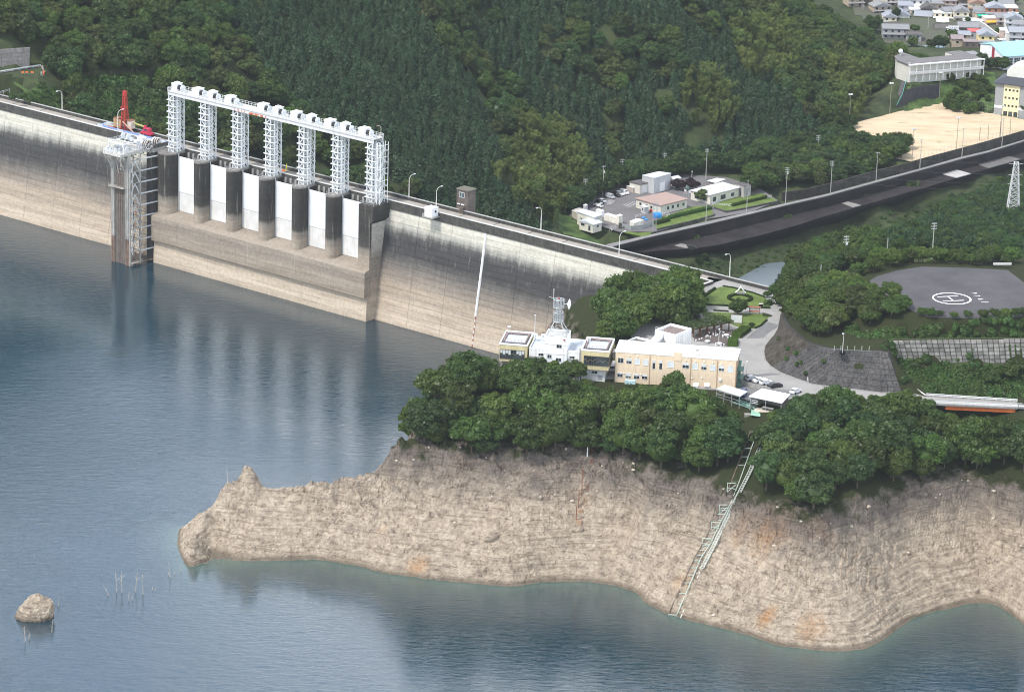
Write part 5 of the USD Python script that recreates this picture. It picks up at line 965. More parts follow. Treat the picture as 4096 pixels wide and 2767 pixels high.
for x0,x1,zb,(wx0,wx1,wy0,wy1),n in ((0,xl1,zb_l,(82,470,992,1165),9),(xr0,W2,zb_r,(1435,1830,1095,1272),10)):
    m=MB();m.box(x0,x1,0,12.5,zb,9.3);obj('wing_wall',m,GOLD,wb)
    m=MB();m.box(x0+0.25,x1-0.25,0.25,12.2,9.3,9.36);obj('wing_roof',m,DROOF,wb);m=MB();parapet(m,x0-0.1,x1+0.1,-0.1,12.6,9.3,9.75,0.3);obj('wing_parapet',m,WHITE,wb)
    m=MB();m.box(x0+1.2,x1-1.2,2.5,9.5,9.36,9.5);obj('roof_membrane',m,BM,wb)
    m=MB()
    for h in (0.5,1.0):
        for p,q in (((x0+0.9,2.2),(x1-0.9,2.2)),((x0+0.9,9.8),(x1-0.9,9.8)),((x0+0.9,2.2),(x0+0.9,9.8)),((x1-0.9,2.2),(x1-0.9,9.8))):m.beam((*p,9.4+h),(*q,9.4+h),0.07)
    for x in np.linspace(x0+0.9,x1-0.9,7):
        for y in (2.2,9.8):m.box(x-0.04,x+0.04,y-0.04,y+0.04,9.4,10.4)
    obj('roof_railing',m,mat('pinkish_rail',(0.45,0.30,0.26)),wb)
    X0,Z1=wx(wx0,wy0);X1,Z0=wx(wx1,wy1);zt=Z1
    for i in range(n):
        a0,a1=X0+(X1-X0)*i/n,X0+(X1-X0)*(i+1)/n;zs_=Z0+(Z1-Z0)*(0.45 if i % 2 else 0.6)
        for za,zb2 in ((Z0,zs_),(zs_,Z1)):
            m=MB();m.box(a0+0.05,a1-0.05,-0.04,0.02,za+0.05,zb2-0.05);w_=obj('window',m,GLASS,wb)
            if x0 == 0 and i in (0,1,2,3,6,7,8) and za > Z0:m=MB();m.box(a0+0.07,a1-0.07,-0.055,-0.04,za+0.08,zb2-0.1);obj('blind',m,BLIND,w_)
    m=MB()
    for i in range(n+1):a0=X0+(X1-X0)*i/n;m.box(a0-0.05,a0+0.05,-0.1,0.01,Z0,Z1)
    m.box(X0,X1,-0.1,0.01,Z1,Z1+0.08);m.box(X0,X1,-0.1,0.01,Z0-0.08,Z0);obj('window_frame',m,mat('dark_bronze_frame',(0.10,0.085,0.075)),wb)
m=MB();m.box(W2-0.02,W2+0.06,0.6,11.5,zb_r+1.0,8.0);obj('end_glazing',m,mat('dark_bronze_frame',(0.10,0.085,0.075)),wb)
m=MB();m.box(0.6,xl1,1.5,11.5,-1.5,zb_l);m.box(xr0,W2-1.2,1.5,11.5,-1.5,zb_r);obj('undercroft_wall',m,DIRTYW,wb)
X,Z=wx(1582,1385);window(wb,X+0.2,Z,1.7,0.8,1.5);X,Z=wx(1680,1440);m=MB()
for i in range(5):m.box(X-0.7,X+0.7,1.38,1.5,0.1+0.32*i,0.34+0.32*i)
obj('louvre',m,GALV,wb)
m=MB();m.box(xc0,xc1,0.4,12.0,-1.5,8.2);obj('central_wall',m,DIRTYW,wb);m=MB();m.box(xc0+0.2,xc1-0.2,0.7,11.8,8.2,8.3);obj('central_roof',m,BM,wb);m=MB();parapet(m,xc0,xc1,0.35,12.0,8.2,8.9,0.22);obj('central_parapet',m,DIRTYW,wb)
m=MB();m.box(xt0,xt1,0.0,7.5,-1.5,12.4);obj('tower_wall',m,WHITE,wb);m=MB();m.box(xt0+0.2,xt1-0.2,0.25,7.3,12.4,12.5);obj('tower_roof',m,LCONC,wb);m=MB();parapet(m,xt0-0.05,xt1+0.05,-0.05,7.55,12.4,12.9,0.25);obj('tower_parapet',m,WHITE,wb)
m=MB()
for zz in (10.6,7.6,4.6):m.box(xt0-0.03,xt1+0.03,-0.14,-0.01,zz,zz+0.12)
for x in (xt0+0.6,xt1-1.1):m.box(x,x+0.12,-0.12,-0.01,1,10.6)
obj('tower_trim',m,DIRTYW,wb)
m=MB();m.box(xc0,xt0-0.05,0.28,0.39,5.9,6.3);m.box(xt1+0.05,xc1,0.28,0.39,5.9,6.3);m.box(xt1+0.05,xc1,0.28,0.39,2.2,2.5);obj('ledge',m,CONC,wb)
for x,y,w,h,yy in [(1032,945,84,58,0),(877,1108,66,56,0),(1022,1160,84,54,0),(1237,1130,82,34,0.4),(737,1085,80,40,0.4)]:
    X,Z=wx(x,y);window(wb,X,Z,w/4.026/13.6,h/4.026/12.9,yy,WHITE,GLASS)
m=MB();m.box(xc1-0.3,xc1+0.5,0.2,1.2,2,9.6);obj('downpipe_shaft',m,CONC,wb)
for x,y in [(590,725),(710,730),(1450,870)]:
    X,Z=wx(x,y);m=MB();m.box(X-0.5,X+0.5,8.5,9.2,9.4,10.6);u_=obj('air_conditioner',m,WHITE,wb);m=MB();m.box(X-0.3,X+0.3,8.47,8.5,9.6,10.4);obj('fan_grille',m,GALV,u_)
for x,zz,m_ in [(xt1-0.9,12.2,RED)]:m=MB();m.ball((x,-0.2,zz),0.28,1);obj('siren',m,RED,wb)
cw=thing('linking_corridor','small roofed corridor joining the white and cream offices','corridor',o2,r2);m=MB();m.box(W2+0.1,W2+2.4,8.0,10.5,5.2,6.9);obj('wall',m,mat('corridor_grey',(0.45,0.45,0.45)),cw);m=MB();m.box(W2,W2+2.5,7.8,10.7,6.9,7.1);obj('roof',m,WHITE,cw)
an=thing('aerial_tower','grey tubular aerial tower with caged drums and a white dish on the control office','antenna tower',o2+np.array([math.cos(r2),math.sin(r2),0])*(xt0+xt1)/2+np.array([-math.sin(r2),math.cos(r2),0])*3.6+np.array([0,0,12.5]),r2)
hw=(xt1-xt0)/2-0.4
for a,b in ((-hw,-3),(hw,-3),(hw,3),(-hw,3)):m=MB();m.tube([(a,b,0),(a*0.33,b*0.33,4.2)],0.13,6);m.tube([(a,b,0),(0,b*0.4,2.6)],0.07,5);m.tube([(a,b,0),(a*0.4,0,2.6)],0.07,5);obj('leg',m,GALV,an)
def cage(m,r,z0,z1,n):
    a=np.linspace(0,2*np.pi,17)
    for z in (z0,z1):m.tube([(r*math.cos(t),r*math.sin(t),z) for t in a],0.1,5)
    for t in np.arange(n)*2*np.pi/n:m.tube([(r*math.cos(t),r*math.sin(t),z0),(r*math.cos(t),r*math.sin(t),z1)],0.055,4)
    for t in np.arange(5)*2*np.pi/5:
        for z in (z0,z1):m.tube([(0,0,z),(r*math.cos(t),r*math.sin(t),z)],0.05,4)
for r,z0,z1,n in ((1.45,4.2,7.0,16),(0.7,4.2,11,7),(1.6,8.6,11.0,22)):m=MB();cage(m,r,z0,z1,n);obj('cage',m,GALV,an)
m=MB();m.ball((0.0,0,11.3),0.28,1);obj('beacon',m,RED,an)
m=MB();m.tube([(-1.6,0,10.5),(-1.6,0,14.2)],0.07,5);m.tube([(-1.6,0,11.2),(-2.9,0,11.5)],0.05,4);m.tube([(-2.9,-0.5,11.5),(-2.9,0.5,11.5)],0.05,4);obj('whip_aerial',m,STEEL,an)
m=MB();t_=np.linspace(0,2*np.pi,25)[:-1];rr=[0.05,0.8,1.35,1.65];xx=[0.55,0.38,0.2,0.0];v=[[3.1+x_,r*math.cos(q)*0.95,9.7+r*math.sin(q)] for r,x_ in zip(rr,xx) for q in t_];v += [[2.55,0.3*math.cos(q),9.7+0.3*math.sin(q)] for q in t_]
f=[[i*24+j,i*24+(j+1) % 24,(i+1)*24+(j+1) % 24,(i+1)*24+j] for i in range(4) for j in range(24)];m.add(v,f);obj('dish',m,WHITE,an);m=MB();m.tube([(1.5,0,9.7),(2.7,0,9.7)],0.15,5);obj('dish_arm',m,GALV,an)
wm=thing('roof_mast','slim white mast with weather instruments on the left of the control office roof','mast',o2+np.array([math.cos(r2),math.sin(r2),0])*wx(572,700)[0]+np.array([-math.sin(r2),math.cos(r2),0])*9+np.array([0,0,8.3]));m=MB();m.tube([(0,0,0),(0,0,8.2)],[0.08,0.05],5);obj('pole',m,STEEL,wm);m=MB();m.box(-0.25,0.25,-0.1,0.1,7.9,8.2);m.ball((0,0,1.6),0.2,1);obj('instrument',m,WHITE,wm)
cm=thing('roof_camera','white camera on a short post at the left end of the control office roof','camera',o2+np.array([-math.sin(r2),math.cos(r2),0])*10+np.array([1.2,0,9.4]));m=MB();m.tube([(0,0,0),(0,0,2.2)],0.06,5);obj('post',m,STEEL,cm);m=MB();m.box(-0.5,0.5,-0.15,0.15,2.2,2.55);obj('camera_head',m,WHITE,cm)

# white annex behind the cream office
pL,pB,pR=CR(1062,62,11),CR(1290,-20,11),CR(1568,47,11);e1=pB-pL;e2=pR-pB;r3=math.atan2(*(-(e1)[:2])[::-1]);o3=np.array([pR[0],pR[1],0])+(pL-pB)*[1,1,0]
r3=math.atan2(e2[1],e2[0]);o3=np.array([pL[0],pL[1],0.0]);la,lb=np.hypot(*e2[:2]),abs(np.cross(e2[:2]/np.hypot(*e2[:2]),e1[:2]))
axn=thing('white_annex','white stepped annex with rooftop terraces behind the cream office','building',o3,r3);sh=e1[:2]@(e2[:2]/np.hypot(*e2[:2]))
m=MB();m.box(0,la,0,lb,-0.5,10.2);obj('wall',m,DIRTYW,axn);m=MB();parapet(m,0,la,0,lb,10.2,11.0,0.3);obj('parapet',m,WHITE,axn);m=MB();m.box(0.3,la-0.3,0.3,lb-0.3,10.2,10.26);obj('roof',m,mat('brown_roof_deck',(0.19,0.15,0.14),0.9,0.25),axn)
m=MB()
for x in np.linspace(0.2,la*0.4,6):m.box(x-0.03,x+0.03,0.05,0.1,11.0,11.9)
m.box(0.2,la*0.4,0.05,0.1,11.85,11.95);obj('railing',m,STEEL,axn)
m=MB();m.box(-6.5,la*0.45,-8.5,0.0,-0.5,6.8);obj('lower_wall',m,WHITE,axn);m=MB();parapet(m,-6.5,la*0.45,-8.5,-0.02,6.8,7.5,0.3);obj('lower_parapet',m,WHITE,axn);m=MB();m.box(-6.2,la*0.45-0.3,-8.2,-0.3,6.8,6.86);obj('lower_roof',m,mat('dark_brown_roof',(0.07,0.055,0.05),0.9,0.3),axn)
m=MB();m.box(la*0.45+0.02,la+5,-7.5,-0.02,-0.5,6.0);obj('side_wall',m,WHITE,axn);m=MB();parapet(m,la*0.45+0.04,la+5,-7.5,-0.05,6.0,6.5,0.3);obj('side_parapet',m,WHITE,axn);m=MB();m.box(la*0.45+0.3,la+4.7,-7.2,-0.3,6.0,6.05);obj('side_roof',m,DROOF,axn)
m=MB();m.beam((la*0.32,-0.2,9.8),(la*0.32,-5.5,7.0),1.8,0.3);m.beam((la*0.32-1.0,-0.2,10.3),(la*0.32-1.0,-5.5,7.6),0.15,1.2);m.beam((la*0.32+1.0,-0.2,10.3),(la*0.32+1.0,-5.5,7.6),0.15,1.2);obj('outdoor_stair',m,WHITE,axn)
m=MB();m.hexa([(la*0.5,-0.6,9.0),(la*0.75,-0.6,7.0),(la*0.75,-0.05,7.0),(la*0.5,-0.05,9.0),(la*0.5,-0.6,10.8),(la*0.75,-0.6,8.2),(la*0.75,-0.05,8.2),(la*0.5,-0.05,10.8)]);obj('stair_wall',m,WHITE,axn)

# ------------------------------------------------------------------ retaining walls
MOSS=mat('brown_mossy_wall',(0.05,0.036,0.025),0.95,0.4,0.4,col2=(0.085,0.075,0.062),streak=0.4,bump=0.08,bscale=1.5);DARKW=mat('dark_grey_wall',(0.085,0.082,0.082),0.95,0.35,0.3,streak=0.55,bump=0.05)
def wall_panels(o,foots,tops,cols,rows,m1,thick=0.7,gap=0.13,skip=None):
    """panels laid between a foot line and a top line (world points)"""
    cents=np.mean([*foots,*tops],0)
    for i in range(len(foots)-1):
        for c in range(cols[i]):
            u0,u1=c/cols[i],(c+1)/cols[i];f0,f1=foots[i]+(foots[i+1]-foots[i])*u0,foots[i]+(foots[i+1]-foots[i])*u1;t0,t1=tops[i]+(tops[i+1]-tops[i])*u0,tops[i]+(tops[i+1]-tops[i])*u1
            d=f1-f0;n=np.array([-d[1],d[0],0]);n=n/np.linalg.norm(n)*thick;n=n if n@((t0+t1-f0-f1)*[1,1,0]+np.array([0,1e-6,0])) > 0 else -n
            R=rows[i]
            for r in range(R):
                v0,v1=r/R,(r+1)/R-gap/ max(1,np.linalg.norm(t0-f0));g=gap/np.linalg.norm(d)*0.5
                A=[f0+(t0-f0)*v,f1+(t1-f1)*v] if False else None
                q=lambda uu,v:(f0*(1-uu)+f1*uu)+((t0*(1-uu)+t1*uu)-(f0*(1-uu)+f1*uu))*v
                a_,b_,c_,d_=q(g,v0),q(1-g,v0),q(1-g,v1),q(g,v1);pr=n*rng.uniform(-0.05,0.02)
                if skip and skip(i,c,r):continue
                m=MB();m.hexa([a_+pr,b_+pr,b_+n,a_+n,d_+pr,c_+pr,c_+n,d_+n]);obj('wall_panel',m,m1[i],o,world=True)
rw=thing('retaining_wall','tall curved dark stained retaining wall along the road below the helipad','retaining wall',wallfoot[5]+np.array([6,0,0]))
wall_panels(rw,wallfoot,walltop,[1,2,2,2,2,2,3,3,4,4,3],[2,4,5,6,7,7,7,7,7,7,7],[MOSS]*6+[DARKW]*5)
m=MB();bk=[(np.array([0.5,0.9,0]),wallfoot,walltop)]
for i in range(len(wallfoot)-1):a_,b_,c_,d_=wallfoot[i],wallfoot[i+1],walltop[i+1],walltop[i];o_b=np.array([0.35,0.55,0]);m.hexa([a_+o_b-[0,0,1],b_+o_b-[0,0,1],b_+o_b*3-[0,0,1],a_+o_b*3-[0,0,1],d_+o_b-[0,0,.1],c_+o_b-[0,0,.1],c_+o_b*3-[0,0,.1],d_+o_b*3-[0,0,.1]])
obj('wall_backing',m,mat('black_joint',(0.025,0.024,0.022)),rw,world=True)
m=MB();kb=[p+np.array([-0.35,-0.35,0]) for p in wallfoot[2:]]
for a_,b_ in zip(kb[:-1],kb[1:]):m.beam(a_+[0,0,0.06],b_+[0,0,0.06],0.3,0.22)
obj('kerb',m,CONC,rw,world=True)
p_=HP(822,1440,8);m=MB();m.tube([HP(822,1412,10),HP(828,1500,4.2)],0.9,8);obj('lamp_pier',m,DARKW,rw,world=True)
fn=thing('wall_fence','sparse pale green post fence along the top of the dark retaining wall','fence',walltop[7])
for x in (1665,1735,1805,1880,1955,2030):m=MB();p=PK(x,785,10);m.beam(p,p+[0,0,1.3],0.12);obj('post',m,mat('pale_green_post',(0.45,0.52,0.46)),fn,world=True)
m=MB();m.beam(PK(1640,772,11),PK(2060,795,11),0.04);obj('wire',m,GALV,fn,world=True)
bw=thing('block_wall','pale grey block retaining wall with green growth in its joints','retaining wall',HP(1650,1500,0));BLK=[mat(f'pale_block_{i}',c,0.95,0.2,0.5,streak=0.2,bump=0.05) for i,c in enumerate([(0.28,0.265,0.25),(0.21,0.20,0.185),(0.34,0.325,0.305)])]
F0,F1,T0,T1=BWF[0],BWF[-1],BWT[0],BWT[-1]
NCB,NRB=30,7
class _mm(dict):
    def __missing__(s_,i):return BLK[int(rng.integers(0,3))]
for cc in range(NCB):
    u0,u1=cc/NCB,(cc+1)/NCB;f0,f1=F0+(F1-F0)*u0,F0+(F1-F0)*u1;t0,t1=T0+(T1-T0)*u0,T0+(T1-T0)*u1
    wall_panels(bw,[f0,f1],[t0,t1],[1],[NRB],_mm(),0.5,0.22)
m=MB();m.hexa([F0+[0,.45,0],F1+[0,.45,0],F1+[0,1.2,0],F0+[0,1.2,0],T0+[0,.45,0],T1+[0,.45,0],T1+[0,1.2,0],T0+[0,1.2,0]]);obj('wall_backing',m,mat('mossy_joint',(0.05,0.06,0.028),0.95,0.3),bw,world=True)
_rg=np.random.default_rng(12);n_=7000;uu=(np.floor(_rg.uniform(0,NCB,n_))+_rg.normal(0,0.06,n_))/NCB;vv=_rg.uniform(0,1,n_);ok=meshkit.noise(np.c_[uu*9,vv*3,0*uu]) > 0.40;uu,vv=uu[ok],vv[ok]
pp=(F0+(F1-F0)*uu[:,None])*(1-vv[:,None])+(T0+(T1-T0)*uu[:,None])*vv[:,None];m=MB();m.add(*leaves(pp+np.array([0,-0.12,0]),np.tile([0,-1.0,0.3],(len(pp),1)),0.26,_rg));o=obj('vine',m,LF_BRIGHT,bw,world=True);tag(o,kind='stuff')

# helipad
flat('helipad_pavement',helipad,17.0,mat('helipad_asphalt',(0.070,0.067,0.074),0.92,0.22,0.09,bump=0.01))
hc=HP(1582,1036,17);hm=thing('helipad_marking','white circled letter H painted on the helipad','marking',hc+np.array([0,0,0.004]))
def ringmesh(r0,r1,z0,z1,n=64):
    a=np.linspace(0,2*np.pi,n+1)[:-1];v=[[r*math.cos(t),r*math.sin(t),z] for z in (z0,z1) for r in (r0,r1) for t in a];f=[]
    for i in range(n):j=(i+1) % n;f += [[2*n+i,3*n+i,3*n+j,2*n+j],[n+i,n+j,3*n+j,3*n+i],[i,2*n+i,2*n+j,j]]
    return v,f
R_=6.0;m=MB();m.add(*ringmesh(R_-0.55,R_,0,0.01,72));obj('circle',m,PAVEWHITE,hm)
H1,H2=(HP(1480,1024,17),HP(1626,1018,17)),(HP(1520,1054,17),HP(1668,1048,17));Hx=(HP(1553,1021,17),HP(1594,1051,17));m=MB()
for p,q in (H1,H2,Hx):m.beam(p-hc+[0,0,0.0],q-hc+[0,0,0.0],0.42,0.02,(0,0,1))
obj('letter_h',m,PAVEWHITE,hm)
HT=crop(3660,1100,5.33);dirv=HT(1200,385,17)-HT(1520,570,17);hdir=HT(1320,385,17)-HT(1190,395,17)
for txt,(x,y),hgt in (('9',(1275,388),1.35),('.',(1196,393),1.0),('7',(1335,447),1.35),('.',(1258,448),1.0),('6',(1400,512),1.45),('2',(1525,577),1.1),('t',(1440,577),1.1)):
    tm_=meshkit.text_mesh(txt,hgt,0.012,True);b_=tm_.bounds.mean(0);v=np.array(tm_.vertices)-[b_[0],b_[1],0];ang=math.atan2(hdir[1],hdir[0])-math.pi/2;c,s=math.cos(ang),math.sin(ang);m=MB();m.add(np.c_[v[:,0]*c-v[:,1]*s,v[:,0]*s+v[:,1]*c,v[:,2]]+(HT(x,y,17)-hc),tm_.faces);obj('numeral',m,PAVEWHITE,hm)
flat('helipad_path',[HP(x,y,17) for x,y in [(1870,785),(2000,785),(2000,800),(1870,800)]],17.02,PALEROAD)

# bridge
bd=thing('road_bridge','road bridge with white railings and an orange girder at the right edge','bridge',BR(1500,1200,0));q1,q2,q3,q4=BR(800,1115,0),BR(2215,1206,0),BR(2222,1292,0),BR(826,1226,0)
def slab(a,b,c,d,z0,z1):m=MB();m.hexa([a*[1,1,0]+[0,0,z0],b*[1,1,0]+[0,0,z0],c*[1,1,0]+[0,0,z0],d*[1,1,0]+[0,0,z0],a*[1,1,0]+[0,0,z1],b*[1,1,0]+[0,0,z1],c*[1,1,0]+[0,0,z1],d*[1,1,0]+[0,0,z1]]);return m
obj('deck',slab(q4,q3,q2,q1,-0.45,0.02),PALEROAD,bd,world=True)
for a_,b_,nm in ((q4,q3,'near'),(q1,q2,'far')):
    out=(a_-(q1 if nm == 'near' else q4));out=out/np.linalg.norm(out)
    m=MB();m.beam(a_+out*0.1+[0,0,0.0],b_+out*0.1+[0,0,0.0],0.35,0.5);obj('edge_beam',m,CONC,bd,world=True)
    m=MB();m.beam(a_+out*0.1+[0,0,0.55],b_+out*0.1+[0,0,0.55],0.08,0.22);m.beam(a_+out*0.1+[0,0,0.95],b_+out*0.1+[0,0,0.95],0.1,0.16);obj('rail',m,WHITE,bd,world=True)
    for q in np.linspace(0,1,14):p=a_+(b_-a_)*q+out*0.1;m=MB();m.beam(p+[0,0,0.2],p+[0,0,1.05],0.14);obj('rail_post',m,mat('rust_stained_white',(0.66,0.60,0.55),0.7,0.15,2.0),bd,world=True)
    m=MB();g0,g1=a_+(b_-a_)*0.2-out*0.4,b_-out*0.4-(b_-a_)*0.02;m.beam(g0+[0,0,-1.0],g1+[0,0,-1.0],0.3,1.2);obj('girder',m,ORANGE,bd,world=True)
p=BR(2200,1320,-1.6);m=MB();m.box(p[0]-1.0,p[0]+1.2,p[1]-1.2,p[1]+5,-14,-1.6);obj('pier',m,CONC,bd,world=True)
flat('road_end',[q2,q2+np.array([9,-1.0,0]),q3+np.array([9,-1.4,0]),q3],0.03,DARKROAD)
gr=thing('guard_rail','white guard rail on the road beyond the right end of the bridge','guard rail',q3);m=MB();m.beam(q3+[0.4,0.2,0.6],q3+[8.4,-0.6,0.6],0.1,0.4);obj('rail',m,WHITE,gr,world=True)
for q in (0.5,2.5,4.5,6.5):m=MB();m.beam(q3+[q,0.25,-0.3],q3+[q,0.25,0.7],0.12);obj('post',m,WHITE,gr,world=True)
gr=thing('guard_rail','short white guard rail turning off the left end of the bridge','guard rail',q1);p0,p1=BR(585,955,0.6),BR(790,1090,0.6);m=MB();m.beam(p0,p1,0.1,0.35);obj('rail',m,WHITE,gr,world=True)

# ------------------------------------------------------------------ vehicles
def vehicle(kind,lab,p,ang,m1,group=None,name=None,cat='car'):
    L,Wd,prof,cabin={'hatch':(3.9,1.66,[(-1.95,0.3),(-1.97,0.75),(-1.85,0.95),(1.0,0.98),(1.9,0.82),(1.96,0.3)],[(-1.75,0.95),(-1.45,1.5),(0.3,1.52),(1.05,0.97)]),
        'sedan':(4.6,1.75,[(-2.3,0.3),(-2.3,0.8),(-2.0,0.98),(1.1,0.98),(2.2,0.82),(2.3,0.3)],[(-1.75,0.97),(-1.15,1.44),(0.25,1.45),(1.1,0.97)]),
        'suv':(4.5,1.8,[(-2.2,0.4),(-2.25,1.0),(-2.1,1.1),(1.0,1.1),(2.1,0.98),(2.2,0.4)],[(-2.05,1.1),(-1.75,1.72),(0.3,1.74),(1.05,1.09)]),
        'van':(4.7,1.7,[(-2.35,0.35),(-2.35,1.1),(-2.3,1.2),(1.75,1.2),(2.3,1.0),(2.35,0.35)],[(-2.3,1.2),(-2.2,1.97),(1.15,1.98),(1.8,1.18)]),
        'truck':(4.6,1.7,[(-2.3,0.5),(-2.3,0.85),(0.7,0.85),(0.72,1.0),(2.2,1.0),(2.3,0.4)],[(0.75,1.0),(0.8,1.85),(1.7,1.87),(2.2,1.0)])}[kind]
    o=thing(name or {'van':'van','truck':'small_truck'}.get(kind,'car'),lab,cat,p,ang,group)
    def ext(pr,w0,w1,z):
        n=len(pr);pr=np.asarray(pr);zz=(pr[:,1]-pr[:,1].min())/(np.ptp(pr[:,1])+1e-9);w=w0+(w1-w0)*zz;a=np.c_[pr[:,0],-w/2,pr[:,1]];b=np.c_[pr[:,0],w/2,pr[:,1]];m=MB();m.add(np.vstack([a,b]),[[i,(i+1) % n,n+(i+1) % n,n+i] for i in range(n)])
        tv,tf=trimesh.creation.triangulate_polygon(Polygon(pr),engine='earcut');m.add(a[:len(tv)] if len(tv) == n else np.c_[tv[:,0],np.full(len(tv),-w0/2),tv[:,1]],tf);m.add(b[:len(tv)] if len(tv) == n else np.c_[tv[:,0],np.full(len(tv),w0/2),tv[:,1]],tf);return m
    obj('body',ext(prof,Wd,Wd*0.97,0),m1,o);obj('cabin',ext(cabin,Wd*0.94,Wd*0.78,0),m1,o)
    cb_=np.array(cabin);z0,z1=cb_[:,1].min()+0.06,cb_[:,1].max()-0.09
    m=MB();c_=cb_.copy();f_=c_[-1]+(c_[-2]-c_[-1])*0.12+[0.02,0.02];g_=c_[-1]+(c_[-2]-c_[-1])*0.9+[0.02,0.02];m.add([[f_[0],-Wd*0.44,f_[1]],[f_[0],Wd*0.44,f_[1]],[g_[0],Wd*0.38,g_[1]],[g_[0],-Wd*0.38,g_[1]]],[[0,1,2,3]]);obj('windscreen',m,GLASS,o)
    m=MB();f_=c_[0]+(c_[1]-c_[0])*0.2+[-0.02,0.02];g_=c_[0]+(c_[1]-c_[0])*0.88+[-0.02,0.02];m.add([[f_[0],-Wd*0.43,f_[1]],[f_[0],Wd*0.43,f_[1]],[g_[0],Wd*0.38,g_[1]],[g_[0],-Wd*0.38,g_[1]]],[[0,1,2,3]]);obj('rear_window',m,GLASS,o)
    for sd in (-1,1):
        m=MB();x0,x1=cb_[0,0]+0.25,cb_[-1,0]-0.25;y0,y1=sd*Wd*0.475,sd*Wd*0.405;xa,xb=cb_[1,0]+0.12,cb_[2,0]-0.08;m.hexa([[x0,y0-0.01,z0],[x1,y0-0.01,z0],[x1,y0+0.01,z0],[x0,y0+0.01,z0],[xa,y1-0.01,z1],[xb,y1-0.01,z1],[xb,y1+0.01,z1],[xa,y1+0.01,z1]]);obj('side_window',m,GLASS,o)
        for x in (-L*0.3,L*0.3):m=MB();a=np.arange(12)*np.pi/6;v=[[x+0.31*math.cos(t),sd*Wd*0.5+e,0.31+0.31*math.sin(t)] for e in (-0.12,0.03) for t in a];m.add(v,[[i,(i+1) % 12,12+(i+1) % 12,12+i] for i in range(12)]);m.add(v[12:],[[0,i,i+1] for i in range(1,11)]);m.add(v[:12],[[0,i,i+1] for i in range(1,11)]);obj('wheel',m,BLACK,o)
        m=MB();m.box(L*0.5-0.12,L*0.5-0.02,sd*Wd*0.36-0.18,sd*Wd*0.36+0.18,0.62,0.78);obj('headlight',m,WHITE,o)
    if kind == 'truck':
        m=MB();m.box(-2.3,0.65,-0.85,0.85,0.86,0.92);m.box(-2.3,0.65,-0.85,-0.8,0.92,1.2);m.box(-2.3,0.65,0.8,0.85,0.92,1.2);obj('cargo_bed',m,m1,o)
    return o
CW=mat('car_white',(0.76,0.77,0.78),0.3,0.03,spec=0.5);CK=mat('car_black',(0.015,0.016,0.018),0.25,0.1,spec=0.5);CS=mat('car_silver',(0.42,0.44,0.47),0.3,0.05,spec=0.5);CBL=mat('car_blue',(0.02,0.035,0.13),0.3,0.1,spec=0.5)
def hd(a,b):return math.atan2(b[1]-a[1],b[0]-a[0])
ah=hd(PK(985,1180,0),PK(1105,1160,0))
for kind,lab,(x,y),m1 in [('hatch','grey-blue car at the left end of the row behind the low wall',(800,1098),CS),('sedan','white car second from left in the row behind the low wall',(892,1118),CW),('hatch','white hatchback third from left, half hidden behind the low wall',(950,1140),CW),('sedan','black car at the right end of the row behind the low wall',(1045,1172),CK),('hatch','white car half hidden by trees right of the white boat shed',(1262,1232),CW)]:
    vehicle(kind,lab,PK(x,y,0.02),ah+(0 if x != 1262 else 0.3),m1)
vehicle('van','dark blue minivan parked between the two boat sheds',PK(712,1262,0.02),hd(PK(690,1290,0),PK(740,1230,0)),CBL);vehicle('van','silver van squeezed between the white and cream offices',WB(1895,1330,0.0),math.pi/2-0.1,mat('van_grey',(0.5,0.5,0.5),0.3))
lw=thing('low_wall','low grey concrete wall in front of the parked cars','wall',PK(850,1160,0));m=MB();m.beam(PK(693,1128,0.55),PK(1003,1202,0.55),0.3,1.3);m.beam(PK(693,1128,0.55),PK(705,1070,0.55),0.3,1.3);obj('wall_body',m,CONC,lw,world=True)
tag(obj('planter_shrub',(lambda mb:(mb.arrays()[0]+PK(755,1072,0.3),mb.arrays()[1]))(crown_shrub(5,1.3,0.9,200,0.22)),LF_DHEDGE),'small shrub at the corner of the low wall beside the parked cars','shrub')

# ------------------------------------------------------------------ boat sheds, incline, gauge ladder
def roof4(ps,th=0.18):
    m=MB();m.hexa([*(p-[0,0,th] for p in ps),*ps]);return m
sh1=thing('open_shed','open carport with a weathered pale slatted roof by the cream office','shed',PK(590,1260,0));s1=[PK(430,1187,2.7),PK(682,1268,2.7),PK(762,1216,3.2),PK(515,1146,3.2)]
obj('roof',roof4(s1),mat('weathered_slats',(0.46,0.45,0.42),0.9,0.3,2.0,col2=(0.55,0.62,0.60)),sh1,world=True)
for u_ in (0.02,0.34,0.66,0.98):
    for a_,b_ in ((s1[0],s1[1]),(s1[3],s1[2])):p=a_+(b_-a_)*u_;m=MB();m.beam(p*[1,1,0]+[0,0,-1.2],p-[0,0,0.15],0.14);obj('post',m,GALV,sh1,world=True)
m=MB()
for zz in (0.4,1.2):m.beam(s1[0]*[1,1,0]+[0,0,zz],s1[1]*[1,1,0]+[0,0,zz],0.08);m.beam(s1[0]*[1,1,0]+[0,0,zz],s1[3]*[1,1,0]+[0,0,zz],0.08)
obj('side_rail',m,GALV,sh1,world=True)
sh2=thing('boat_shed','boat shed with a bright white roof and open dark front','shed',PK(960,1290,0));s2=[PK(772,1264,3.3),PK(1122,1336,3.3),PK(1205,1245,4.0),PK(912,1184,4.0)]
obj('roof',roof4(s2,0.25),WHITE,sh2,world=True);ctr=np.mean(s2,0)*[1,1,0]
def ins(p,f=0.92):return ctr+(p*[1,1,0]-ctr)*f
m=MB();m.beam(ins(s2[3])+[0,0,1.5],ins(s2[2])+[0,0,1.5],0.15,3.4);m.beam(ins(s2[0])+[0,0,1.2],ins(s2[3])+[0,0,1.2],0.15,3.0);obj('wall',m,CONC,sh2,world=True)
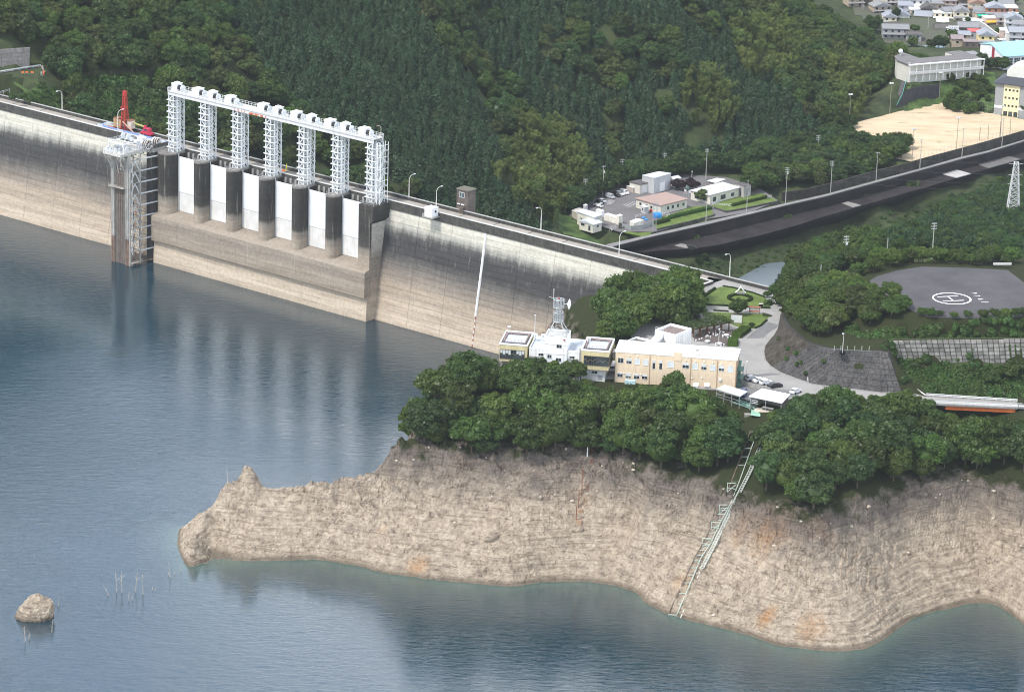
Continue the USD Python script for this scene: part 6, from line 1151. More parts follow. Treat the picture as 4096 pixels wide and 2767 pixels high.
for p in (s2[0],s2[1],s2[0]*0.5+s2[1]*0.5):m=MB();m.beam(ins(p)+[0,0,-1],ins(p)+[0,0,3.1],0.18);obj('post',m,GALV,sh2,world=True)
for zz in (1.2,1.7,2.2):m=MB();m.beam(ins(s2[0])+[0.3,0.3,zz],ins(s2[0]*0.75+s2[1]*0.25)+[0,0.4,zz],0.3,0.08);obj('shelf',m,STEEL,sh2,world=True)
GRN=mat('mint_green_steel',(0.27,0.46,0.38),0.7,0.15,0.8)
gd=thing('boat_deck','mint green steel boat landing platforms beneath the sheds','platform',PK(830,1420,-1))
for ps in ([(458,1290),(520,1270),(870,1375),(800,1400)],[(800,1405),(905,1400),(890,1480),(790,1465)]):m=MB();m.hexa([*(PK(x,y,-1.2) for x,y in ps),*(PK(x,y,-1.0) for x,y in ps)]);obj('deck_plate',m,GRN,gd,world=True)
for a_,b_ in (((640,1310),(850,1390)),((700,1340),(840,1395)),((660,1300),(860,1375))):m=MB();m.beam(PK(*a_,-0.4),PK(*b_,-0.4),0.12,0.3);obj('beam',m,GRN,gd,world=True)
m=MB()
for a_,b_ in (((880,1500),(900,1420)),((880,1500),(960,1500)),((900,1450),(980,1470)),((880,1500),(980,1470)),((900,1450),(960,1500)),((960,1500),(985,1465))):m.beam(PK(*a_,-2),PK(*b_,-2),0.16)
obj('truss',m,GRN,gd,world=True)
p=PK(800,1475,-2.0);m=MB();m.box(p[0]-2,p[0]+2.4,p[1],p[1]+1.5,-5,-1.6);obj('concrete_step',m,CONC,gd,world=True)
bt=thing('work_boat','cream flat work boat resting on its cradle below the white shed','boat',PK(955,1425,-0.6),hd(PK(860,1400,0),PK(1050,1440,0)))
pr=[(-3.4,-0.9),(2.4,-0.9),(3.5,0),(2.4,0.9),(-3.4,0.9)];m=MB();m.prism(pr,-0.4,0.35);obj('hull',m,mat('boat_cream',(0.62,0.56,0.47),0.6,0.12,1.0),bt);m=MB();m.prism([(x*0.9,y*0.8) for x,y in pr],0.352,0.40);obj('boat_floor',m,mat('boat_floor',(0.36,0.32,0.27),0.8,0.2),bt)
m=MB();m.box(-3.7,-3.3,-0.25,0.25,0.1,0.9);obj('outboard',m,BLACK,bt);m=MB();m.box(-1.2,2.2,-0.6,0.6,1.1,1.2);m.box(-1.1,-1.0,-0.5,0.5,0.4,1.1);m.box(2.0,2.1,-0.5,0.5,0.4,1.1);obj('canopy',m,CONC,bt)
IN=lambda x,y:(1900+x/1.7215,1700+y/1.7215)
def gpath(pts,lift):
    out=[]
    for x,y in pts:p=G(*IN(x,y));out.append(p+[0,0,lift])
    return np.array(out)
def dens(P_,n):t=np.linspace(0,len(P_)-1,n);return np.stack([np.interp(t,np.arange(len(P_)),P_[:,k]) for k in range(3)],1)
inc=thing('boat_incline','long pale green inclined boat track with two rails running down the bank','rail track',G(*IN(1600,760)));PG=mat('pale_green_rail_steel',(0.36,0.42,0.37),0.7,0.2,0.8);BRR=mat('brown_rail',(0.15,0.11,0.085),0.9,0.3)
rl=gpath([(1895,60),(1830,240),(1760,420),(1700,560),(1640,690),(1570,830),(1510,935),(1440,1090),(1330,1318)],0.9);rm_=gpath([(1945,60),(1880,240),(1815,420),(1760,560),(1690,690),(1625,830),(1555,935),(1490,1090),(1390,1322)],0.9)
for R0 in (rl,rm_):
    m=MB()
    for a_,b_ in zip(R0[:-1],R0[1:]):m.beam(a_,b_,0.2,0.32)
    obj('rail',m,BRR if R0 is rl else PG,inc,world=True)
for a_,b_ in zip(dens(rl,26),dens(rm_,26)):
    m=MB();m.beam(a_-[0,0,0.2],b_-[0,0,0.2],0.22,0.2);m.beam(a_-[0,0,0.1],a_-[0,0,1.8],0.16);m.beam(b_-[0,0,0.1],b_-[0,0,1.8],0.16);obj('cross_tie',m,PG,inc,world=True)
for x,y in ((1735,470),(1680,620),(1625,740),(1562,850)):
    p=G(*IN(x,y));q=G(*IN(x+55,y+10));m=MB();m.beam(p,p+[0,0,3.2],0.16);m.beam(p+[0,0,3.2],q+[0,0,3.6],0.14);m.beam(p+[0,0,0.4],q+[0,0,3.0],0.12);m.beam(p+[0,0,1.8],q+[0,0,1.8],0.1);obj('side_frame',m,mat('chalky_green',(0.45,0.53,0.47),0.8,0.15),inc,world=True)
stw=thing('incline_stair','long ladder-like steel stairway running down the bank beside the boat track','stairway',G(*IN(1750,600)));sp_=gpath([(1945,190),(1885,340),(1810,490),(1745,620),(1690,740),(1620,880),(1550,1015)],1.4);sq=sp_+np.array([1.0,0.25,0.0])
PGL=mat('light_green_grey',(0.50,0.54,0.50),0.7,0.15)
for R0 in (sp_,sq):
    m=MB()
    for a_,b_ in zip(R0[:-1],R0[1:]):m.beam(a_,b_,0.1,0.25)
    obj('stringer',m,PGL,stw,world=True)
for a_,b_ in zip(dens(sp_,76),dens(sq,76)):m=MB();m.beam(a_,b_,0.28,0.06);obj('tread',m,PGL,stw,world=True)
for a_ in dens(sp_,9):m=MB();m.beam(a_+[0.5,0,0],a_+[0.5,0,-2.6],0.12);obj('leg',m,PGL,stw,world=True)
m=MB();hr=sq+np.array([0.1,0,0.9])
for a_,b_ in zip(hr[:-1],hr[1:]):m.beam(a_,b_,0.07)
obj('handrail',m,PGL,stw,world=True)
lr_=thing('lower_rail','single pale rail continuing below the stairway to the water','rail',G(*IN(1480,1180)));q_=gpath([(1550,1015),(1490,1160),(1415,1335)],0.4);m=MB()
for a_,b_ in zip(q_[:-1],q_[1:]):m.beam(a_,b_,0.22,0.25)
obj('rail',m,PGL,lr_,world=True)
rg_=thing('rusty_gauge','rusty stepped water gauge posts and ladder on the rock face','water gauge',G(*IN(740,450)))
for (x,y),h,m1 in (((772,232),4.0,WHITE),((735,480),8.5,RUST),((712,580),6.0,RUST),((696,680),5.5,RUST)):p=G(*IN(x,y));m=MB();m.beam(p-[0,0,0.5],p+[0,0.2,h],0.26);obj('gauge_post',m,m1,rg_,world=True)
for pts in ([(790,300),(795,240),(800,180)],[(760,470),(768,400),(778,320)]):
    L_=gpath(pts,0.9);m=MB()
    for a_,b_ in zip(L_[:-1],L_[1:]):m.beam(a_,b_,0.1);m.beam(a_+[0.7,0,0],b_+[0.7,0,0],0.1)
    for a_ in dens(L_,14):m.beam(a_,a_+[0.7,0,0],0.09)
    obj('ladder',m,RUST,rg_,world=True)
for x,y in ((725,600),(712,675)):p=G(*IN(x,y));m=MB();m.box(p[0]-0.8,p[0]+0.9,p[1]-0.6,p[1]+0.8,p[2]-1,p[2]+1.0);obj('footing',m,mat('rust_washed_concrete',(0.33,0.22,0.15),0.9,0.3),rg_,world=True)
p=G(*IN(690,440));tag(obj('fallen_slab',(lambda m:m.arrays())(MB().hexa([p+np.array(q) for q in [(-0.8,-0.4,0.1),(0.6,-1.4,-1.6),(1.2,-0.9,-1.4),(-0.2,0.1,0.3),(-0.8,-0.4,0.5),(0.6,-1.4,-1.2),(1.2,-0.9,-1.0),(-0.2,0.1,0.7)]])),CONC),'grey concrete slab lying tilted on the rock left of the rusty gauge','slab')

# person on the road
def person(p,lab,facing):
    import manifold3d as m3
    J={'hip':(0,0,0.92),'chest':(0.02,0,1.32),'neck':(0.03,0,1.48),'head':(0.06,0,1.62),'lsh':(0.02,0.19,1.4),'rsh':(0.02,-0.19,1.4),'lel':(0.04,0.25,1.12),'rel':(-0.05,-0.25,1.12),'lha':(0.2,0.22,0.9),'rha':(0.06,-0.24,0.86),
         'lhi':(0,0.1,0.88),'rhi':(0,-0.1,0.88),'lkn':(0.16,0.1,0.5),'rkn':(-0.05,-0.1,0.48),'lan':(0.2,0.1,0.08),'ran':(-0.28,-0.1,0.12),'lto':(0.36,0.1,0.04),'rto':(-0.14,-0.1,0.04)}
    r={'hip':.16,'chest':.165,'neck':.06,'head':.11,'lsh':.07,'rsh':.07,'lel':.048,'rel':.048,'lha':.042,'rha':.042,'lhi':.095,'rhi':.095,'lkn':.065,'rkn':.065,'lan':.045,'ran':.045,'lto':.04,'rto':.04}
    B=lambda k:m3.Manifold.sphere(r[k],14).translate(J[k]);body=m3.Manifold()
    for a_,b_ in [('hip','chest'),('chest','neck'),('neck','head'),('chest','lsh'),('chest','rsh'),('lsh','lel'),('rsh','rel'),('lel','lha'),('rel','rha'),('hip','lhi'),('hip','rhi'),('lhi','lkn'),('rhi','rkn'),('lkn','lan'),('rkn','ran'),('lan','lto'),('ran','rto')]:body += m3.Manifold.batch_hull([B(a_),B(b_)])
    o=thing('person',lab,'person',p,facing);mm=body.to_mesh();obj('body',(np.array(mm.vert_properties[:,:3]),np.array(mm.tri_verts)),mat('white_workwear',(0.62,0.63,0.62),0.8,0.15,6.0),o)
    m=MB();m.ball((0.05,0,1.68),0.135,2,(1,1,0.75));m.cyl((0.07,0,1.66),0.18,0.02,12);obj('hat',m,WHITE,o)
person(PK(1388,1128,0.02),'person in white workwear and a hat walking beside the retaining wall',2.6)

# ================================================================== VALLEY BELOW THE DAM
def drape(name,poly,lift,m,cell=2.0,kind='structure'):
    """a thin cover that follows the ground inside a world polygon"""
    pg_=Polygon([p[:2] for p in poly]).buffer(0);x0,y0,x1,y1=pg_.bounds;xs=np.arange(x0,x1+cell,cell);ys=np.arange(y0,y1+cell,cell);X,Y=np.meshgrid(xs,ys,indexing='ij')
    ins_=shapely.contains_xy(pg_,X.ravel(),Y.ravel()).reshape(X.shape);Z=ground(X,Y)+lift;V,F=compact(np.stack([X,Y,Z],-1).reshape(-1,3),grid_faces(ins_));return struct(name,(V,F),m,kind=kind)
def onplane(a,b,c,x,y):
    n=np.cross(b-a,c-a);d=ray(x,y);return CAM+d*(((a-CAM)@n)/(d@n))
def on(c,z):return lambda x,y:P(*F3(c,x,y),z)
BLACKASPH=mat('dark_bank_lining',(0.024,0.022,0.024),0.97,0.22,0.12,col2=(0.040,0.036,0.038),bump=0.04,streak=0.15,spec=0.1);YARD=mat('yard_asphalt',(0.135,0.13,0.135),0.92,0.16,0.15)
r_up=[P(*F3(cSS,x,y),-80) for x,y in [(470,800),(800,726),(1140,648),(1330,604),(1700,520),(2000,448),(2324,376)]]+[P(*F3(c37,x,y),-80) for x,y in [(0,845),(450,716),(780,640),(1243,500),(1500,430)]]
flat('river_road',r_up+r_lo[::-1],-79.95,mat('grey_river_road',(0.20,0.195,0.20),0.92,0.15,0.2))
kr=thing('road_kerb','low dark kerb along the river side of the valley road','kerb',r_lo[4])
for a_,b_ in zip(r_lo[:-1],r_lo[1:]):m=MB();m.beam(a_+[0,0,0.2],b_+[0,0,0.2],0.35,0.5);obj('kerb_length',m,mat('black_kerb',(0.05,0.048,0.05)),kr,world=True)
for i in range(len(r_lo)-1):
    for nm,A_,B_ in (('upper_bank_lining',r_lo,b_hi),('bank_bench',b_hi,b_lo),('lower_bank_lining',b_lo,a_bt)):
        m=MB();a_,b_,c_,d_=A_[i],A_[i+1],B_[i+1],B_[i];dn=np.array([0,0,-1.5]);m.hexa([d_+dn,c_+dn,b_+dn,a_+dn,d_,c_,b_,a_]);struct(nm,m,BLACKASPH)
PATCH=mat('pale_bank_concrete',(0.21,0.20,0.195),0.9,0.2,0.4)
def patch(lab,pts,m):o=MB();o.hexa([*(p-[0,0,0.3] for p in pts),*pts]);tag(obj('concrete_patch',o,m),lab,'slab')
patch('pale concrete ramp patch on the dark river bank near the lamp',[onplane(b_lo[2],b_lo[3],a_bt[2],*F3(cSS,x,y))+[0,0,.06] for x,y in [(1238,892),(1292,892),(1222,808),(1150,800)]],PATCH)
patch('pale flat concrete patch on the bank bench nearest the dam',[P(*F3(cSS,x,y),-84.45) for x,y in [(1150,828),(1222,812),(1110,790),(1050,806)]],PATCH)
patch('grey concrete ramp running down the middle of the dark bank',[onplane(b_lo[6],b_lo[7],a_bt[6],*F3(c32,x,y))+[0,0,.06] for x,y in [(1090,1500),(1185,1475),(1050,1330),(920,1370)]],PATCH)
patch('grey flat patch at the head of the middle bank ramp',[P(*F3(c32,x,y),-84.4) for x,y in [(880,1360),(1010,1325),(790,1265),(690,1290)]],PATCH)
patch('bright pale square slab on the bank bench below the playing field',[P(*F3(c37,x,y),-84.3) for x,y in [(398,975),(575,925),(395,872),(215,928)]],mat('bright_slab',(0.38,0.37,0.37),0.9,0.15,0.6))
patch('wide grey slab on the bank bench at the right',[P(*F3(c37,x,y),-84.35) for x,y in [(800,855),(1200,742),(1035,700),(640,800)]],mat('mid_slab',(0.125,0.12,0.12),0.9,0.2,0.5))
flat('station_yard',station_pad,-79.97,YARD)
def lawnp(c,pts,z,lab=None):flat('station_lawn',[P(*F3(c,x,y),z) for x,y in pts],z,LAWN)
lawnp(cSS,[(930,570),(1060,530),(1190,480),(1340,470),(1375,520),(1380,545),(1250,585),(905,670),(885,640)],-79.9)
lawnp(cSS,[(1370,470),(1480,420),(1600,395),(1790,365),(1930,432),(1500,516),(1400,495)],-79.9)
lawnp(cSS,[(600,680),(740,700),(860,690),(850,715),(790,730),(640,700)],-79.9)
drape('knoll_grass',[P(*F3(cSS,x,y),-80) for x,y in [(30,690),(60,570),(180,560),(300,640),(450,690),(670,745),(490,800),(250,745)]],0.25,ROUGHGRASS)
def wallline(name,lab,pts,h,th,m,seg=None,cat='wall',nm='wall_length'):
    o=thing(name,lab,cat,pts[0])
    for a_,b_ in zip(pts[:-1],pts[1:]):q=MB();q.beam(a_+[0,0,h/2-0.3],b_+[0,0,h/2-0.3],th,h+0.6);obj(nm,q,m,o,world=True)
    return o
wallline('kerb_wall','dark retaining kerb wall below the station lawns',[P(*F3(cSS,x,y),-80) for x,y in [(905,680),(1250,598),(1385,560),(1388,545)]],0.8,0.4,DCONC)
wallline('kerb_wall','dark retaining kerb wall below the lawn of the pale-roofed office',[P(*F3(cSS,x,y),-80) for x,y in [(1385,495),(1490,530),(1660,500),(1940,440)]],0.8,0.4,DCONC)
wallline('river_wall','long dark retaining wall along the valley road below the playing field',[P(*F3(c32,x,y),-80) for x,y in [(-300,1240),(100,1190),(500,1090),(780,1010),(1250,880),(1640,790)]]+[P(*F3(c37,x,y),-80) for x,y in [(0,820),(450,700),(780,610),(1243,475),(1500,405)]],3.6,0.6,mat('vine_dark_wall',(0.05,0.042,0.034),0.95,0.5,0.25,col2=(0.075,0.07,0.062),streak=0.4),nm='wall_panel')
def quadhouse(name,lab,c,corners,z0,h,wall,roof,over=0.5,cat='building',rt=0.25,ridge=0.0,wins=(),parap=False):
    """building from its four roof corners (left, front, right, back as seen) at height h over level z0"""
    R_=[P(*F3(c,x,y),z0+h) for x,y in corners];ct=np.mean(R_,0);o=thing(name,lab,cat,ct*[1,1,0]+[0,0,z0]);B_=[ct+(p-ct)*(1-over/np.linalg.norm(p-ct)) for p in R_]
    m=MB();m.hexa([*(p*[1,1,0]+[0,0,z0-0.6] for p in B_),*B_]);obj('wall',m,wall,o,world=True)
    m=MB()
    if ridge:
        up_=np.array([0,0,ridge]);e=0;ma,mb_=(R_[0]+R_[1])/2+up_,(R_[2]+R_[3])/2+up_;m.add([*R_,ma,mb_],[[0,4,5],[0,5,3],[1,2,5],[1,5,4],[0,1,4],[2,3,5]]);m.add([*(p-[0,0,rt] for p in R_),*R_],[[0,3,2],[0,2,1],[0,1,5],[0,5,4],[1,2,6],[1,6,5],[2,3,7],[2,7,6],[3,0,4],[3,4,7]])
    else:m.hexa([*(p+[0,0,0.003] for p in R_),*(p+[0,0,rt] for p in R_)])
    obj('roof',m,roof,o,world=True)
    for side,u_,zc,w,hh,*mm in wins:        # side 0: left-front wall, 1: front-right wall
        a_,b_=(B_[0],B_[1]) if side == 0 else (B_[1],B_[2]);d=(b_-a_)[:2];L_=np.hypot(*d);d=d/L_;n_=np.array([d[1],-d[0]]);p=a_[:2]+d*L_*u_
        q=MB(lambda v,p=p,d=d,n_=n_:np.c_[p[0]+v[:,0]*d[0]-v[:,1]*n_[0],p[1]+v[:,0]*d[1]-v[:,1]*n_[1],v[:,2]+z0]);q.box(-w/2,w/2,-0.05,0.03,zc-hh/2,zc+hh/2);wo=obj('window' if not mm else mm[1],q,GLASS if not mm else mm[0],o,world=True)
        if not mm:
            q=MB(lambda v,p=p,d=d,n_=n_:np.c_[p[0]+v[:,0]*d[0]-v[:,1]*n_[0],p[1]+v[:,0]*d[1]-v[:,1]*n_[1],v[:,2]+z0])
            for a in (-w/2-0.06,w/2):q.box(a,a+0.06,-0.1,0.03,zc-hh/2,zc+hh/2)
            q.box(-w/2,w/2,-0.1,0.03,zc+hh/2,zc+hh/2+0.06);q.box(-w/2,w/2,-0.1,0.03,zc-hh/2-0.06,zc-hh/2);obj('frame',q,STEEL,wo,world=True)
    return o
PALEW=mat('cream_white_wall',(0.62,0.60,0.53),0.85,0.06,0.5,streak=0.12);GREYW=mat('pale_grey_wall',(0.46,0.47,0.48),0.85,0.08,0.5,streak=0.12);GREYROOF=mat('pale_blue_grey_roof',(0.50,0.53,0.58),0.7,0.06,0.3);SHUT=mat('white_shutter',(0.74,0.74,0.72),0.6,0.04)
quadhouse('station_house','low cream building with a wide brown roof beside the yard',cST,[(1310,600),(1720,715),(2150,610),(1790,505)],-80,4.0,PALEW,mat('brown_sheet_roof',(0.33,0.24,0.215),0.8,0.07,0.4),0.7,rt=0.3,wins=[(0,0.18,2.3,1.2,1.2),(0,0.42,2.3,1.6,0.9),(0,0.62,2.2,1.2,1.2),(1,0.27,2.2,1.3,1.4),(1,0.45,2.2,1.3,1.4),(1,0.65,2.2,1.3,1.4),(1,0.86,2.2,1.3,1.3)])
quadhouse('tall_garage','tall pale grey block with a flat light roof at the back of the yard',cST,[(1425,245),(1615,290),(1880,215),(1690,185)],-80,7.0,GREYW,GREYROOF,0.15,rt=0.3,wins=[(1,0.5,2.2,3.6,4.0,SHUT,'shutter'),(1,0.5,4.6,5.0,0.25,GREYROOF,'canopy')])
quadhouse('small_garage','small cream garage with a dark flat roof and white shutter',cST,[(1225,345),(1395,390),(1600,345),(1430,305)],-80,4.2,PALEW,mat('dark_flat_roof',(0.10,0.095,0.10),0.9,0.25),0.3,rt=0.35,wins=[(1,0.4,1.9,3.6,3.2,SHUT,'shutter')])
quadhouse('side_annex','small cream annex with a pale roof right of the tall grey block',cST,[(1872,268),(1912,315),(2038,285),(1985,243)],-80,3.6,PALEW,GREYROOF,0.3,wins=[(1,0.7,2.0,1.4,1.1)])
quadhouse('storage_box','pair of small grey storage boxes left of the dark-roofed garage',cST,[(1185,400),(1290,435),(1345,425),(1250,395)],-80,2.3,mat('pinkish_box',(0.42,0.36,0.33)),STEEL,0.05,cat='shed',rt=0.1)
quadhouse('pale_roof_office','cream single-storey office with a rust-flecked pale roof by the valley road',cSS,[(1182,345),(1352,388),(1608,322),(1460,275)],-80,4.0,PALEW,mat('flecked_pale_roof',(0.52,0.53,0.55),0.8,0.12,0.3,col2=(0.58,0.60,0.63)),0.6,rt=0.35,wins=[(0,0.3,2.0,2.2,1.8),(0,0.75,2.0,2.2,1.8),(1,0.15,1.9,2.0,2.0),(1,0.45,1.9,3.2,2.0),(1,0.78,1.9,2.2,1.6)])
quadhouse('ruined_hut','small roofless grey concrete frame hut right of the pale-roofed office',cSS,[(1557,288),(1640,312),(1700,296),(1628,272)],-80,5.0,mat('frame_concrete',(0.40,0.385,0.36),0.9,0.2,0.5,streak=0.4),mat('dark_flat_roof',(0.10,0.095,0.10),0.9,0.25),0.05,cat='hut',rt=0.2,wins=[(0,0.3,2.4,0.7,3.6),(0,0.7,2.4,0.7,3.6),(1,0.5,2.4,1.0,3.6)])
quadhouse('gate_house','nearest small cream house with a pale gable roof by the lower gate',cST,[(440,940),(670,1005),(820,965),(600,900)],-80,3.2,PALEW,GREYROOF,0.5,ridge=0.9,wins=[(0,0.25,2.0,2.0,1.0),(0,0.75,1.2,1.2,2.2),(1,0.55,1.9,1.2,0.8)])
quadhouse('flat_roof_house','pale flat-roofed house behind the small gable house by the lower gate',cST,[(405,805),(690,900),(830,855),(520,770)],-80,4.8,PALEW,GREYROOF,0.6,rt=0.35,wins=[(0,0.25,2.6,1.2,0.6),(1,0.5,2.9,1.3,1.5)])
quadhouse('low_store','low grey-beige store with a flat roof at the left of the compound',cST,[(335,790),(420,830),(530,770),(440,740)],-80,2.6,mat('beige_wall',(0.40,0.37,0.32)),mat('beige_roof',(0.42,0.40,0.37)),0.1,cat='shed')
quadhouse('booth','tiny white booth with a pale roof by the brown-roofed building',cST,[(1405,712),(1465,738),(1532,725),(1472,698)],-80,2.9,GREYW,WHITE,0.2,cat='booth',rt=0.15,wins=[(0,0.5,1.7,0.9,0.9)])
quadhouse('white_container','white container with a bright roof by the lower fence',cST,[(1235,950),(1300,980),(1450,930),(1345,905)],-80,2.6,mat('container_cream',(0.64,0.62,0.55)),WHITE,0.03,cat='container',rt=0.08)
quadhouse('long_container','long low white container along the inner yard',cST,[(835,838),(1062,905),(1110,885),(900,822)],-80,2.7,mat('container_cream',(0.64,0.62,0.55)),WHITE,0.03,cat='container',rt=0.08)
quadhouse('end_container','short white container at the end of the long container',cST,[(1028,852),(1072,872),(1130,858),(1085,838)],-80,4.0,mat('container_cream',(0.64,0.62,0.55)),WHITE,0.03,cat='container',rt=0.08)
quadhouse('white_tank_block','row of ribbed white tanks at the inner yard',cST,[(708,772),(800,800),(842,785),(750,755)],-80,2.7,WHITE,WHITE,0.03,cat='tank',rt=0.1)
quadhouse('white_kiosk','small white kiosk by the left fence of the compound',cST,[(510,700),(545,712),(585,695),(552,682)],-80,3.2,GREYW,WHITE,0.05,cat='kiosk',rt=0.1)
quadhouse('cycle_shelter','open cycle shelter with a thin roof and orange goods behind the purple tree',cSS,[(1325,262),(1400,282),(1485,250),(1410,238)],-80,2.8,mat('shelter_orange',(0.30,0.10,0.05),0.8,0.6,1.5,col2=(0.45,0.42,0.4)),STEEL,0.8,cat='shelter',rt=0.12)
tp=thing('tarpaulin_heap','bright blue tarpaulin covering a heap by the twin poles','tarpaulin',P(*F3(cST,1660,890),-80));BT=mat('bright_blue_tarp',(0.03,0.26,0.66),0.5,0.15,1.0);m=MB();m.ball((0,0,0.9),1.9,2,(1,0.8,0.8));m.box(-1.7,1.8,-1.2,1.2,0,1.9);obj('sheet',m,BT,tp)
for x,y in ((1450,905),(1490,935)):tp=thing('small_tarpaulin',f'small blue tarpaulin bundle on the ground {"nearer the fence" if y > 920 else "beside the white railing"}','tarpaulin',P(*F3(cST,x,y),-80));m=MB();m.ball((0,0,0.3),0.8,1,(1,0.8,0.6));obj('sheet',m,BT,tp)
rdm=thing('red_machine','small red excavator-like machine by the blue tarpaulin','machine',P(*F3(cST,1570,805),-80));m=MB();m.box(-0.7,0.7,-0.5,0.5,0.2,1.2);obj('base',m,RED,rdm);m=MB();m.beam((0,0,1.2),(0.5,0,3.2),0.3);obj('arm',m,RED,rdm)
def polefence(name,lab,pts,h,m1,step=2.0,bars=(0.5,1.0),r=0.06,cat='fence',sheet=None):
    o=thing(name,lab,cat,pts[0])
    for a_,b_ in zip(pts[:-1],pts[1:]):
        n=max(1,int(np.linalg.norm(b_-a_)/step))
        for i in range(n):p=a_+(b_-a_)*i/n;m=MB();m.beam(p-[0,0,0.3],p+[0,0,h],r*1.5);obj('post',m,m1,o,world=True)
        m=MB()
        for f in bars:m.beam(a_+[0,0,h*f],b_+[0,0,h*f],r)
        obj('rail',m,m1,o,world=True)
        if sheet is not None:m=MB();m.beam(a_+[0,0,h/2],b_+[0,0,h/2],0.03,h*0.95);obj('panel',m,sheet,o,world=True)
    return o
GREYSHEET=mat('grey_mesh_sheet',(0.20,0.215,0.22),0.8,0.2)
polefence('sheet_wall','grey sheet fence at the left edge of the compound under the bamboo',[P(*F3(cST,x,y),-80) for x,y in [(235,830),(240,760),(300,700),(420,640),(520,610)]],2.4,GALV,sheet=GREYSHEET)
polefence('lower_fence','pale mesh fence at the lower edge of the yard',[P(*F3(cST,x,y),-80) for x,y in [(1115,1045),(1250,1085),(1420,1075),(1590,1010)]],1.8,GALV,sheet=mat('pale_mesh',(0.28,0.30,0.31)))
polefence('white_railing','white railing beside the blue tarpaulins',[P(*F3(cST,x,y),-80) for x,y in [(1320,905),(1400,880),(1530,850)]],1.4,WHITE)
polefence('white_railing','white railing at the right of the blue tarpaulin heap',[P(*F3(cST,x,y),-80) for x,y in [(1740,860),(1850,865),(1800,900)]],1.2,WHITE)
polefence('picket_fence','low white picket fence in front of the pale-roofed office',[P(*F3(cSS,x,y),-80) for x,y in [(1370,465),(1460,475),(1535,480)]],1.1,WHITE,0.7)
polefence('picket_fence','short white picket fence at the right end of the office hedge',[P(*F3(cSS,x,y),-80) for x,y in [(1838,412),(1876,402)]],1.3,WHITE,0.6)
gt=polefence('slide_gate','white sliding gate with two notice plates at the lower entrance',[P(*F3(cST,x,y),-80) for x,y in [(928,1095),(1045,1060)]],1.7,WHITE,1.2,cat='gate')
m=MB();a_,b_=P(*F3(cST,945,1090),-79),P(*F3(cST,975,1080),-79);m.beam(a_+[0,-.1,0.2],b_+[0,-.1,0.2],0.05,0.5);obj('notice',m,WHITE,gt,world=True)
for x,y in ((1085,1062),):o=thing('gate_post','dark concrete gate post block at the lower entrance','gate post',P(*F3(cST,x,y),-80));m=MB();m.box(-0.7,0.7,-0.5,0.5,-0.3,2.4);obj('block',m,DCONC,o)
hedge([(890,630),(940,618),(1000,600)],2.2,1.5,'bulging hedge by the twin lattice poles',LF_SHRUB,21,on(cSS,-80).__call__ if False else (lambda x,y,z:P(*F3(cSS,x,y),-80)),size=0.3,dens=7)
hedge([(1005,585),(1100,560),(1360,500)],1.8,1.4,'long green hedge in front of the brown-roofed building',LF_SHRUB,22,lambda x,y,z:P(*F3(cSS,x,y),-80),size=0.3,dens=7)
hedge([(1540,478),(1650,450),(1750,428),(1838,405)],1.4,1.2,'long green hedge in front of the pale-roofed office',LF_SHRUB,23,lambda x,y,z:P(*F3(cSS,x,y),-80),size=0.3,dens=7)
for i,(kind,lab,(x,y),dxy,m1) in enumerate([('van','silver van in the far row at the left of the yard',(930,590),(75,25),CS),('suv','black car beside the silver van in the yard',(1030,562),(75,25),CK),('suv','white car between the black car and the white van',(1085,545),(75,25),CW),('van','white van at the far end of the parked row',(1150,525),(75,25),CW),('hatch','silver car at the far end of the near parked row',(815,655),(80,30),CS),('suv','dark car with a white roof in the middle of the near row',(775,682),(80,30),CK),('truck','white light truck nearest the kiosk in the yard',(750,725),(90,25),CW)]):
    vehicle(kind,lab,P(*F3(cST,x,y),-79.95),hd(P(*F3(cST,x,y),-80),P(*F3(cST,x+dxy[0],y+dxy[1]),-80)),m1)
for i in range(11):
    x,y=(860+12*i,665-10*i) if i < 6 else (1130+35*(i-6),690-12*(i-6));a_,b_=P(*F3(cST,x,y),-79.94),P(*F3(cST,x+(85 if i < 6 else 110),y+(20 if i < 6 else 38)),-79.94);m=MB();m.beam(a_,b_,0.16,0.02);o=struct('parking_line',m,PAVEWHITE)
for x,y,lab,h in [(1705,470,'globe lamp before the tall grey block',4),(2195,320,'globe lamp beyond the purple tree',4)]:post_lamp(P(*F3(cST,x,y),-80),h,lab)
for x,y,lab,mm in [(2075,560,'white flag on a pole left of the pale-roofed office',WHITE),(2112,575,'green flag on the middle pole by the pale-roofed office',mat('flag_green',(0.06,0.25,0.18))),(2145,580,'white flag on the right pole by the pale-roofed office',WHITE)]:
    o=thing('flag_pole',lab,'flag',P(*F3(cST,x,y),-80));h=5.0 if 'green' in lab else 3.4;m=MB();m.tube([(0,0,0),(0,0,h)],0.05,5);obj('pole',m,STEEL,o);m=MB();m.hexa([(0.05,-0.02,h-1.1),(0.9,-0.02,h-1.5),(0.9,0.02,h-1.5),(0.05,0.02,h-1.1),(0.05,-0.02,h-0.1),(0.9,-0.02,h-0.6),(0.9,0.02,h-0.6),(0.05,0.02,h-0.1)]);obj('flag',m,mm,o)
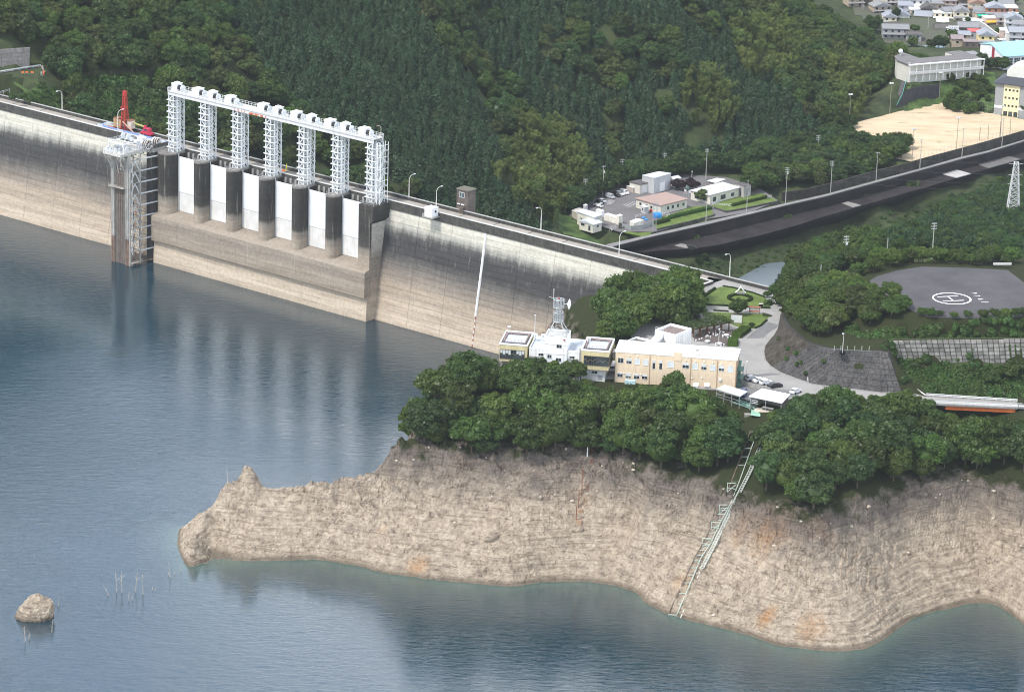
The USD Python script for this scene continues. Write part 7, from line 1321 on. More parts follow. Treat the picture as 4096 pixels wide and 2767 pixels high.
# utility poles
def pxh(c,base,top,z=None,p=None):
    p=P(*F3(c,*base),z) if p is None else p;n=np.array([0,1.0,0]);d=ray(*F3(c,*top));k=(p[1]-CAM[1])/d[1];return p,CAM[2]+k*d[2]-p[2]
CPOLE=mat('concrete_pole',(0.40,0.39,0.375),0.9,0.12)
def util_pole(p,h,lab,arms=2,flood=False,cap=False,thick=0.17,m1=None):
    o=thing('floodlight_pole' if flood else 'utility_pole',lab,'floodlight' if flood else 'utility pole',p,0.3,None);m=MB();m.tube([(0,0,-0.5),(0,0,h*0.5),(0,0,h)],[thick,thick*0.85,thick*0.65],7);obj('pole',m,m1 or CPOLE,o)
    for i in range(arms):z=h-0.5-0.9*i;m=MB();m.box(-0.9,0.9,-0.06,0.06,z,z+0.12);ca=obj('crossarm',m,GALV,o);m=MB();[m.cyl((x,0,z+0.12),0.07,0.22,6) for x in (-0.8,-0.3,0.3,0.8)];obj('insulator',m,WHITE,ca)
    if cap:m=MB();m.cyl((0.35,0,h-3.2),0.28,0.9,9);obj('transformer',m,STEEL,o)
    if flood:
        for x in (-0.55,0.55):
            for y in (-0.3,0.3):m=MB();m.hexa([(x-0.35,y-0.2,h-0.1),(x+0.35,y-0.2,h-0.1),(x+0.35,y+0.2,h-0.25),(x-0.35,y+0.2,h-0.25),(x-0.35,y-0.2,h+0.5),(x+0.35,y-0.2,h+0.5),(x+0.35,y+0.25,h+0.35),(x-0.35,y+0.25,h+0.35)]);obj('floodlight',m,WHITE,o)
        m=MB();m.box(-1.1,1.1,-0.08,0.08,h-0.2,h-0.08);obj('light_bar',m,GALV,o)
    return o
for c,b_,t_,z,lab,ar,cp_ in [(cST,(535,670),(545,290),-80,'utility pole at the left fence of the compound',2,0),(cST,(815,570),(838,90),-80,'utility pole behind the silver van',1,1),(cST,(1110,270),(1128,-10),-79,'utility pole in the woods behind the yard',2,0),(cSS,(963,190),(975,25),-79,'utility pole behind the tall grey block',2,0),(cSS,(1316,250),(1330,-10),-80,'utility pole behind the cycle shelter',2,0),(cSS,(1318,606),(1336,335),-80,'roadside pole before the brown-roofed building',0,0),
        (cSS,(1661,528),(1676,255),-80,'roadside pole before the pale-roofed office',0,0),(cSS,(1990,450),(2005,145),-80,'roadside utility pole with transformer right of the compound',3,1),(c32,(505,1110),(535,590),-80,'roadside utility pole right of the compound trees',3,0),(c32,(1258,905),(1280,450),-80,'roadside utility pole with a street light near the playing field',1,0),(c32,(1980,715),(2005,235),-80,'roadside utility pole before the near corner of the playing field',2,0),(c32,(283,575),(300,165),-79,'utility pole in the woods left of the playing field',3,0),
        (c37,(463,710),(480,350),-80,'roadside utility pole before the middle of the playing field',1,0),(c37,(965,570),(992,220),-80,'roadside utility pole before the right of the playing field',2,0)]:
    p,h=pxh(c,b_,t_,z);util_pole(p,h,lab,ar,False,cp_)
for c,b_,t_,lab in [(cSP,(215,1127),(235,850),'floodlight pole at the far left corner of the playing field'),(cSP,(580,1022),(600,750),'floodlight pole at the foot of the green stair rail'),(cSP,(1022,912),(1048,655),'floodlight pole before the dark field wall'),(cSP,(780,1448),(808,1160),'floodlight pole at the near corner of the playing field'),(cSP,(1178,1338),(1193,1060),'floodlight pole on the near side of the playing field'),(cSP,(1572,1230),(1585,955),'floodlight pole near the arched hall')]:
    p,h=pxh(c,b_,t_,-78);util_pole(p,h,lab,0,True,thick=0.15,m1=mat('grey_brown_pole',(0.25,0.22,0.20),0.9))
for i,(b_,t_,h2) in enumerate([((1385,1262),(1388,1142),0),((1460,1252),(1465,1120),0),((1567,1230),(1572,1090),0),((1658,1200),(1666,1066),0)]):
    p,h=pxh(cSP,b_,t_,-78);o=thing('net_post',['dark net post left of the pale crossbar','dark net post right of the pale crossbar','dark net post beside the floodlight near the arched hall','dark net post nearest the right edge of the playing field'][i],'post',p);m=MB();m.tube([(0,0,0),(0,0,h)],0.11,6);obj('pole',m,mat('dark_post',(0.10,0.085,0.08)),o)
p,h=pxh(cSP,(1388,1262),(1388,1142),-78);q,_=pxh(cSP,(1463,1252),(1465,1122),-78);m=MB();m.beam(p+[0,0,h-0.3],q+[0,0,h-0.3],0.12);tag(obj('net_crossbar',m,STEEL),'pale crossbar between two net posts at the playing field','bar')
for dx,lab in ((0,'left lattice pole of the twin mast by the blue tarpaulin'),(50,'right lattice pole of the twin mast by the blue tarpaulin')):
    p,h=pxh(cST,(1590+dx,1122-dx*0.35),(1625+dx*0.8,655),-80);o=thing('lattice_mast',lab,'mast',p)
    for a_ in ((-0.25,-0.25),(0.25,-0.25),(0.25,0.25),(-0.25,0.25)):m=MB();m.beam((*a_,-0.3),(*a_,h),0.09);obj('leg',m,GALV,o)
    m=MB()
    for i in range(14):z0,z1=h*i/14,h*(i+1)/14;m.beam((-0.25,-0.25,z0),(0.25,-0.25,z1),0.06);m.beam((0.25,-0.25,z0),(0.25,0.25,z1),0.06);m.beam((-0.25,0.25,z0),(-0.25,-0.25,z1),0.06)
    obj('bracing',m,GALV,o);m=MB();[m.box(-1.6,1.6,-0.06,0.06,h-0.6-1.2*i,h-0.5-1.2*i) for i in range(3)];obj('crossarm',m,GALV,o)
p=GQ(2297,500);_,h=pxh((0,0,1),(0,0),(2307*D2F,368*D2F),p=p);py=thing('power_pylon','tall pale grey lattice power pylon rising from the woods at the right edge','pylon',p);w0,w1=2.6,0.75;nl=9
cn=[(-1,-1),(1,-1),(1,1),(-1,1)]
lv=[h*(1-(1-i/nl)**1.0) for i in range(nl+1)];wd=lambda z:w0+(w1-w0)*z/h;PYL=mat('pylon_grey',(0.55,0.555,0.555),0.6,0.08)
for a_ in cn:m=MB();m.beam((a_[0]*w0,a_[1]*w0,-2),(a_[0]*w1,a_[1]*w1,h),0.24);obj('leg',m,PYL,py)
for i in range(nl):
    m=MB();z0,z1=lv[i],lv[i+1];A_,B_=wd(z0),wd(z1)
    for j in range(4):a_,b_=cn[j],cn[(j+1) % 4];m.beam((a_[0]*A_,a_[1]*A_,z0),(b_[0]*B_,b_[1]*B_,z1),0.14);m.beam((b_[0]*A_,b_[1]*A_,z0),(a_[0]*B_,a_[1]*B_,z1),0.14);m.beam((a_[0]*B_,a_[1]*B_,z1),(b_[0]*B_,b_[1]*B_,z1),0.12)
    obj('bracing',m,PYL,py)
for z in (h*0.97,h*0.78,h*0.62):m=MB();m.beam((-2.6,0,z),(2.6,0,z),0.14);obj('crossarm',m,PYL,py)
for z in (h*0.97,h*0.78,h*0.62,h*0.5):
    c_=thing('power_line',f'thin power cable sagging left and right from the pylon at {["its top", "its upper arm", "its lower arm", "its waist"][[0.97, 0.78, 0.62, 0.5].index(round(z/h, 2))]}','cable',p+[0,0,z]);t=np.linspace(-1,1,15);m=MB();m.tube(np.c_[t*90,t*-30,6*(t*t-np.abs(t))-np.abs(t)*4],0.022,3);obj('wire',m,mat('grey_cable',(0.12,0.12,0.12)),c_)
for bx,by,tx,ty,z,lab,ar in [(1860,665,1863,600,6,'grey bare pole before the helipad woods',0),(1918,590,1926,535,13,'utility pole with transformer in the woods left of the helipad',3),(2117,560,2120,505,10,'utility pole in the woods behind the helipad',3),(2014,562,2015,540,2,'small pole tip in the woods by the river',0)]:
    p,h=pxh((0,0,1),(bx*D2F,by*D2F),(tx*D2F,ty*D2F),z);p=p-[0,0,6];util_pole(p,h+6,lab,ar,False,ar == 3 and bx < 2000)

# ================================================================== PLAYING FIELD, SCHOOL, HALLS
SAND=usdkit.material(stage,'/World/Looks/field_sand',{'g':('geometry',{}),'m':('mapping',{'scale':(0.05,0.16,1)}),'n':('noise_texture',{'scale':1.0,'detail':5.0,'roughness':0.65}),'r':('rgb_ramp',{'ramp':[(0.3,(0.40,0.315,0.215)),(0.55,(0.52,0.42,0.295)),(0.75,(0.56,0.47,0.35))]}),
    'm2':('mapping',{'scale':(0.10,0.28,1)}),'n2':('noise_texture',{'scale':1.0,'detail':4.0,'roughness':0.7}),'r2':('rgb_ramp',{'ramp':[(0.60,(0,0,0)),(0.68,(0.7,0.7,0.7))]}),'x':('mix_color',{'b':(0.19,0.20,0.075)}),'p':('principled_bsdf',{'roughness':0.95,'specular_ior_level':0.1})},
    [('g.position','m.vector'),('m.vector','n.vector'),('n.fac','r.fac'),('g.position','m2.vector'),('m2.vector','n2.vector'),('n2.fac','r2.fac'),('r2.color','x.fac'),('r.color','x.a'),('x.result','p.base_color')],surface='p.BSDF')
flat('playing_field',sports,-77.97,SAND)
p0=[SP(x,y,-78) for x,y in [(640,992),(720,970),(880,930),(1022,910)]];fwl=thing('field_wall','dark concrete retaining wall on the far side of the playing field','retaining wall',p0[1]);hs=[1.5,9.0,8.8,8.5]
for i in range(3):
    for j in range(4):a_,b_=p0[i]+(p0[i+1]-p0[i])*j/4,p0[i]+(p0[i+1]-p0[i])*(j+1)/4;ha,hb=hs[i]+(hs[i+1]-hs[i])*j/4,hs[i]+(hs[i+1]-hs[i])*(j+1)/4;m=MB();o_=np.array([0.05,0.7,0]);e_=(b_-a_)*0.008;m.hexa([a_-[0,0,1],b_-e_-[0,0,1],b_-e_+o_-[0,0,1],a_+o_-[0,0,1],a_+o_*0.6+[0,0,ha],b_-e_+o_*0.6+[0,0,hb],b_-e_+o_*1.5+[0,0,hb],a_+o_*1.5+[0,0,ha]]);obj('wall_panel',m,mat('blue_dark_wall',(0.045,0.046,0.052),0.9,0.3,0.3,streak=0.3),fwl,world=True)
drape('school_slope',[SP(x,y,-70) for x,y in [(655,965),(745,735),(1400,668),(1560,690),(1540,860),(1300,930),(1030,880),(860,860)]],0.25,ROUGHGRASS)
gs=thing('stair_rail','thin turquoise rail of a stair climbing from the playing field to the school','handrail',SP(640,960,-76));a_,b_,c_=SP(635,975,-77.5),SP(690,870,-73),SP(728,730,-67.5);m=MB();m.beam(a_+[0,0,0.7],b_+[0,0,0.7],0.12,0.9);m.beam(b_+[0,0,0.7],c_+[0,0,0.7],0.12,0.9);obj('rail',m,mat('turquoise_rail',(0.15,0.48,0.44)),gs,world=True)
m=MB();o_=np.array([-1.4,0.2,-0.3]);m.beam(a_+o_,b_+o_,1.8,0.4);m.beam(b_+o_,c_+o_,1.8,0.4);obj('steps',m,mat('dark_steps',(0.07,0.065,0.07)),gs,world=True)
nf=[SP(x,y,-78) for x,y in [(640,1425),(780,1452),(1000,1400),(1200,1345),(1400,1290),(1600,1245),(1790,1185)]];polefence('net_fence','tall thin mesh fence along the near side of the playing field',nf,3.2,mat('net_grey',(0.30,0.30,0.30)),2.6,(0.33,0.66,1.0),0.035)
nf=[SP(x,y,-78) for x,y in [(1265,965),(1300,985),(1410,1000),(1500,1015)]];polefence('net_fence','grey backstop fence before the trees by the arched hall',nf,4.6,mat('net_grey',(0.30,0.30,0.30)),2.0,(0.33,0.66,1.0),0.045)
for x,y,w in ((1080,915,1.6),(1135,924,3.2),(1548,1024,2)):o=thing('bench',f'white bench at the {["far edge of the playing field, left", "far edge of the playing field, right and longer", "right edge by the arched hall"][[1080, 1135, 1548].index(x)]}','bench',SP(x,y,-78));m=MB();m.box(-w,w,-0.3,0.3,0.35,0.55);obj('seat',m,WHITE,o);m=MB();[m.box(a-0.1,a+0.1,-0.2,0.2,0,0.35) for a in (-w*0.8,w*0.8)];obj('support',m,GALV,o)
quadhouse('field_hut','small pale grey hut under the trees at the near left of the playing field',c32,[(738,358),(785,368),(836,362),(790,345)],-78,3.2,GREYW,GREYW,0.02,cat='hut',rt=0.1)
flat('field_path',[P(*F3(c32,x,y),-78.2) for x,y in [(680,470),(840,430),(1050,370),(1060,385),(930,440),(700,500)]],-77.9,mat('grey_green_path',(0.17,0.20,0.20)))
# school: two storeys with a balcony front
sro=[SP(x,y,-60) for x,y in [(757,590),(1422,535),(1215,461),(1082,474),(1160,500),(850,531),(700,478),(622,510),(640,545)]]
sc_=thing('school','two-storey pale school block with a grey flat roof and long white balcony','school',sro[0]*[1,1,0]+[0,0,-68]);cs_=np.mean(sro,0);SCW=mat('school_wall',(0.56,0.55,0.50),0.85,0.07,0.4,streak=0.12)
m=MB();m.prism([(cs_+(p-cs_)*0.965)[:2] for p in sro],-69,-60.0);obj('wall',m,SCW,sc_,world=True);m=MB();m.prism([p[:2] for p in sro],-60,-59.6);obj('roof',m,mat('school_roof',(0.15,0.145,0.15),0.9,0.15,0.2),sc_,world=True)
fa,fb=sro[0]*[1,1,0],sro[1]*[1,1,0];fd=(fb-fa)/np.linalg.norm(fb-fa);fn_=np.array([fd[1],-fd[0],0]);fl=np.linalg.norm(fb-fa)
def fbx(u0,u1,d0,d1,z0,z1):m=MB(lambda v:fa+v[:,:1]*fd+v[:,1:2]*fn_+v[:,2:]*np.array([0,0,1.0]));m.box(u0*fl,u1*fl,d0,d1,z0,z1);return m
obj('balcony',fbx(0.0,1.0,-0.1,0.9,-64.5,-63.2),mat('balcony_white',(0.60,0.60,0.59),0.7,0.06),sc_,world=True);obj('eave',fbx(-0.01,1.01,-0.2,0.9,-59.98,-59.45),WHITE,sc_,world=True)
for u_ in np.linspace(0.0,1.0,12):obj('balcony_post',fbx(u_-0.004,u_+0.004,0.6,0.8,-68,-60),WHITE,sc_,world=True)
for i,(u0,u1) in enumerate([(0.02,0.12),(0.135,0.2),(0.22,0.3),(0.33,0.39),(0.41,0.48),(0.5,0.56),(0.585,0.65),(0.69,0.8),(0.84,0.91)]):
    for z0,z1 in ((-63.1,-60.7),(-67.2,-65.1)):
        w_=obj('window',fbx(u0,u1,-0.95,-0.55,z0,z1),GLASS if (i+int(z0)) % 3 else mat('curtained_pane',(0.55,0.60,0.62),0.3,0.1),sc_,world=True);q=fbx(u0,u1,-0.56,-0.5,(z0+z1)/2-0.05,(z0+z1)/2+0.05)
        obj('frame',q,WHITE,w_,world=True)
p=P(*F3(cTW,783,705),-60);rd=thing('radome','white ball-shaped tank on a stand on the school roof','tank',p+[0,0,0.4]);m=MB();m.ball((0,0,2.2),1.15,3);obj('ball',m,mat('ball_white',(0.72,0.70,0.69),0.5,0.04),rd);m=MB();m.cyl((0,0,0),0.5,1.3,8);obj('stand',m,GALV,rd)
p=P(*F3(cTW,895,805),-59.6);o=thing('roof_tank','small grey tank at the near corner of the school roof','tank',p);m=MB();m.cyl((0,0,0),0.45,0.9,10);obj('drum',m,GALV,o)
polefence('school_fence','white railing along the foot of the school',[P(*F3(cTW,x,y),-68) for x,y in [(850,1010),(1100,985),(1400,955),(1780,905)]],1.5,WHITE,1.6,(0.5,1.0),0.05)
# blue-roofed gym
g0,g1=P(*F3(cTW,2075,708),-61.5),P(*F3(cTW,2420,685),-61.5);gd_=(g1-g0)/np.linalg.norm(g1-g0);gback=np.array([-gd_[1],gd_[0],0]);gw=24.0;gl=40
gy=thing('gymnasium','white gymnasium with a sky-blue sheet roof and a dark red stripe at the right edge','gymnasium',g0*[1,1,0]+[0,0,-69]);GB=lambda u_,v_,z:g0*[1,1,0]+gd_*u_+gback*v_+[0,0,z]
m=MB();m.hexa([GB(0,0,-70),GB(gl,0,-70),GB(gl,gw,-70),GB(0,gw,-70),GB(0,0,-61.7),GB(gl,0,-61.7),GB(gl,gw,-60.5),GB(0,gw,-60.5)]);m.add([GB(0,0,-61.7),GB(0,gw,-60.5),GB(0,13,-58.4),GB(gl,0,-61.7),GB(gl,gw,-60.5),GB(gl,13,-58.4)],[[0,2,1],[3,4,5]]);obj('wall',m,WHITE,gy,world=True)
m=MB();m.hexa([GB(-0.4,-0.6,-61.7),GB(gl,-0.6,-61.7),GB(gl,13,-58.35),GB(-0.4,13,-58.35),GB(-0.4,-0.6,-61.4),GB(gl,-0.6,-61.4),GB(gl,13,-58.0),GB(-0.4,13,-58.0)]);m.hexa([GB(-0.4,13,-58.35),GB(gl,13,-58.35),GB(gl,gw+.5,-60.5),GB(-0.4,gw+.5,-60.5),GB(-0.4,13,-58.0),GB(gl,13,-58.0),GB(gl,gw+.5,-60.2),GB(-0.4,gw+.5,-60.2)]);obj('roof',m,mat('sky_blue_roof',(0.27,0.52,0.62),0.6,0.05),gy,world=True)
m=MB();m.hexa([GB(-0.12,9.5,-66),GB(0.05,9.5,-66),GB(0.05,12,-66),GB(-0.12,12,-66),GB(-0.12,9.5,-59.6),GB(0.05,9.5,-59.6),GB(0.05,12,-58.9),GB(-0.12,12,-58.9)]);obj('red_stripe',m,mat('dark_red_wall',(0.28,0.035,0.05)),gy,world=True)
for i in range(6):
    m=MB();m.hexa([GB(2+4*i,-0.08,-66.0),GB(5.0+4*i,-0.08,-66.0),GB(5.0+4*i,0.04,-66.0),GB(2+4*i,0.04,-66.0),GB(2+4*i,-0.08,-62.6),GB(5.0+4*i,-0.08,-62.6),GB(5.0+4*i,0.04,-62.6),GB(2+4*i,0.04,-62.6)]);w_=obj('window',m,GLASS,gy,world=True);m=MB()
    for zz in (-65,-63.7):m.beam(GB(2+4*i,-0.12,zz),GB(5+4*i,-0.12,zz),0.08)
    for uu in (3,4):m.beam(GB(uu+4*i,-0.12,-66),GB(uu+4*i,-0.12,-62.6),0.08)
    obj('frame',m,WHITE,w_,world=True)
quadhouse('white_hut','white concrete building with a tiled ridge behind the school',cTW,[(1590,650),(1680,690),(1775,680),(1700,640)],-70,5.0,WHITE,mat('grey_tile',(0.22,0.225,0.24),0.7,0.12,1.0),0.1,cat='building',wins=[(1,0.7,2.5,0.8,0.8)])
# arched hall
h0=P(*F3(cTW,1945,1425),-78);hz0=pxh(cTW,(1945,1425),(1950,1035),-78)[1];h1=P(*F3(cTW,2560,1500),-78);hd_=(h1-h0)/np.linalg.norm(h1-h0);hb_=np.array([-hd_[1],hd_[0],0]);ah_=thing('arched_hall','tall hall with an arched white gable, slate skirt roof and cream window wall','hall',h0);HB=lambda u_,v_,z:h0+hd_*u_+hb_*v_+[0,0,z]
def hb(u0,u1,v0,v1,z0,z1):m=MB();m.hexa([HB(u0,v0,z0),HB(u1,v0,z0),HB(u1,v1,z0),HB(u0,v1,z0),HB(u0,v0,z1),HB(u1,v0,z1),HB(u1,v1,z1),HB(u0,v1,z1)]);return m
obj('wall',hb(0,24,0.0,18,-1,hz0),mat('hall_grey',(0.30,0.31,0.32),0.85,0.06),ah_,world=True)
u0,u1=4.2,12.0;obj('cream_bay',hb(u0,u1,-0.25,0.05,-1,hz0-0.05),mat('hall_cream',(0.72,0.66,0.43),0.8,0.04),ah_,world=True);obj('white_band',hb(-0.05,24,-0.12,0.04,hz0*0.22,hz0*0.3),WHITE,ah_,world=True)
for r_ in range(3):
    for c_ in range(4):w_=obj('window',hb(u0+0.6+1.85*c_,u0+1.55+1.85*c_,-0.3,-0.2,hz0*(0.86-0.25*r_)-1,hz0*(0.86-0.25*r_)),GLASS,ah_,world=True)
for i in range(3):obj('door',hb(u0+0.5+2.5*i,u0+2.4+2.5*i,-0.3,-0.2,0,hz0*0.15),GLASS,ah_,world=True)
m=MB();m.hexa([HB(-1.2,-1.2,hz0),HB(26,-1.2,hz0),HB(26,4.5,hz0+2.6),HB(4,4.5,hz0+2.6),HB(-1.2,-1.2,hz0+0.35),HB(26,-1.2,hz0+0.35),HB(26,4.5,hz0+2.95),HB(4,4.5,hz0+2.95)]);obj('skirt_roof',m,mat('slate_roof',(0.055,0.06,0.075),0.6,0.08),ah_,world=True)
m=MB();m.hexa([HB(-1.2,-1.2,hz0),HB(4,4.5,hz0+2.6),HB(4,18,hz0+2.6),HB(-1.2,19,hz0),HB(-1.2,-1.2,hz0+0.35),HB(4,4.5,hz0+2.95),HB(4,18,hz0+2.95),HB(-1.2,19,hz0+0.35)]);obj('skirt_roof',m,mat('slate_roof',(0.055,0.06,0.075)),ah_,world=True)
t=np.linspace(0,np.pi,15);arc=[(15-11*math.cos(x),hz0+5.5+3.6*math.sin(x)) for x in t];prof_=[(4,hz0+2.6)]+arc+[(26,hz0+2.6)];m=MB();n_=len(prof_);m.add([HB(a,v_,z) for v_ in (4.4,18) for a,z in prof_],[[i,(i+1) % n_,n_+(i+1) % n_,n_+i] for i in range(n_)]);m.add([HB(a,4.4,z) for a,z in prof_],[[0,i,i+1] for i in range(1,n_-1)]);obj('arched_gable',m,mat('hall_white',(0.66,0.65,0.61),0.8,0.05),ah_,world=True)

# ================================================================== THE TOWN
drape('town_ground',[TW(x,y,-72) for x,y in [(100,80),(520,330),(700,500),(1250,470),(1480,600),(1900,620),(2500,640),(2700,-100),(1500,-250),(100,-200)]],0.2,mat('town_ground_grey',(0.13,0.12,0.11),0.95,0.3,0.12,col2=(0.07,0.09,0.05)),4.0)
flat('town_pond',[TW(x,y,-79) for x,y in [(640,620),(900,600),(1300,605),(1370,640),(1250,730),(900,680)]],-77.5,POND_WATER)
def street(pts_l,pts_r,name,m1,dz):z=np.mean([ground(*TW(x,y,-72)[:2]) for x,y in pts_l]);flat(name,[TW(x,y,z) for x,y in pts_l]+[TW(x,y,z) for x,y in pts_r[::-1]],float(z)+dz,m1)
street([(1560,190),(1700,300),(1830,390),(1960,480),(1940,560),(2000,600)],[(1680,220),(1830,310),(1960,410),(2150,510),(2330,600),(2330,615)],'town_street',mat('town_asphalt',(0.23,0.23,0.235),0.92,0.1),0.5)
street([(1640,225),(1750,300),(1860,370)],[(1648,223),(1758,298),(1868,368)],'street_marking',PAVEWHITE,0.52);street([(1700,235),(1830,312),(1960,410),(2130,505),(2300,595)],[(1708,233),(1838,310),(1968,408),(2138,503),(2308,593)],'street_marking',PAVEWHITE,0.52);street([(1990,495),(2060,520)],[(2095,490),(2140,515)],'street_crossing',PAVEWHITE,0.52)
street([(1900,20),(2060,30),(2200,100),(2330,130)],[(2060,110),(2180,150),(2260,190),(2330,215)],'river_gravel',mat('white_gravel',(0.44,0.43,0.41),0.95,0.3,0.4),0.45)
TILEG=mat('grey_tile',(0.22,0.225,0.24),0.7,0.12,1.0);TILEB=mat('blue_grey_tile',(0.27,0.29,0.335),0.65,0.1,1.0);TILED=mat('dark_tile',(0.105,0.10,0.10),0.7,0.15,1.0);TILEM=mat('mauve_tile',(0.25,0.21,0.22),0.7,0.1);TILEBR=mat('brown_tile',(0.27,0.17,0.13),0.7,0.12);SHEETW=mat('white_sheet_roof',(0.66,0.67,0.68),0.6,0.06)
WCREAM=mat('house_cream',(0.62,0.56,0.43),0.85,0.08);WWHITE=mat('house_white',(0.70,0.69,0.67),0.85,0.06);WGREY=mat('house_grey',(0.34,0.34,0.35),0.85,0.1);WBRICK=mat('house_brick',(0.34,0.17,0.115),0.9,0.15,2.0);WTAN=mat('house_tan',(0.40,0.33,0.26),0.9,0.15);WDARK=mat('house_dark_timber',(0.13,0.105,0.09),0.9,0.2);WPINK=mat('house_pink',(0.54,0.42,0.38),0.85,0.08);WYEL=mat('house_yellow',(0.68,0.56,0.30),0.85,0.06)
TOWN_AX=hd(TW(620,400,-72),TW(820,405,-72))
def house(lab,x,y,w,d,h,roof,wm_,rm,rot=0.0,extra=None):
    w,d=w*1.12,d*1.12;p=TW(x,y,-72);z=float(ground(p[0],p[1]));p=TW(x,y,z);o=thing('town_house',lab,'house',p,TOWN_AX+rot,None)
    m=MB();m.box(-w/2,w/2,0,d,-1.5,h);obj('wall',m,wm_,o);e=0.55;r=0.27*min(w,d) if roof != 'flat' else 0.3;m=MB()
    X0,X1,Y0,Y1=-w/2-e,w/2+e,-e,d+e;zb=h-0.05
    if roof == 'flat':m.box(X0+0.3,X1-0.3,Y0+0.3,Y1-0.3,h,h+0.3)
    else:
        if roof == 'gx':rid=[(X0,(Y0+Y1)/2,h+r),(X1,(Y0+Y1)/2,h+r)]
        elif roof == 'gy':rid=[((X0+X1)/2,Y0,h+r),((X0+X1)/2,Y1,h+r)]
        else:
            k=min(w,d)/2+e
            rid=[(X0+k,(Y0+Y1)/2,h+r),(X1-k,(Y0+Y1)/2,h+r)] if w >= d else [((X0+X1)/2,Y0+k,h+r),((X0+X1)/2,Y1-k,h+r)]
        along_x=roof == 'gx' or (roof == 'hip' and w >= d);b4=[(X0,Y0,zb),(X1,Y0,zb),(X1,Y1,zb),(X0,Y1,zb)]
        if along_x:m.add([*b4,*rid],[[0,1,5],[0,5,4],[2,3,4],[2,4,5],[3,0,4],[1,2,5],[0,3,2],[0,2,1]])
        else:m.add([*b4,*rid],[[1,2,5],[1,5,4],[3,0,4],[3,4,5],[0,1,4],[2,3,5],[0,3,2],[0,2,1]])
    ro=obj('roof',m,rm,o)
    if roof in ('gx','gy','hip'):
        a_,b_=np.array(rid);m=MB();m.beam(a_+[0,0,0.05],b_+[0,0,0.05],0.4,0.25);obj('ridge',m,rm,ro)
    if roof == 'gy':m=MB();m.add([(X0+0.7,-0.03,h),(X1-0.7,-0.03,h),(0,-0.03,h+r*0.86)],[[0,1,2]]);obj('gable_panel',m,WWHITE,o)
    fl=max(1,int(round(h/2.9)))
    for f in range(fl):
        n=max(1,int(w/3.0))
        for i in range(n):xx=-w/2+w*(i+0.5)/n;zc=h*(f+0.55)/fl;m=MB();m.box(xx-0.6,xx+0.6,-0.08,0.02,zc-0.5,zc+0.6);obj('window',m,GLASS,o)
        m=MB();m.box(w/2-0.02,w/2+0.07,d*0.3,d*0.3+1.4,h*(f+0.55)/fl-0.5,h*(f+0.55)/fl+0.6);obj('window',m,GLASS,o)
    if fl > 1 and w > 6:m=MB();m.hexa([(X0,-1.3,h*0.48),(X1,-1.3,h*0.48),(X1,0,h*0.52),(X0,0,h*0.52),(X0,-1.3,h*0.5),(X1,-1.3,h*0.5),(X1,0,h*0.58),(X0,0,h*0.58)]);obj('lower_eave',m,rm,o)
    if extra:extra(o,w,d,h)
    return o
def awning(mm):return lambda o,w,d,h:obj('awning',MB().hexa([(-w/2,-1.6,2.2),(w/2,-1.6,2.2),(w/2,0,2.9),(-w/2,0,2.9),(-w/2,-1.6,2.5),(w/2,-1.6,2.5),(w/2,0,3.2),(-w/2,0,3.2)]),mm,o)
def billboard(o,w,d,h):
    b_=obj('billboard',MB().box(-w*0.48,w*0.48,-0.3,-0.15,h+0.2,h+2.4),WHITE,o);PU=mat('violet_letter',(0.25,0.22,0.55))
    for r_,zz,cnt in ((0,h+1.55,4),(1,h+0.65,6)):
        for i in range(cnt):x=-w*0.38+w*0.76*(i+0.5)/cnt;m=MB();m.box(x-0.22,x+0.22,-0.34,-0.3,zz-0.05,zz+0.06);m.box(x-0.05,x+0.06,-0.34,-0.3,zz-0.25,zz+0.3);m.box(x-0.2,x+0.2,-0.34,-0.3,zz-0.28,zz-0.2);obj('stroke',m,PU,b_)
def extras_shed(mm):return lambda o,w,d,h:obj('lean_to',MB().hexa([(w/2,0.5,-1),(w/2+2.5,0.5,-1),(w/2+2.5,d-0.5,-1),(w/2,d-0.5,-1),(w/2,0.5,h*0.55),(w/2+2.5,0.5,h*0.42),(w/2+2.5,d-0.5,h*0.42),(w/2,d-0.5,h*0.55)]),mm,o)
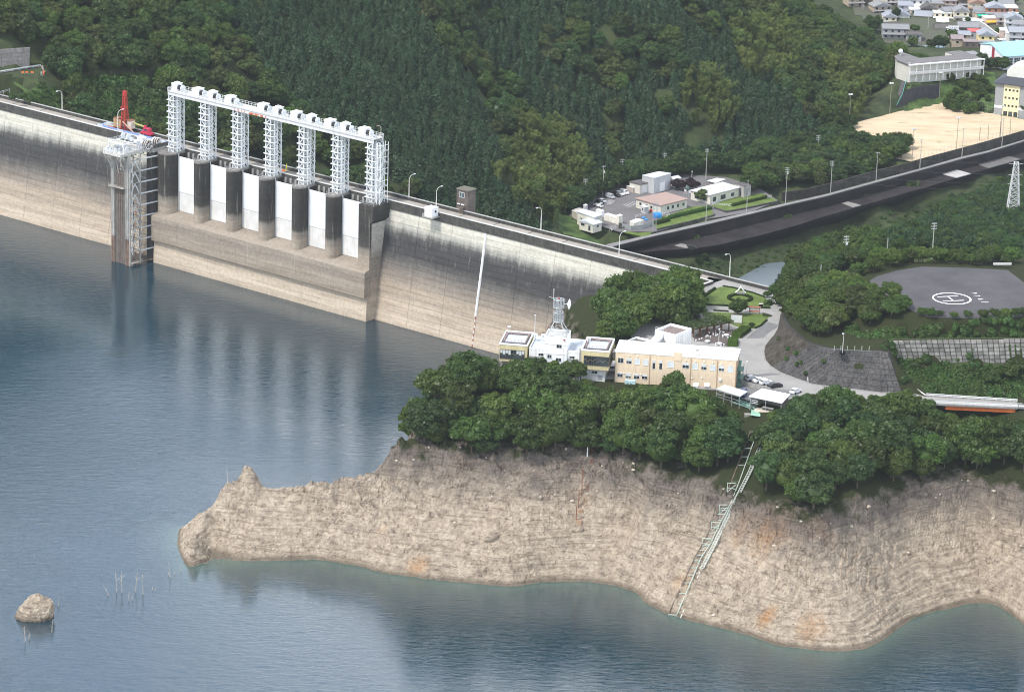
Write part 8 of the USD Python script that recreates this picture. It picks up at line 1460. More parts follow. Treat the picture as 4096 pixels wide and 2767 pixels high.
for a_ in [
    ('grey gable house half hidden by the hill at the top left of the town',230,95,8,7,5,'gx',WTAN,TILEG,0.3),('brown low house beside the hill at the top left of the town',330,60,8,7,4,'gx',WDARK,TILEM),('cream two-storey house with grey hip roof at the top of the town',535,95,6.5,7,5.8,'hip',WCREAM,TILEG),
    ('long low tan house under a wide grey roof at the top of the town',775,85,10,8,4.5,'gx',WTAN,TILEB),('dark walled house with pale blue-grey roof left of the white turret house',845,190,6.5,6,5.2,'gx',WGREY,TILEB),('grey gable house left of the dark-walled one',560,185,9,7,4.4,'gy',WTAN,TILEG,0.25),
    ('white house with a blue-grey hip roof and dormer gable',1030,140,9,8,6,'hip',WWHITE,TILEB),('small house with a white sheet roof below the white turret house',985,200,6.5,6,3.6,'gx',WCREAM,SHEETW,0.2),('house with a near-black gable roof and red-brown wall',1135,215,7.5,7,4.6,'gy',WDARK,TILED),('grey hip-roofed house behind the near-black roof',1225,140,7,6,4.2,'hip',WTAN,TILEG),
    ('house with a broad mauve hip roof',1365,115,9,8,4.5,'hip',WTAN,TILEM),('brick-red walled house at the top middle of the town',1480,55,8,7,4.2,'gy',WBRICK,TILEB),('tall cream house with a grey roof beside the street',1540,290,7,7,6.2,'gy',WCREAM,TILEG),('cream two-storey house at the left of the town next to the wooded hill',650,335,6.2,7,5.2,'gy',WCREAM,TILEB),('grey gable-fronted house beside the leftmost cream house',805,290,7,7,4.2,'gy',WWHITE,TILEB),
    ('long two-storey grey block at the edge of the pond',720,495,12,6,5.8,'gx',WGREY,TILEG),('low blue-grey roofed house above the pond trees',1060,290,8,7,3.8,'gx',WTAN,TILEB,-0.2),('cream house with a flat white roof in the middle of the town',1310,275,8.5,7,4.6,'flat',WCREAM,SHEETW),('small dark grey gable house between the cream flat-roofed one and the tall cream one',1410,235,6,6,4,'gx',WGREY,TILEG,0.3),
    ('dark two-storey house with a grey hip roof by the upper street',1600,130,7,7,6,'hip',WDARK,TILEB),('cream house with a brown roof by the upper street',1740,165,8,7,5.2,'gy',WCREAM,TILEBR),('brick and brown two-storey house right of the street',1965,235,9,7,5.8,'gy',WBRICK,TILEB),('brick house with a flat white roof at the right',2110,215,10,7,4.8,'flat',WBRICK,SHEETW),('grey-roofed low house at the head of the street',1790,215,6.5,6,3.4,'hip',WGREY,TILEG),('small grey gabled house near the gravel river at the right',2100,140,7,6,3.8,'gx',WGREY,TILEG)]:
    house(*a_)
house('corner shop with an emerald green awning on the street',1800,250,5.5,5,3.4,'flat',WTAN,TILEG,0.3,awning(mat('emerald_awning',(0.02,0.42,0.27))));house('shop with an orange awning and a white roof on the street',1920,330,6.0,6,4.2,'flat',WPINK,SHEETW,0.2,awning(mat('amber_awning',(0.75,0.40,0.05))))
for a_ in [('pink-walled house with a grey hip roof right of the street',2075,325,7,7,4.4,'hip',WPINK,TILEG),('white-walled house with a grey gable roof at the right edge',2200,350,8,7,5,'gy',WWHITE,TILEB),('modern grey two-storey house at the lower end of the street',2250,535,8,7,5.6,'gx',WGREY,TILEB),('yellow-walled house with a dark roof at the edge of the pond',1305,455,6.8,6,4.2,'gx',WYEL,TILED),('house with a broad dark grey roof in the middle of the lower town',1630,440,9,7,4.2,'gx',WDARK,TILEG),('long low house with a white flat roof behind the broad dark roof',1690,345,9,6,3.4,'flat',WWHITE,SHEETW),
    ('small brown house beside the pink house with the billboard',1580,545,5,5,4.6,'gx',WTAN,TILEB),('house with a red flat roof beside the yellow gable house',1715,500,6,6,4.2,'flat',WGREY,mat('red_flat_roof',(0.50,0.11,0.11))),('yellow two-storey gable house at the bottom of the street',1850,592,7,8,6.2,'gy',WYEL,TILEB),('low brown shed in front of the red-roofed house',1690,605,8.5,5,3.2,'flat',WDARK,TILEM),('small pink shop house right of the lower street',2090,480,4.6,5,4,'flat',WPINK,SHEETW),('narrow white house right of the lower street',2160,530,4.2,5,4.6,'flat',WWHITE,SHEETW),
    ('small brown house at the right end of the pond bank',1490,585,5,5,4.2,'gx',WTAN,TILEM),('tiny white-roofed house left of the pond-side trees',1310,350,5,5,3.2,'gx',WWHITE,SHEETW),('grey-roofed house at the far right edge of the town',2290,410,7,6,4.4,'hip',WGREY,TILEG),('low grey shed by the pond-side tree',950,500,7,4,3,'gx',WGREY,TILED),('house with a grey hip roof at the very top middle',1130,30,8,6,4.2,'hip',WTAN,TILEM),('house with a pale roof at the very top',700,20,9,6,4.2,'gx',WCREAM,TILEG),('house with a dark roof at the very top beside the mauve roof',1330,20,8,6,4.5,'gx',WGREY,TILEG),('pale house behind the leftmost cream house',700,275,7,6,3.8,'gx',WWHITE,TILEB)]:house(*a_)
house('pink house carrying a white billboard with violet lettering',1435,485,5.2,5,4.6,'flat',WPINK,SHEETW,0.0,billboard)
for x,y,ty,lab in [(1120,470,150,'tall utility pole among the pond-side trees'),(2280,560,230,'tall dark utility pole at the right edge of the town'),(1680,250,60,'utility pole at the head of the street'),(2055,605,470,'pole at the lower street'),(315,150,60,'utility pole at the top left of the town by the hill'),(835,640,570,'pole on the pond bank behind the school'),(2005,120,0,'utility pole near the gravel river')]:
    p=TW(x,y,-72);p=TW(x,y,float(ground(p[0],p[1])));_,h=pxh(cTW,(x,y),(x+4,ty),p=p);util_pole(p,h,lab,2,thick=0.14)
for x,y,m1,lab in [(2250,545,CW,'white car parked by the modern grey house'),(1560,560,CW,'white car parked beside the small brown house in the town'),(1745,590,CK,'dark car parked in front of the low brown shed in the town'),(2160,575,CS,'silver car on the lower street of the town')]:
    p=TW(x,y,-72);vehicle('hatch',lab,TW(x,y,float(ground(p[0],p[1])))+[0,0,.25],TOWN_AX+0.2,m1)
o=thing('blue_boat','pale blue boat-shaped tarpaulin on the pond bank','tarpaulin',GQ(2278,100));m=MB();m.ball((0,0,0.9),1.0,2,(0.5,0.4,1.7));obj('sheet',m,mat('pale_blue_sheet',(0.30,0.52,0.66)),o)

# ================================================================== LEFT ABUTMENT: walls, road, fences
la=[Q(0,207,2),Q(60,203,2.5),Q(98,183,5)]
drape('knoll_grass',[GQ(x,y)[:2] for x,y in [(-40,240),(-40,222),(60,200),(100,188),(140,215),(178,268),(100,250)]],0.15,ROUGHGRASS)
lwl=thing('abutment_wall','dark concrete wall under the hillside road at the left edge','retaining wall',Q(40,200,2));a0,b0=Q(-40,214,1.0),Q(93,193,1.0);TOPZ=8.2
for i in range(6):a_,b_=a0+(b0-a0)*i/6,a0+(b0-a0)*(i+0.985)/6;m=MB();m.hexa([a_-[0,0,5],b_-[0,0,5],b_+[0.3,1.2,-5],a_+[0.3,1.2,-5],a_*[1,1,0]+[0,.2,TOPZ],b_*[1,1,0]+[0,.2,TOPZ],b_*[1,1,0]+[.3,1.2,TOPZ],a_*[1,1,0]+[.3,1.2,TOPZ]]);obj('wall_panel',m,mat('slate_wall',(0.06,0.058,0.065),0.92,0.3,0.3,streak=0.4),lwl,world=True)
rdp=[a0*[1,1,0]+[0,0.5,0],b0*[1,1,0]+[0,0.5,0],Q(100,163,8.2),Q(97,142,8.2),Q(60,156,8.2),Q(0,160,8.2),Q(-60,165,8.2)]
flat('hillside_road',rdp,8.2,PALEROAD)
uw=thing('upper_wall','tall jointed concrete retaining wall above the hillside road at the left edge','retaining wall',Q(20,158,8.2));c0_,c1_=Q(-60,164,8.2),Q(66,155,8.2);HW=7.6
for i in range(8):
    for r_ in range(5):a_,b_=c0_+(c1_-c0_)*i/8,c0_+(c1_-c0_)*(i+0.985)/8;z0,z1=8.2+HW*r_/5,8.2+HW*(r_+0.97)/5;of=lambda z:np.array([0.1,0.28*(z-8.2),0]);m=MB();A_,B_=a_*[1,1,0],b_*[1,1,0];pr_=np.array([0,rng.uniform(-0.05,0.05),0]);m.hexa([A_+of(z0)+pr_+[0,0,z0],B_+of(z0)+pr_+[0,0,z0],B_+of(z0)+[0,1.2,z0],A_+of(z0)+[0,1.2,z0],A_+of(z1)+pr_+[0,0,z1],B_+of(z1)+pr_+[0,0,z1],B_+of(z1)+[0,1.2,z1],A_+of(z1)+[0,1.2,z1]]);obj('wall_panel',m,mat('weathered_wall',(0.17,0.165,0.16),0.92,0.25,0.4,streak=0.35),uw,world=True)
gr=thing('guard_rail','pale guard rail along the hillside road at the left edge','guard rail',Q(40,172,8.2));A_,B_=a0*[1,1,0]+[0,.3,8.2],b0*[1,1,0]+[0,.3,8.2];m=MB();m.beam(A_+[0,0,0.7],B_+[0,0,0.7],0.1,0.4);obj('rail',m,STEEL,gr,world=True)
for q in np.linspace(0,1,9):p=A_+(B_-A_)*q;m=MB();m.beam(p,p+[0,0,0.9],0.14);obj('post',m,STEEL,gr,world=True)
for x,lab in ((52,'leftmost orange work barrier on the hillside road'),(61,'middle orange work barrier on the hillside road'),(73,'rightmost orange work barrier on the hillside road')):o=thing('barrier',lab,'barrier',Q(x,168,8.2));m=MB();m.box(-0.5,0.5,-0.05,0.05,0.3,1.0);obj('board',m,ORANGE,o);m=MB();m.box(-0.5,-0.4,-0.2,0.2,0,0.3);m.box(0.4,0.5,-0.2,0.2,0,0.3);obj('foot',m,GALV,o)
o=thing('traffic_post','tall orange-red marker at the bend of the hillside road','marker',Q(99,170,8.2));m=MB();m.box(-0.25,0.25,-0.1,0.1,0,1.7);obj('board',m,mat('vermilion',(0.62,0.10,0.04)),o);m=MB();m.box(-0.4,0.4,-0.3,0.3,-0.05,0.08);obj('base',m,BLACK,o)
polefence('stair_fence','white railing climbing the grassy knoll at the left edge',[Q(-5,216,1.5),Q(60,198,2.8),Q(100,184,4.6)],1.1,STEEL,2.4,(0.55,1.0),0.08)
polefence('stair_fence','pale green railing at the corner of the hillside road',[Q(100,184,4.6),Q(93,170,8.0),Q(103,166,8.2)],1.1,mat('pale_green_post',(0.45,0.52,0.46)),2.4,(0.55,1.0),0.1)

# ================================================================== TREES AND PLANTS
def kinds(name,cat,makers,leafm,trunkm=None):
    out=[]
    for i,mk in enumerate(makers):
        k=kind_class(f'{name}_{"abcdef"[i]}',cat);mb=mk();obj_under(k,'crown',mb,leafm)
        if trunkm:obj_under(k,'trunk',trunkm(i),BARK)
        out.append((k,mb.arrays(),leafm))
    return out
def obj_under(k,name,mb,m):v,f=mb.arrays();usdkit.mesh(stage,f'{pth(k)}/{name}',(v,f),m)
K={'broad':kinds('broad_tree','tree',[lambda i=i:crown_broad(100+i,5.4,11.0,0.2,46,62,0.42) for i in range(4)],LF_BROAD,lambda i:trunk_mesh(i,8,0.26,5,3.6)),
     'dark':kinds('dark_tree','tree',[lambda i=i:crown_broad(120+i,5.2,11.0,0.2,44,62,0.42) for i in range(3)],LF_DARK,lambda i:trunk_mesh(10+i,8,0.26,5,3.6)),
     'olive':kinds('olive_tree','tree',[lambda i=i:crown_broad(140+i,4.4,9.0,0.8,30,60,0.42) for i in range(3)],LF_OLIVE,lambda i:trunk_mesh(20+i,8,0.24,4,3.2)),
     'layer':kinds('layered_tree','tree',[lambda i=i:crown_broad(160+i,4.0,6.4,1.4,30,55,0.34,0.9) for i in range(3)],LF_BROAD,lambda i:trunk_mesh(30+i,6.0,0.18,6,3.4)),
     'cedar':kinds('cedar_tree','tree',[lambda i=i:crown_cedar(180+i,2.5,8.6) for i in range(4)],LF_CEDAR,lambda i:trunk_mesh(40+i,12,0.2,0)),
     'bamboo':kinds('bamboo_clump','bamboo',[lambda i=i:crown_bamboo(200+i,3.0,12.5) for i in range(3)],LF_BAMBOO,lambda i:trunk_mesh(50+i,4,0.08,0)),
     'shrub':kinds('shrub','shrub',[lambda i=i:crown_shrub(220+i,1.7,1.5,260,0.30) for i in range(3)],LF_SHRUB)}
def zig(n,base,seed):
    r_=np.random.default_rng(seed);return r_.uniform(0,6.283,n),r_.uniform(0.8,1.2,n)*base,r_
def scatter_in(poly_xy,step,seed,jitter=0.42):
    pg_=Polygon(poly_xy).buffer(0);x0,y0,x1,y1=pg_.bounds;r_=np.random.default_rng(seed);X,Y=np.meshgrid(np.arange(x0,x1,step),np.arange(y0,y1,step*0.87),indexing='ij');X=X+(np.arange(X.shape[1])[None] % 2)*step/2
    X=X+r_.uniform(-jitter,jitter,X.shape)*step;Y=Y+r_.uniform(-jitter,jitter,Y.shape)*step;ok=shapely.contains_xy(pg_,X.ravel(),Y.ravel());return np.stack([X.ravel()[ok],Y.ravel()[ok]],1)
def gpoly(pts,c=None):return [(G(*F3(c,x,y)) if c else GQ(x,y))[:2] for x,y in pts]
CANOPY=np.array([(800,990),(925,985),(935,905),(970,838),(1040,800),(1110,785),(1160,818),(1200,812),(1290,840),(1330,858),(1400,874),(1480,868),(1520,850),(1560,872),(1600,892),(1640,912),(1688,945),(1700,1010),(1716,1000),(1745,945),(1790,908),(1850,888),(1900,874),(1960,897),(2010,884),(2060,890),(2110,898),(2130,918),(2170,932),(2240,936),(2400,945)],float)
HT={'broad':11.0,'dark':11.0,'olive':9.0,'layer':6.4}
def fit_height(kind,p,s):
    """how tall a tree at p may be so that the wood keeps its surveyed skyline"""
    for _ in range(12):
        q=proj(np.array([p[0],p[1],p[2]+HT[kind]*s]))/D2F
        if q[1] >= np.interp(q[0],CANOPY[:,0],CANOPY[:,1]):return s
        s *= 0.88
    return 0.0
TREES=[]                                               # (kind, variant, place, turn, scale, label, group)
def put(kind,xy,lab,group,scale=1.0,seed=0,sink=0.3,tall=1.0,name=None,z=None,spread=0.21,fit=False):
    xy=np.atleast_2d(xy);r_=np.random.default_rng(seed);zz=ground(xy[:,0],xy[:,1]) if z is None else np.full(len(xy),z)
    for p,z_ in zip(xy,zz):
        s=scale*r_.uniform(1-spread,1+spread)
        if fit:
            s=fit_height(kind,(p[0],p[1],z_),s)
            if s < 0.3:continue
        TREES.append((kind,int(r_.integers(0,len(K[kind]))),np.array([p[0],p[1],z_-sink]),r_.uniform(0,6.28),(s*r_.uniform(0.9,1.1),s*r_.uniform(0.9,1.1),s*tall*r_.uniform(0.88,1.12)),lab,group,name))
# --- wooded bank below the offices
corridor=Polygon(gpoly([(1650,900),(1790,905),(1750,960),(1700,1005),(1722,1040),(1690,1120),(1640,1120),(1660,1060),(1680,990),(1640,930)])).buffer(0.1)
left_bank=gpoly([(932,998),(1000,1026),(1100,1040),(1240,1046),(1330,1046),(1420,1056),(1480,1078),(1600,1082),(1650,1078),(1668,1010),(1682,915),(1600,893),(1500,890),(1390,883),(1240,880),(1140,874),(1090,868),(1040,876),(985,890),(950,935)])
pts=scatter_in(left_bank,5.6,41);pts=pts[~shapely.contains_xy(corridor,pts[:,0],pts[:,1])]
_nz=meshkit.noise(np.c_[pts/9.0,np.zeros(len(pts))],3);G1='broadleaf trees on the bank below the offices'
top_=pts[:,1];frontq=shapely.distance(LineString([Q(x,y,0)[:2] for x,y in [(1240,872),(1390,878),(1500,886),(1690,905)]]),shapely.points(pts[:,0],pts[:,1])) < 5.0
m_=np.arange(len(pts)) % 6 == 0
put('layer',pts[m_ & ~frontq],'yellow-green spreading tree on the steep bank below the white and cream offices','yellow-green trees on the bank below the offices',1.45,101,fit=True)
put('broad',pts[(_nz > 0.45) & ~frontq & ~m_],'leafy green broadleaf tree on the steep bank below the white and cream offices',G1,1.0,1,fit=True,spread=0.34);put('dark',pts[(_nz <= 0.45) & ~frontq & ~m_],'darker green broadleaf tree on the steep bank below the white and cream offices',G1,0.98,2,fit=True,spread=0.34);put('broad',pts[frontq],'smaller tree at the lip of the bank right in front of the offices','trees at the lip of the bank',0.6,3,fit=True)
put('layer',[GQ(1300,872)[:2],GQ(1215,868)[:2],GQ(1262,872)[:2]],'light green tree reaching up before the white office windows','trees before the white office',1.05,4)
put('layer',[GQ(1530,893)[:2]],'pale layered tree reaching up before the cream office windows',None,0.95,5)
put('layer',[GQ(1100,865)[:2]],'lone light tree standing up on the knoll beside the dam face',None,1.2,6)
right_bank_=gpoly([(1722,1140),(1780,1155),(1850,1158),(1950,1106),(2080,1096),(2200,1086),(2330,1090),(2330,965),(2240,955),(2150,938),(2050,912),(1960,908),(1850,895),(1790,925),(1745,975),(1712,1010),(1724,1045),(1700,1100)])
pts=scatter_in(right_bank_,5.6,43);pts=pts[~shapely.contains_xy(corridor,pts[:,0],pts[:,1])];_nz=meshkit.noise(np.c_[pts/10.0,np.zeros(len(pts))],5);G2='broadleaf trees on the bank below the bridge road'
nr=shapely.distance(LineString([Q(x,y,0)[:2] for x,y in [(1960,900),(2110,930),(2330,945)]]),shapely.points(pts[:,0],pts[:,1])) < 6
m_=np.arange(len(pts)) % 6 == 0
put('layer',pts[m_ & ~nr],'yellow-green spreading tree on the steep bank below the bridge road','yellow-green trees below the bridge road',1.45,102,fit=True)
put('dark',pts[(_nz < 0.52) & ~nr & ~m_],'dark broadleaf tree on the steep bank below the bridge road',G2,1.0,7,fit=True,spread=0.34);put('broad',pts[(_nz >= 0.52) & ~nr & ~m_],'lighter broadleaf tree on the steep bank below the bridge road',G2,1.0,8,fit=True,spread=0.34);put('layer',pts[nr],'low spreading tree on the lip of the bank beside the bridge road','trees beside the bridge road',0.8,9,fit=True)
put('broad',[GQ(1800,905)[:2],GQ(1845,900)[:2],GQ(1770,935)[:2]],'tall full tree at the road bend rising over the parked cars side','tall trees at the road bend',0.9,10,fit=True);put('broad',[GQ(1880,888)[:2],GQ(2010,893)[:2]],'bright tree standing before the dark retaining wall','trees before the dark wall',0.7,11,fit=True)
# --- behind the offices, round the park
bh=[Q(x,y,-1)[:2] for x,y in [(1372,778),(1380,735),(1400,705),(1450,680),(1530,668),(1585,690),(1580,740),(1540,752),(1460,752),(1450,775)]]
put('broad',scatter_in(bh,4.6,47),'broad green tree in the clump between the white office and the dam face','trees between the offices and the dam',0.92,12);put('olive',[Q(1500,700,0)[:2],Q(1470,730,0)[:2]],'olive green tree in the clump between the white office and the dam face','olive trees between the offices and the dam',0.9,13)
put('layer',[Q(1560,660,0)[:2],Q(1548,668,0)[:2]],'thin spreading tree at the corner of the dam parapet','trees at the parapet corner',0.85,14);put('broad',[PK(655,418,0)[:2]],'lone round tree behind the map board in the park',None,0.55,15,z=0.0)
put('shrub',[PK(955,425,0)[:2]],'round clipped bush on the lower lawn beside the road',None,0.8,16,z=0.1);put('shrub',[PK(1000,305,0)[:2]],'large round bush at the right corner of the upper lawn',None,1.1,17,z=0.1);put('layer',[PK(965,235,0)[:2]],'small pointed tree at the far right of the upper lawn',None,0.4,18,z=0.0);put('layer',[PK(805,550,0)[:2]],'tiny young tree at the near tip of the lower lawn',None,0.32,19,z=0.0)
side=[G(*F3((2900,600,1.744),x,y))[:2] for x,y in [(335,1040),(450,960),(640,960),(800,970),(960,990),(1090,1020),(1220,1080),(1290,1130),(1180,1190),(1000,1240),(850,1200),(700,1300),(560,1320),(430,1180)]]
pts=scatter_in(side,4.4,51);_nz=meshkit.noise(np.c_[pts/8.0,np.zeros(len(pts))],9);G3='trees on the slope between the park and the helipad'
put('layer',pts[_nz > 0.38],'spreading layered green tree on the slope between the park road and the helipad',G3,0.92,20);put('olive',pts[_nz <= 0.38],'reddish olive tree on the slope between the park road and the helipad',G3,0.78,21)
put('layer',[G(*F3((2900,600,1.744),x,y))[:2] for x,y in [(1370,1170),(1430,1175),(1500,1170),(1600,1175),(1690,1172),(1800,1176),(1880,1174),(1960,1170),(2030,1172),(2090,1170)]],'small bright tree in the row on the near edge of the helipad','row of trees on the near edge of the helipad',0.48,22)
put('layer',[G(*F3((2900,600,1.744),x,y))[:2] for x,y in [(1150,1050),(1190,1100),(1230,1120)]],'taller tree at the left corner of the helipad beside the H','trees at the left corner of the helipad',0.85,23)
belt=[HP(985,1190,15)[:2],HP(1200,1180,16)[:2],HP(1500,1195,16)[:2],HP(2086,1190,16)[:2],HP(2250,1190,16)[:2],*[t_[:2]+np.array([0,0.9]) for t_ in BWT[::-1]],HP(860,1290,10)[:2],HP(880,1190,12)[:2]]
put('shrub',scatter_in(belt,1.9,53),'leafy shrub in the thick green belt on top of the block wall','shrubs above the block wall',1.05,24);foot=[*[f_[:2]+np.array([0,-0.8]) for f_ in BWF],BR(2400,1120,0)[:2],BR(2330,1140,0)[:2],BR(1500,1098,0)[:2],BR(900,1060,0)[:2],BR(700,1000,0)[:2],BR(560,930,0)[:2],BR(450,900,0)[:2]]
put('shrub',scatter_in(foot,1.9,54),'bushy undergrowth clump between the block wall and the bridge','bushes between the block wall and the bridge',1.15,25);put('layer',[BR(x,y,0)[:2] for x,y in [(2200,900),(2080,960),(1800,1000)]],'tree growing at the foot of the block wall near the right edge','trees at the foot of the block wall',0.85,26);put('shrub',[G(*F3((3500,1300,3.899),x,y))[:2] for x,y in [(250,360),(300,440),(360,560),(430,700),(480,850)]],'dark bush in the corner between the dark wall and the block wall','bushes between the two retaining walls',1.3,27)
put('shrub',[PK(x,y,zz)[:2] for x,y,zz in [(1235,740,6),(1310,790,5),(1280,830,4),(1180,870,2.5),(1350,930,3),(1290,1000,1.5),(1560,850,6),(1250,930,2.5)]],'tuft of plants sprouting from the dark retaining wall','plants on the dark retaining wall',0.5,28) if False else None
wp=[]
for x,y,f_ in [(1235,740,.6),(1310,790,.62),(1180,870,.35),(1255,935,.35),(1350,935,.42),(1560,850,.62),(1290,1000,.2),(1095,655,.5)]:
    d=np.abs(np.array([proj(a_*(1-f_)+b_*f_) for a_,b_ in zip(wallfoot,walltop)])-np.array([2700+x/2.616,1100+y/2.616])).sum(1);i=int(np.argmin(d));TREES.append(('shrub',i % 3,wallfoot[i]*(1-f_)+walltop[i]*f_+np.array([0.1*(x % 7-3),-0.4,0]),x,(0.45,0.4,0.6),'tuft of yellow-green plants sprouting from the dark retaining wall','plants on the dark retaining wall',None))
back=[G(*F3((2900,600,1.744),x,y))[:2] for x,y in [(880,880),(960,780),(1300,770),(1700,775),(2090,770),(2090,800),(1960,812),(1700,800),(1380,795),(1150,830),(990,900)]]
put('layer',scatter_in(back,5.0,57),'green layered tree in the row behind the helipad','trees behind the helipad',0.8,29)
woods=[GQ(x,y)[:2] for x,y in [(1990,585),(2100,580),(2330,585),(2330,415),(2210,462),(2080,515),(2000,555)]]
pts=scatter_in(woods,4.0,59);put('dark',pts[::2],'dark bushy tree in the wood behind the helipad below the pylon','bushy trees behind the helipad',0.52,103);put('cedar',pts[1::2],'dark bushy conifer in the wood behind the helipad below the pylon','conifers behind the helipad',0.8,30,tall=0.8)
rw_=[GQ(x,y)[:2] for x,y in [(1772,640),(1800,590),(1860,560),(1930,545),(1990,560),(2010,590),(1960,605),(1900,625),(1850,650),(1790,668)]]
pts=scatter_in(rw_,4.6,61);_nz=meshkit.noise(np.c_[pts/9.0,np.zeros(len(pts))],13);put('broad',pts[_nz > 0.45],'green tree on the slope between the river and the helipad','trees between the river and the helipad',0.6,31);put('dark',pts[_nz <= 0.45],'dark tree on the slope between the river and the park','dark trees between the river and the park',0.58,32)
# --- river bank growth and the valley floor
rb=[GQ(x,y)[:2] for x,y in [(1570,605),(1640,588),(1740,570),(1860,536),(1980,505),(2060,480),(2200,440),(2330,395),(2330,408),(2200,462),(2060,500),(1975,530),(1860,556),(1740,596),(1650,640),(1600,625)]]
pts=scatter_in(rb,3.4,63);put('shrub',pts,'scrubby green bush on the gravel bank between the dark lining and the river','bushes on the river bank',0.62,33);put('layer',pts[::14],'small riverside tree below the dark bank lining','riverside trees',0.3,34)
for x,y,s,lab in [(1550,462,1.0,'shrub rooted in the dark bank lining nearest the valley road'),(1675,470,1.0,'round shrub in the middle of the dark bank lining'),(1790,490,1.3,'dark shrub on the bank bench below the compound'),(2070,418,1.6,'largest shrub on the dark bank bench'),(1580,537,1.2,'bush growing on the dark lining near the crest lamp')]:
    p=Q(x,y,-84);put('shrub',[p[:2]],lab,None,s,int(x),z=-84.6)
put('dark',[GQ(1585,600)[:2],GQ(1600,592)[:2],GQ(1570,612)[:2]],'dark tree just beyond the crest parapet beside the river','trees beyond the crest parapet',0.32,35)
yard=gpoly([(1270,520),(1292,470),(1330,440),(1400,420),(1420,408),(1500,398),(1580,388),(1650,385),(1700,372),(1800,345),(1890,326),(1940,320),(1950,332),(1900,352),(1790,372),(1690,392),(1660,402),(1560,398),(1440,425),(1350,455),(1300,490)])
pts=scatter_in(yard,4.8,67);put('dark',pts,'dark green tree at the foot of the hill behind the compound','trees at the foot of the hill',0.92,36)
road_=gpoly([(1700,440),(1780,425),(1870,432),(1960,405),(2060,360),(2060,338),(1960,345),(1930,335),(1850,372),(1760,390),(1700,405)])
pts=scatter_in(road_,4.6,69);_nz=meshkit.noise(np.c_[pts/9.0,np.zeros(len(pts))],17);put('broad',pts[_nz > 0.5],'green tree in the strip between the compound and the playing field','trees along the valley road',0.82,37);put('dark',pts[_nz <= 0.5],'dark tree in the strip between the compound and the playing field','dark trees along the valley road',0.82,38);put('layer',gpoly([(2005,345),(2030,350),(2045,362)]),'layered tree at the near corner of the playing field','trees at the near corner of the field',1.05,39)
hh=[P(*F3(c32,x,y),-78)[:2] for x,y in [(1085+i*23,330+i*5) for i in range(11)]];put('cedar',hh,'slim clipped conifer in the short row at the edge of the playing field','row of clipped conifers',0.24,40,z=-78.0)
put('olive',[P(*F3(cST,1330+0*1,0),-80)[:2]][:0] or [P(*F3(cSS,1280,440),-80)[:2]],'pale feathery tree before the brown-roofed building',None,0.62,41,z=-80.0)
p_=P(*F3(cSS,1140,335),-80)
for dx in (-3.2,3.2):o=obj('purple_tree',(lambda mb:(mb.arrays()[0]+p_+np.array([dx,dx*0.3,0]),mb.arrays()[1]))(crown_broad(300+int(dx),3.3,4.6,0.2,12,130,0.32)),LF_PURPLE);tag(o,f'round dark purple-leaved tree in the yard, {"left" if dx < 0 else "right"} of the pair','tree')
# --- playing field surroundings, school, town gardens
pts=scatter_in([SP(x,y,-74)[:2] for x,y in [(1050,900),(1080,810),(1250,780),(1480,800),(1490,880),(1400,960),(1270,960),(1120,930)]],4.4,71);put('broad',pts,'green tree on the bank between the playing field and the arched hall','trees on the field bank',0.45,42);put('bamboo',[SP(1265,905,-76)[:2]],'yellow-green tree on the bank behind the playing field',None,0.5,43)
put('dark',[SP(x,y,-69)[:2] for x,y in [(1480,640),(1540,640),(1600,650),(1400,640)]],'dark tree between the school and the arched hall','trees between the school and the hall',0.7,44);put('dark',[P(*F3(cTW,x,y),-78)[:2] for x,y in [(2290,1420),(2330,1440)]],'dark tree before the arched hall at the right edge','trees before the arched hall',0.95,45)
for kind,x,y,s,lab in [('dark',450,300,1.0,'large dark tree between the hill and the leftmost cream house'),('dark',500,260,0.8,'dark tree beside the cream house at the left of the town'),('dark',400,250,1.0,'dark tree at the foot of the hill above the cream house'),('dark',730,180,0.8,'dark tree between the tan house and the dark-walled house'),('layer',970,300,0.9,'tree above the pond in front of the pale-roofed houses'),('olive',930,540,1.0,'large olive tree leaning over the pond'),('olive',1180,450,0.9,'pale green tree by the tall utility pole'),('dark',1320,560,1.0,'dark bushy tree on the pond bank below the pink house'),('dark',1260,590,0.8,'dark tree at the right end of the pond'),('broad',1440,380,0.7,'green tree behind the house with the billboard'),
        ('broad',1400,350,0.6,'small green tree beside the tiny white-roofed house'),('dark',790,330,0.6,'dark garden tree beside the grey gable-fronted house'),('dark',1950,110,0.9,'dark tree by the gravel river at the top right'),('dark',1880,90,0.8,'dark tree left of the gravel river at the top right'),('dark',2270,270,0.8,'dark tree at the right edge of the town'),('dark',1620,260,0.5,'small tree beside the tall cream house'),('broad',1990,390,0.4,'small garden tree by the street'),('broad',1820,230,0.5,'garden tree at the head of the street'),('broad',640,620,0.7,'tree at the left end of the pond'),('olive',2200,30,0.8,'pale tree on the far bank at the top right'),('dark',1250,20,0.6,'dark tree at the very top of the town'),('dark',640,60,0.6,'dark tree behind the tan house at the top of the town')]:
    put(kind,[TW(x,y,-72)[:2]],lab,None,s*0.8,int(x))
put('shrub',scatter_in([TW(x,y,-74)[:2] for x,y in [(720,560),(900,540),(1200,540),(1250,570),(1150,600),(900,590),(740,600)]],2.6,73),'bush on the green pond bank below the town','bushes on the pond bank',1.2,46);put('shrub',scatter_in([TW(x,y,-70)[:2] for x,y in [(840,690),(900,660),(1000,690),(1120,710),(1000,730)]],2.4,74),'bush behind the school by the pond','bushes behind the school',1.1,47)
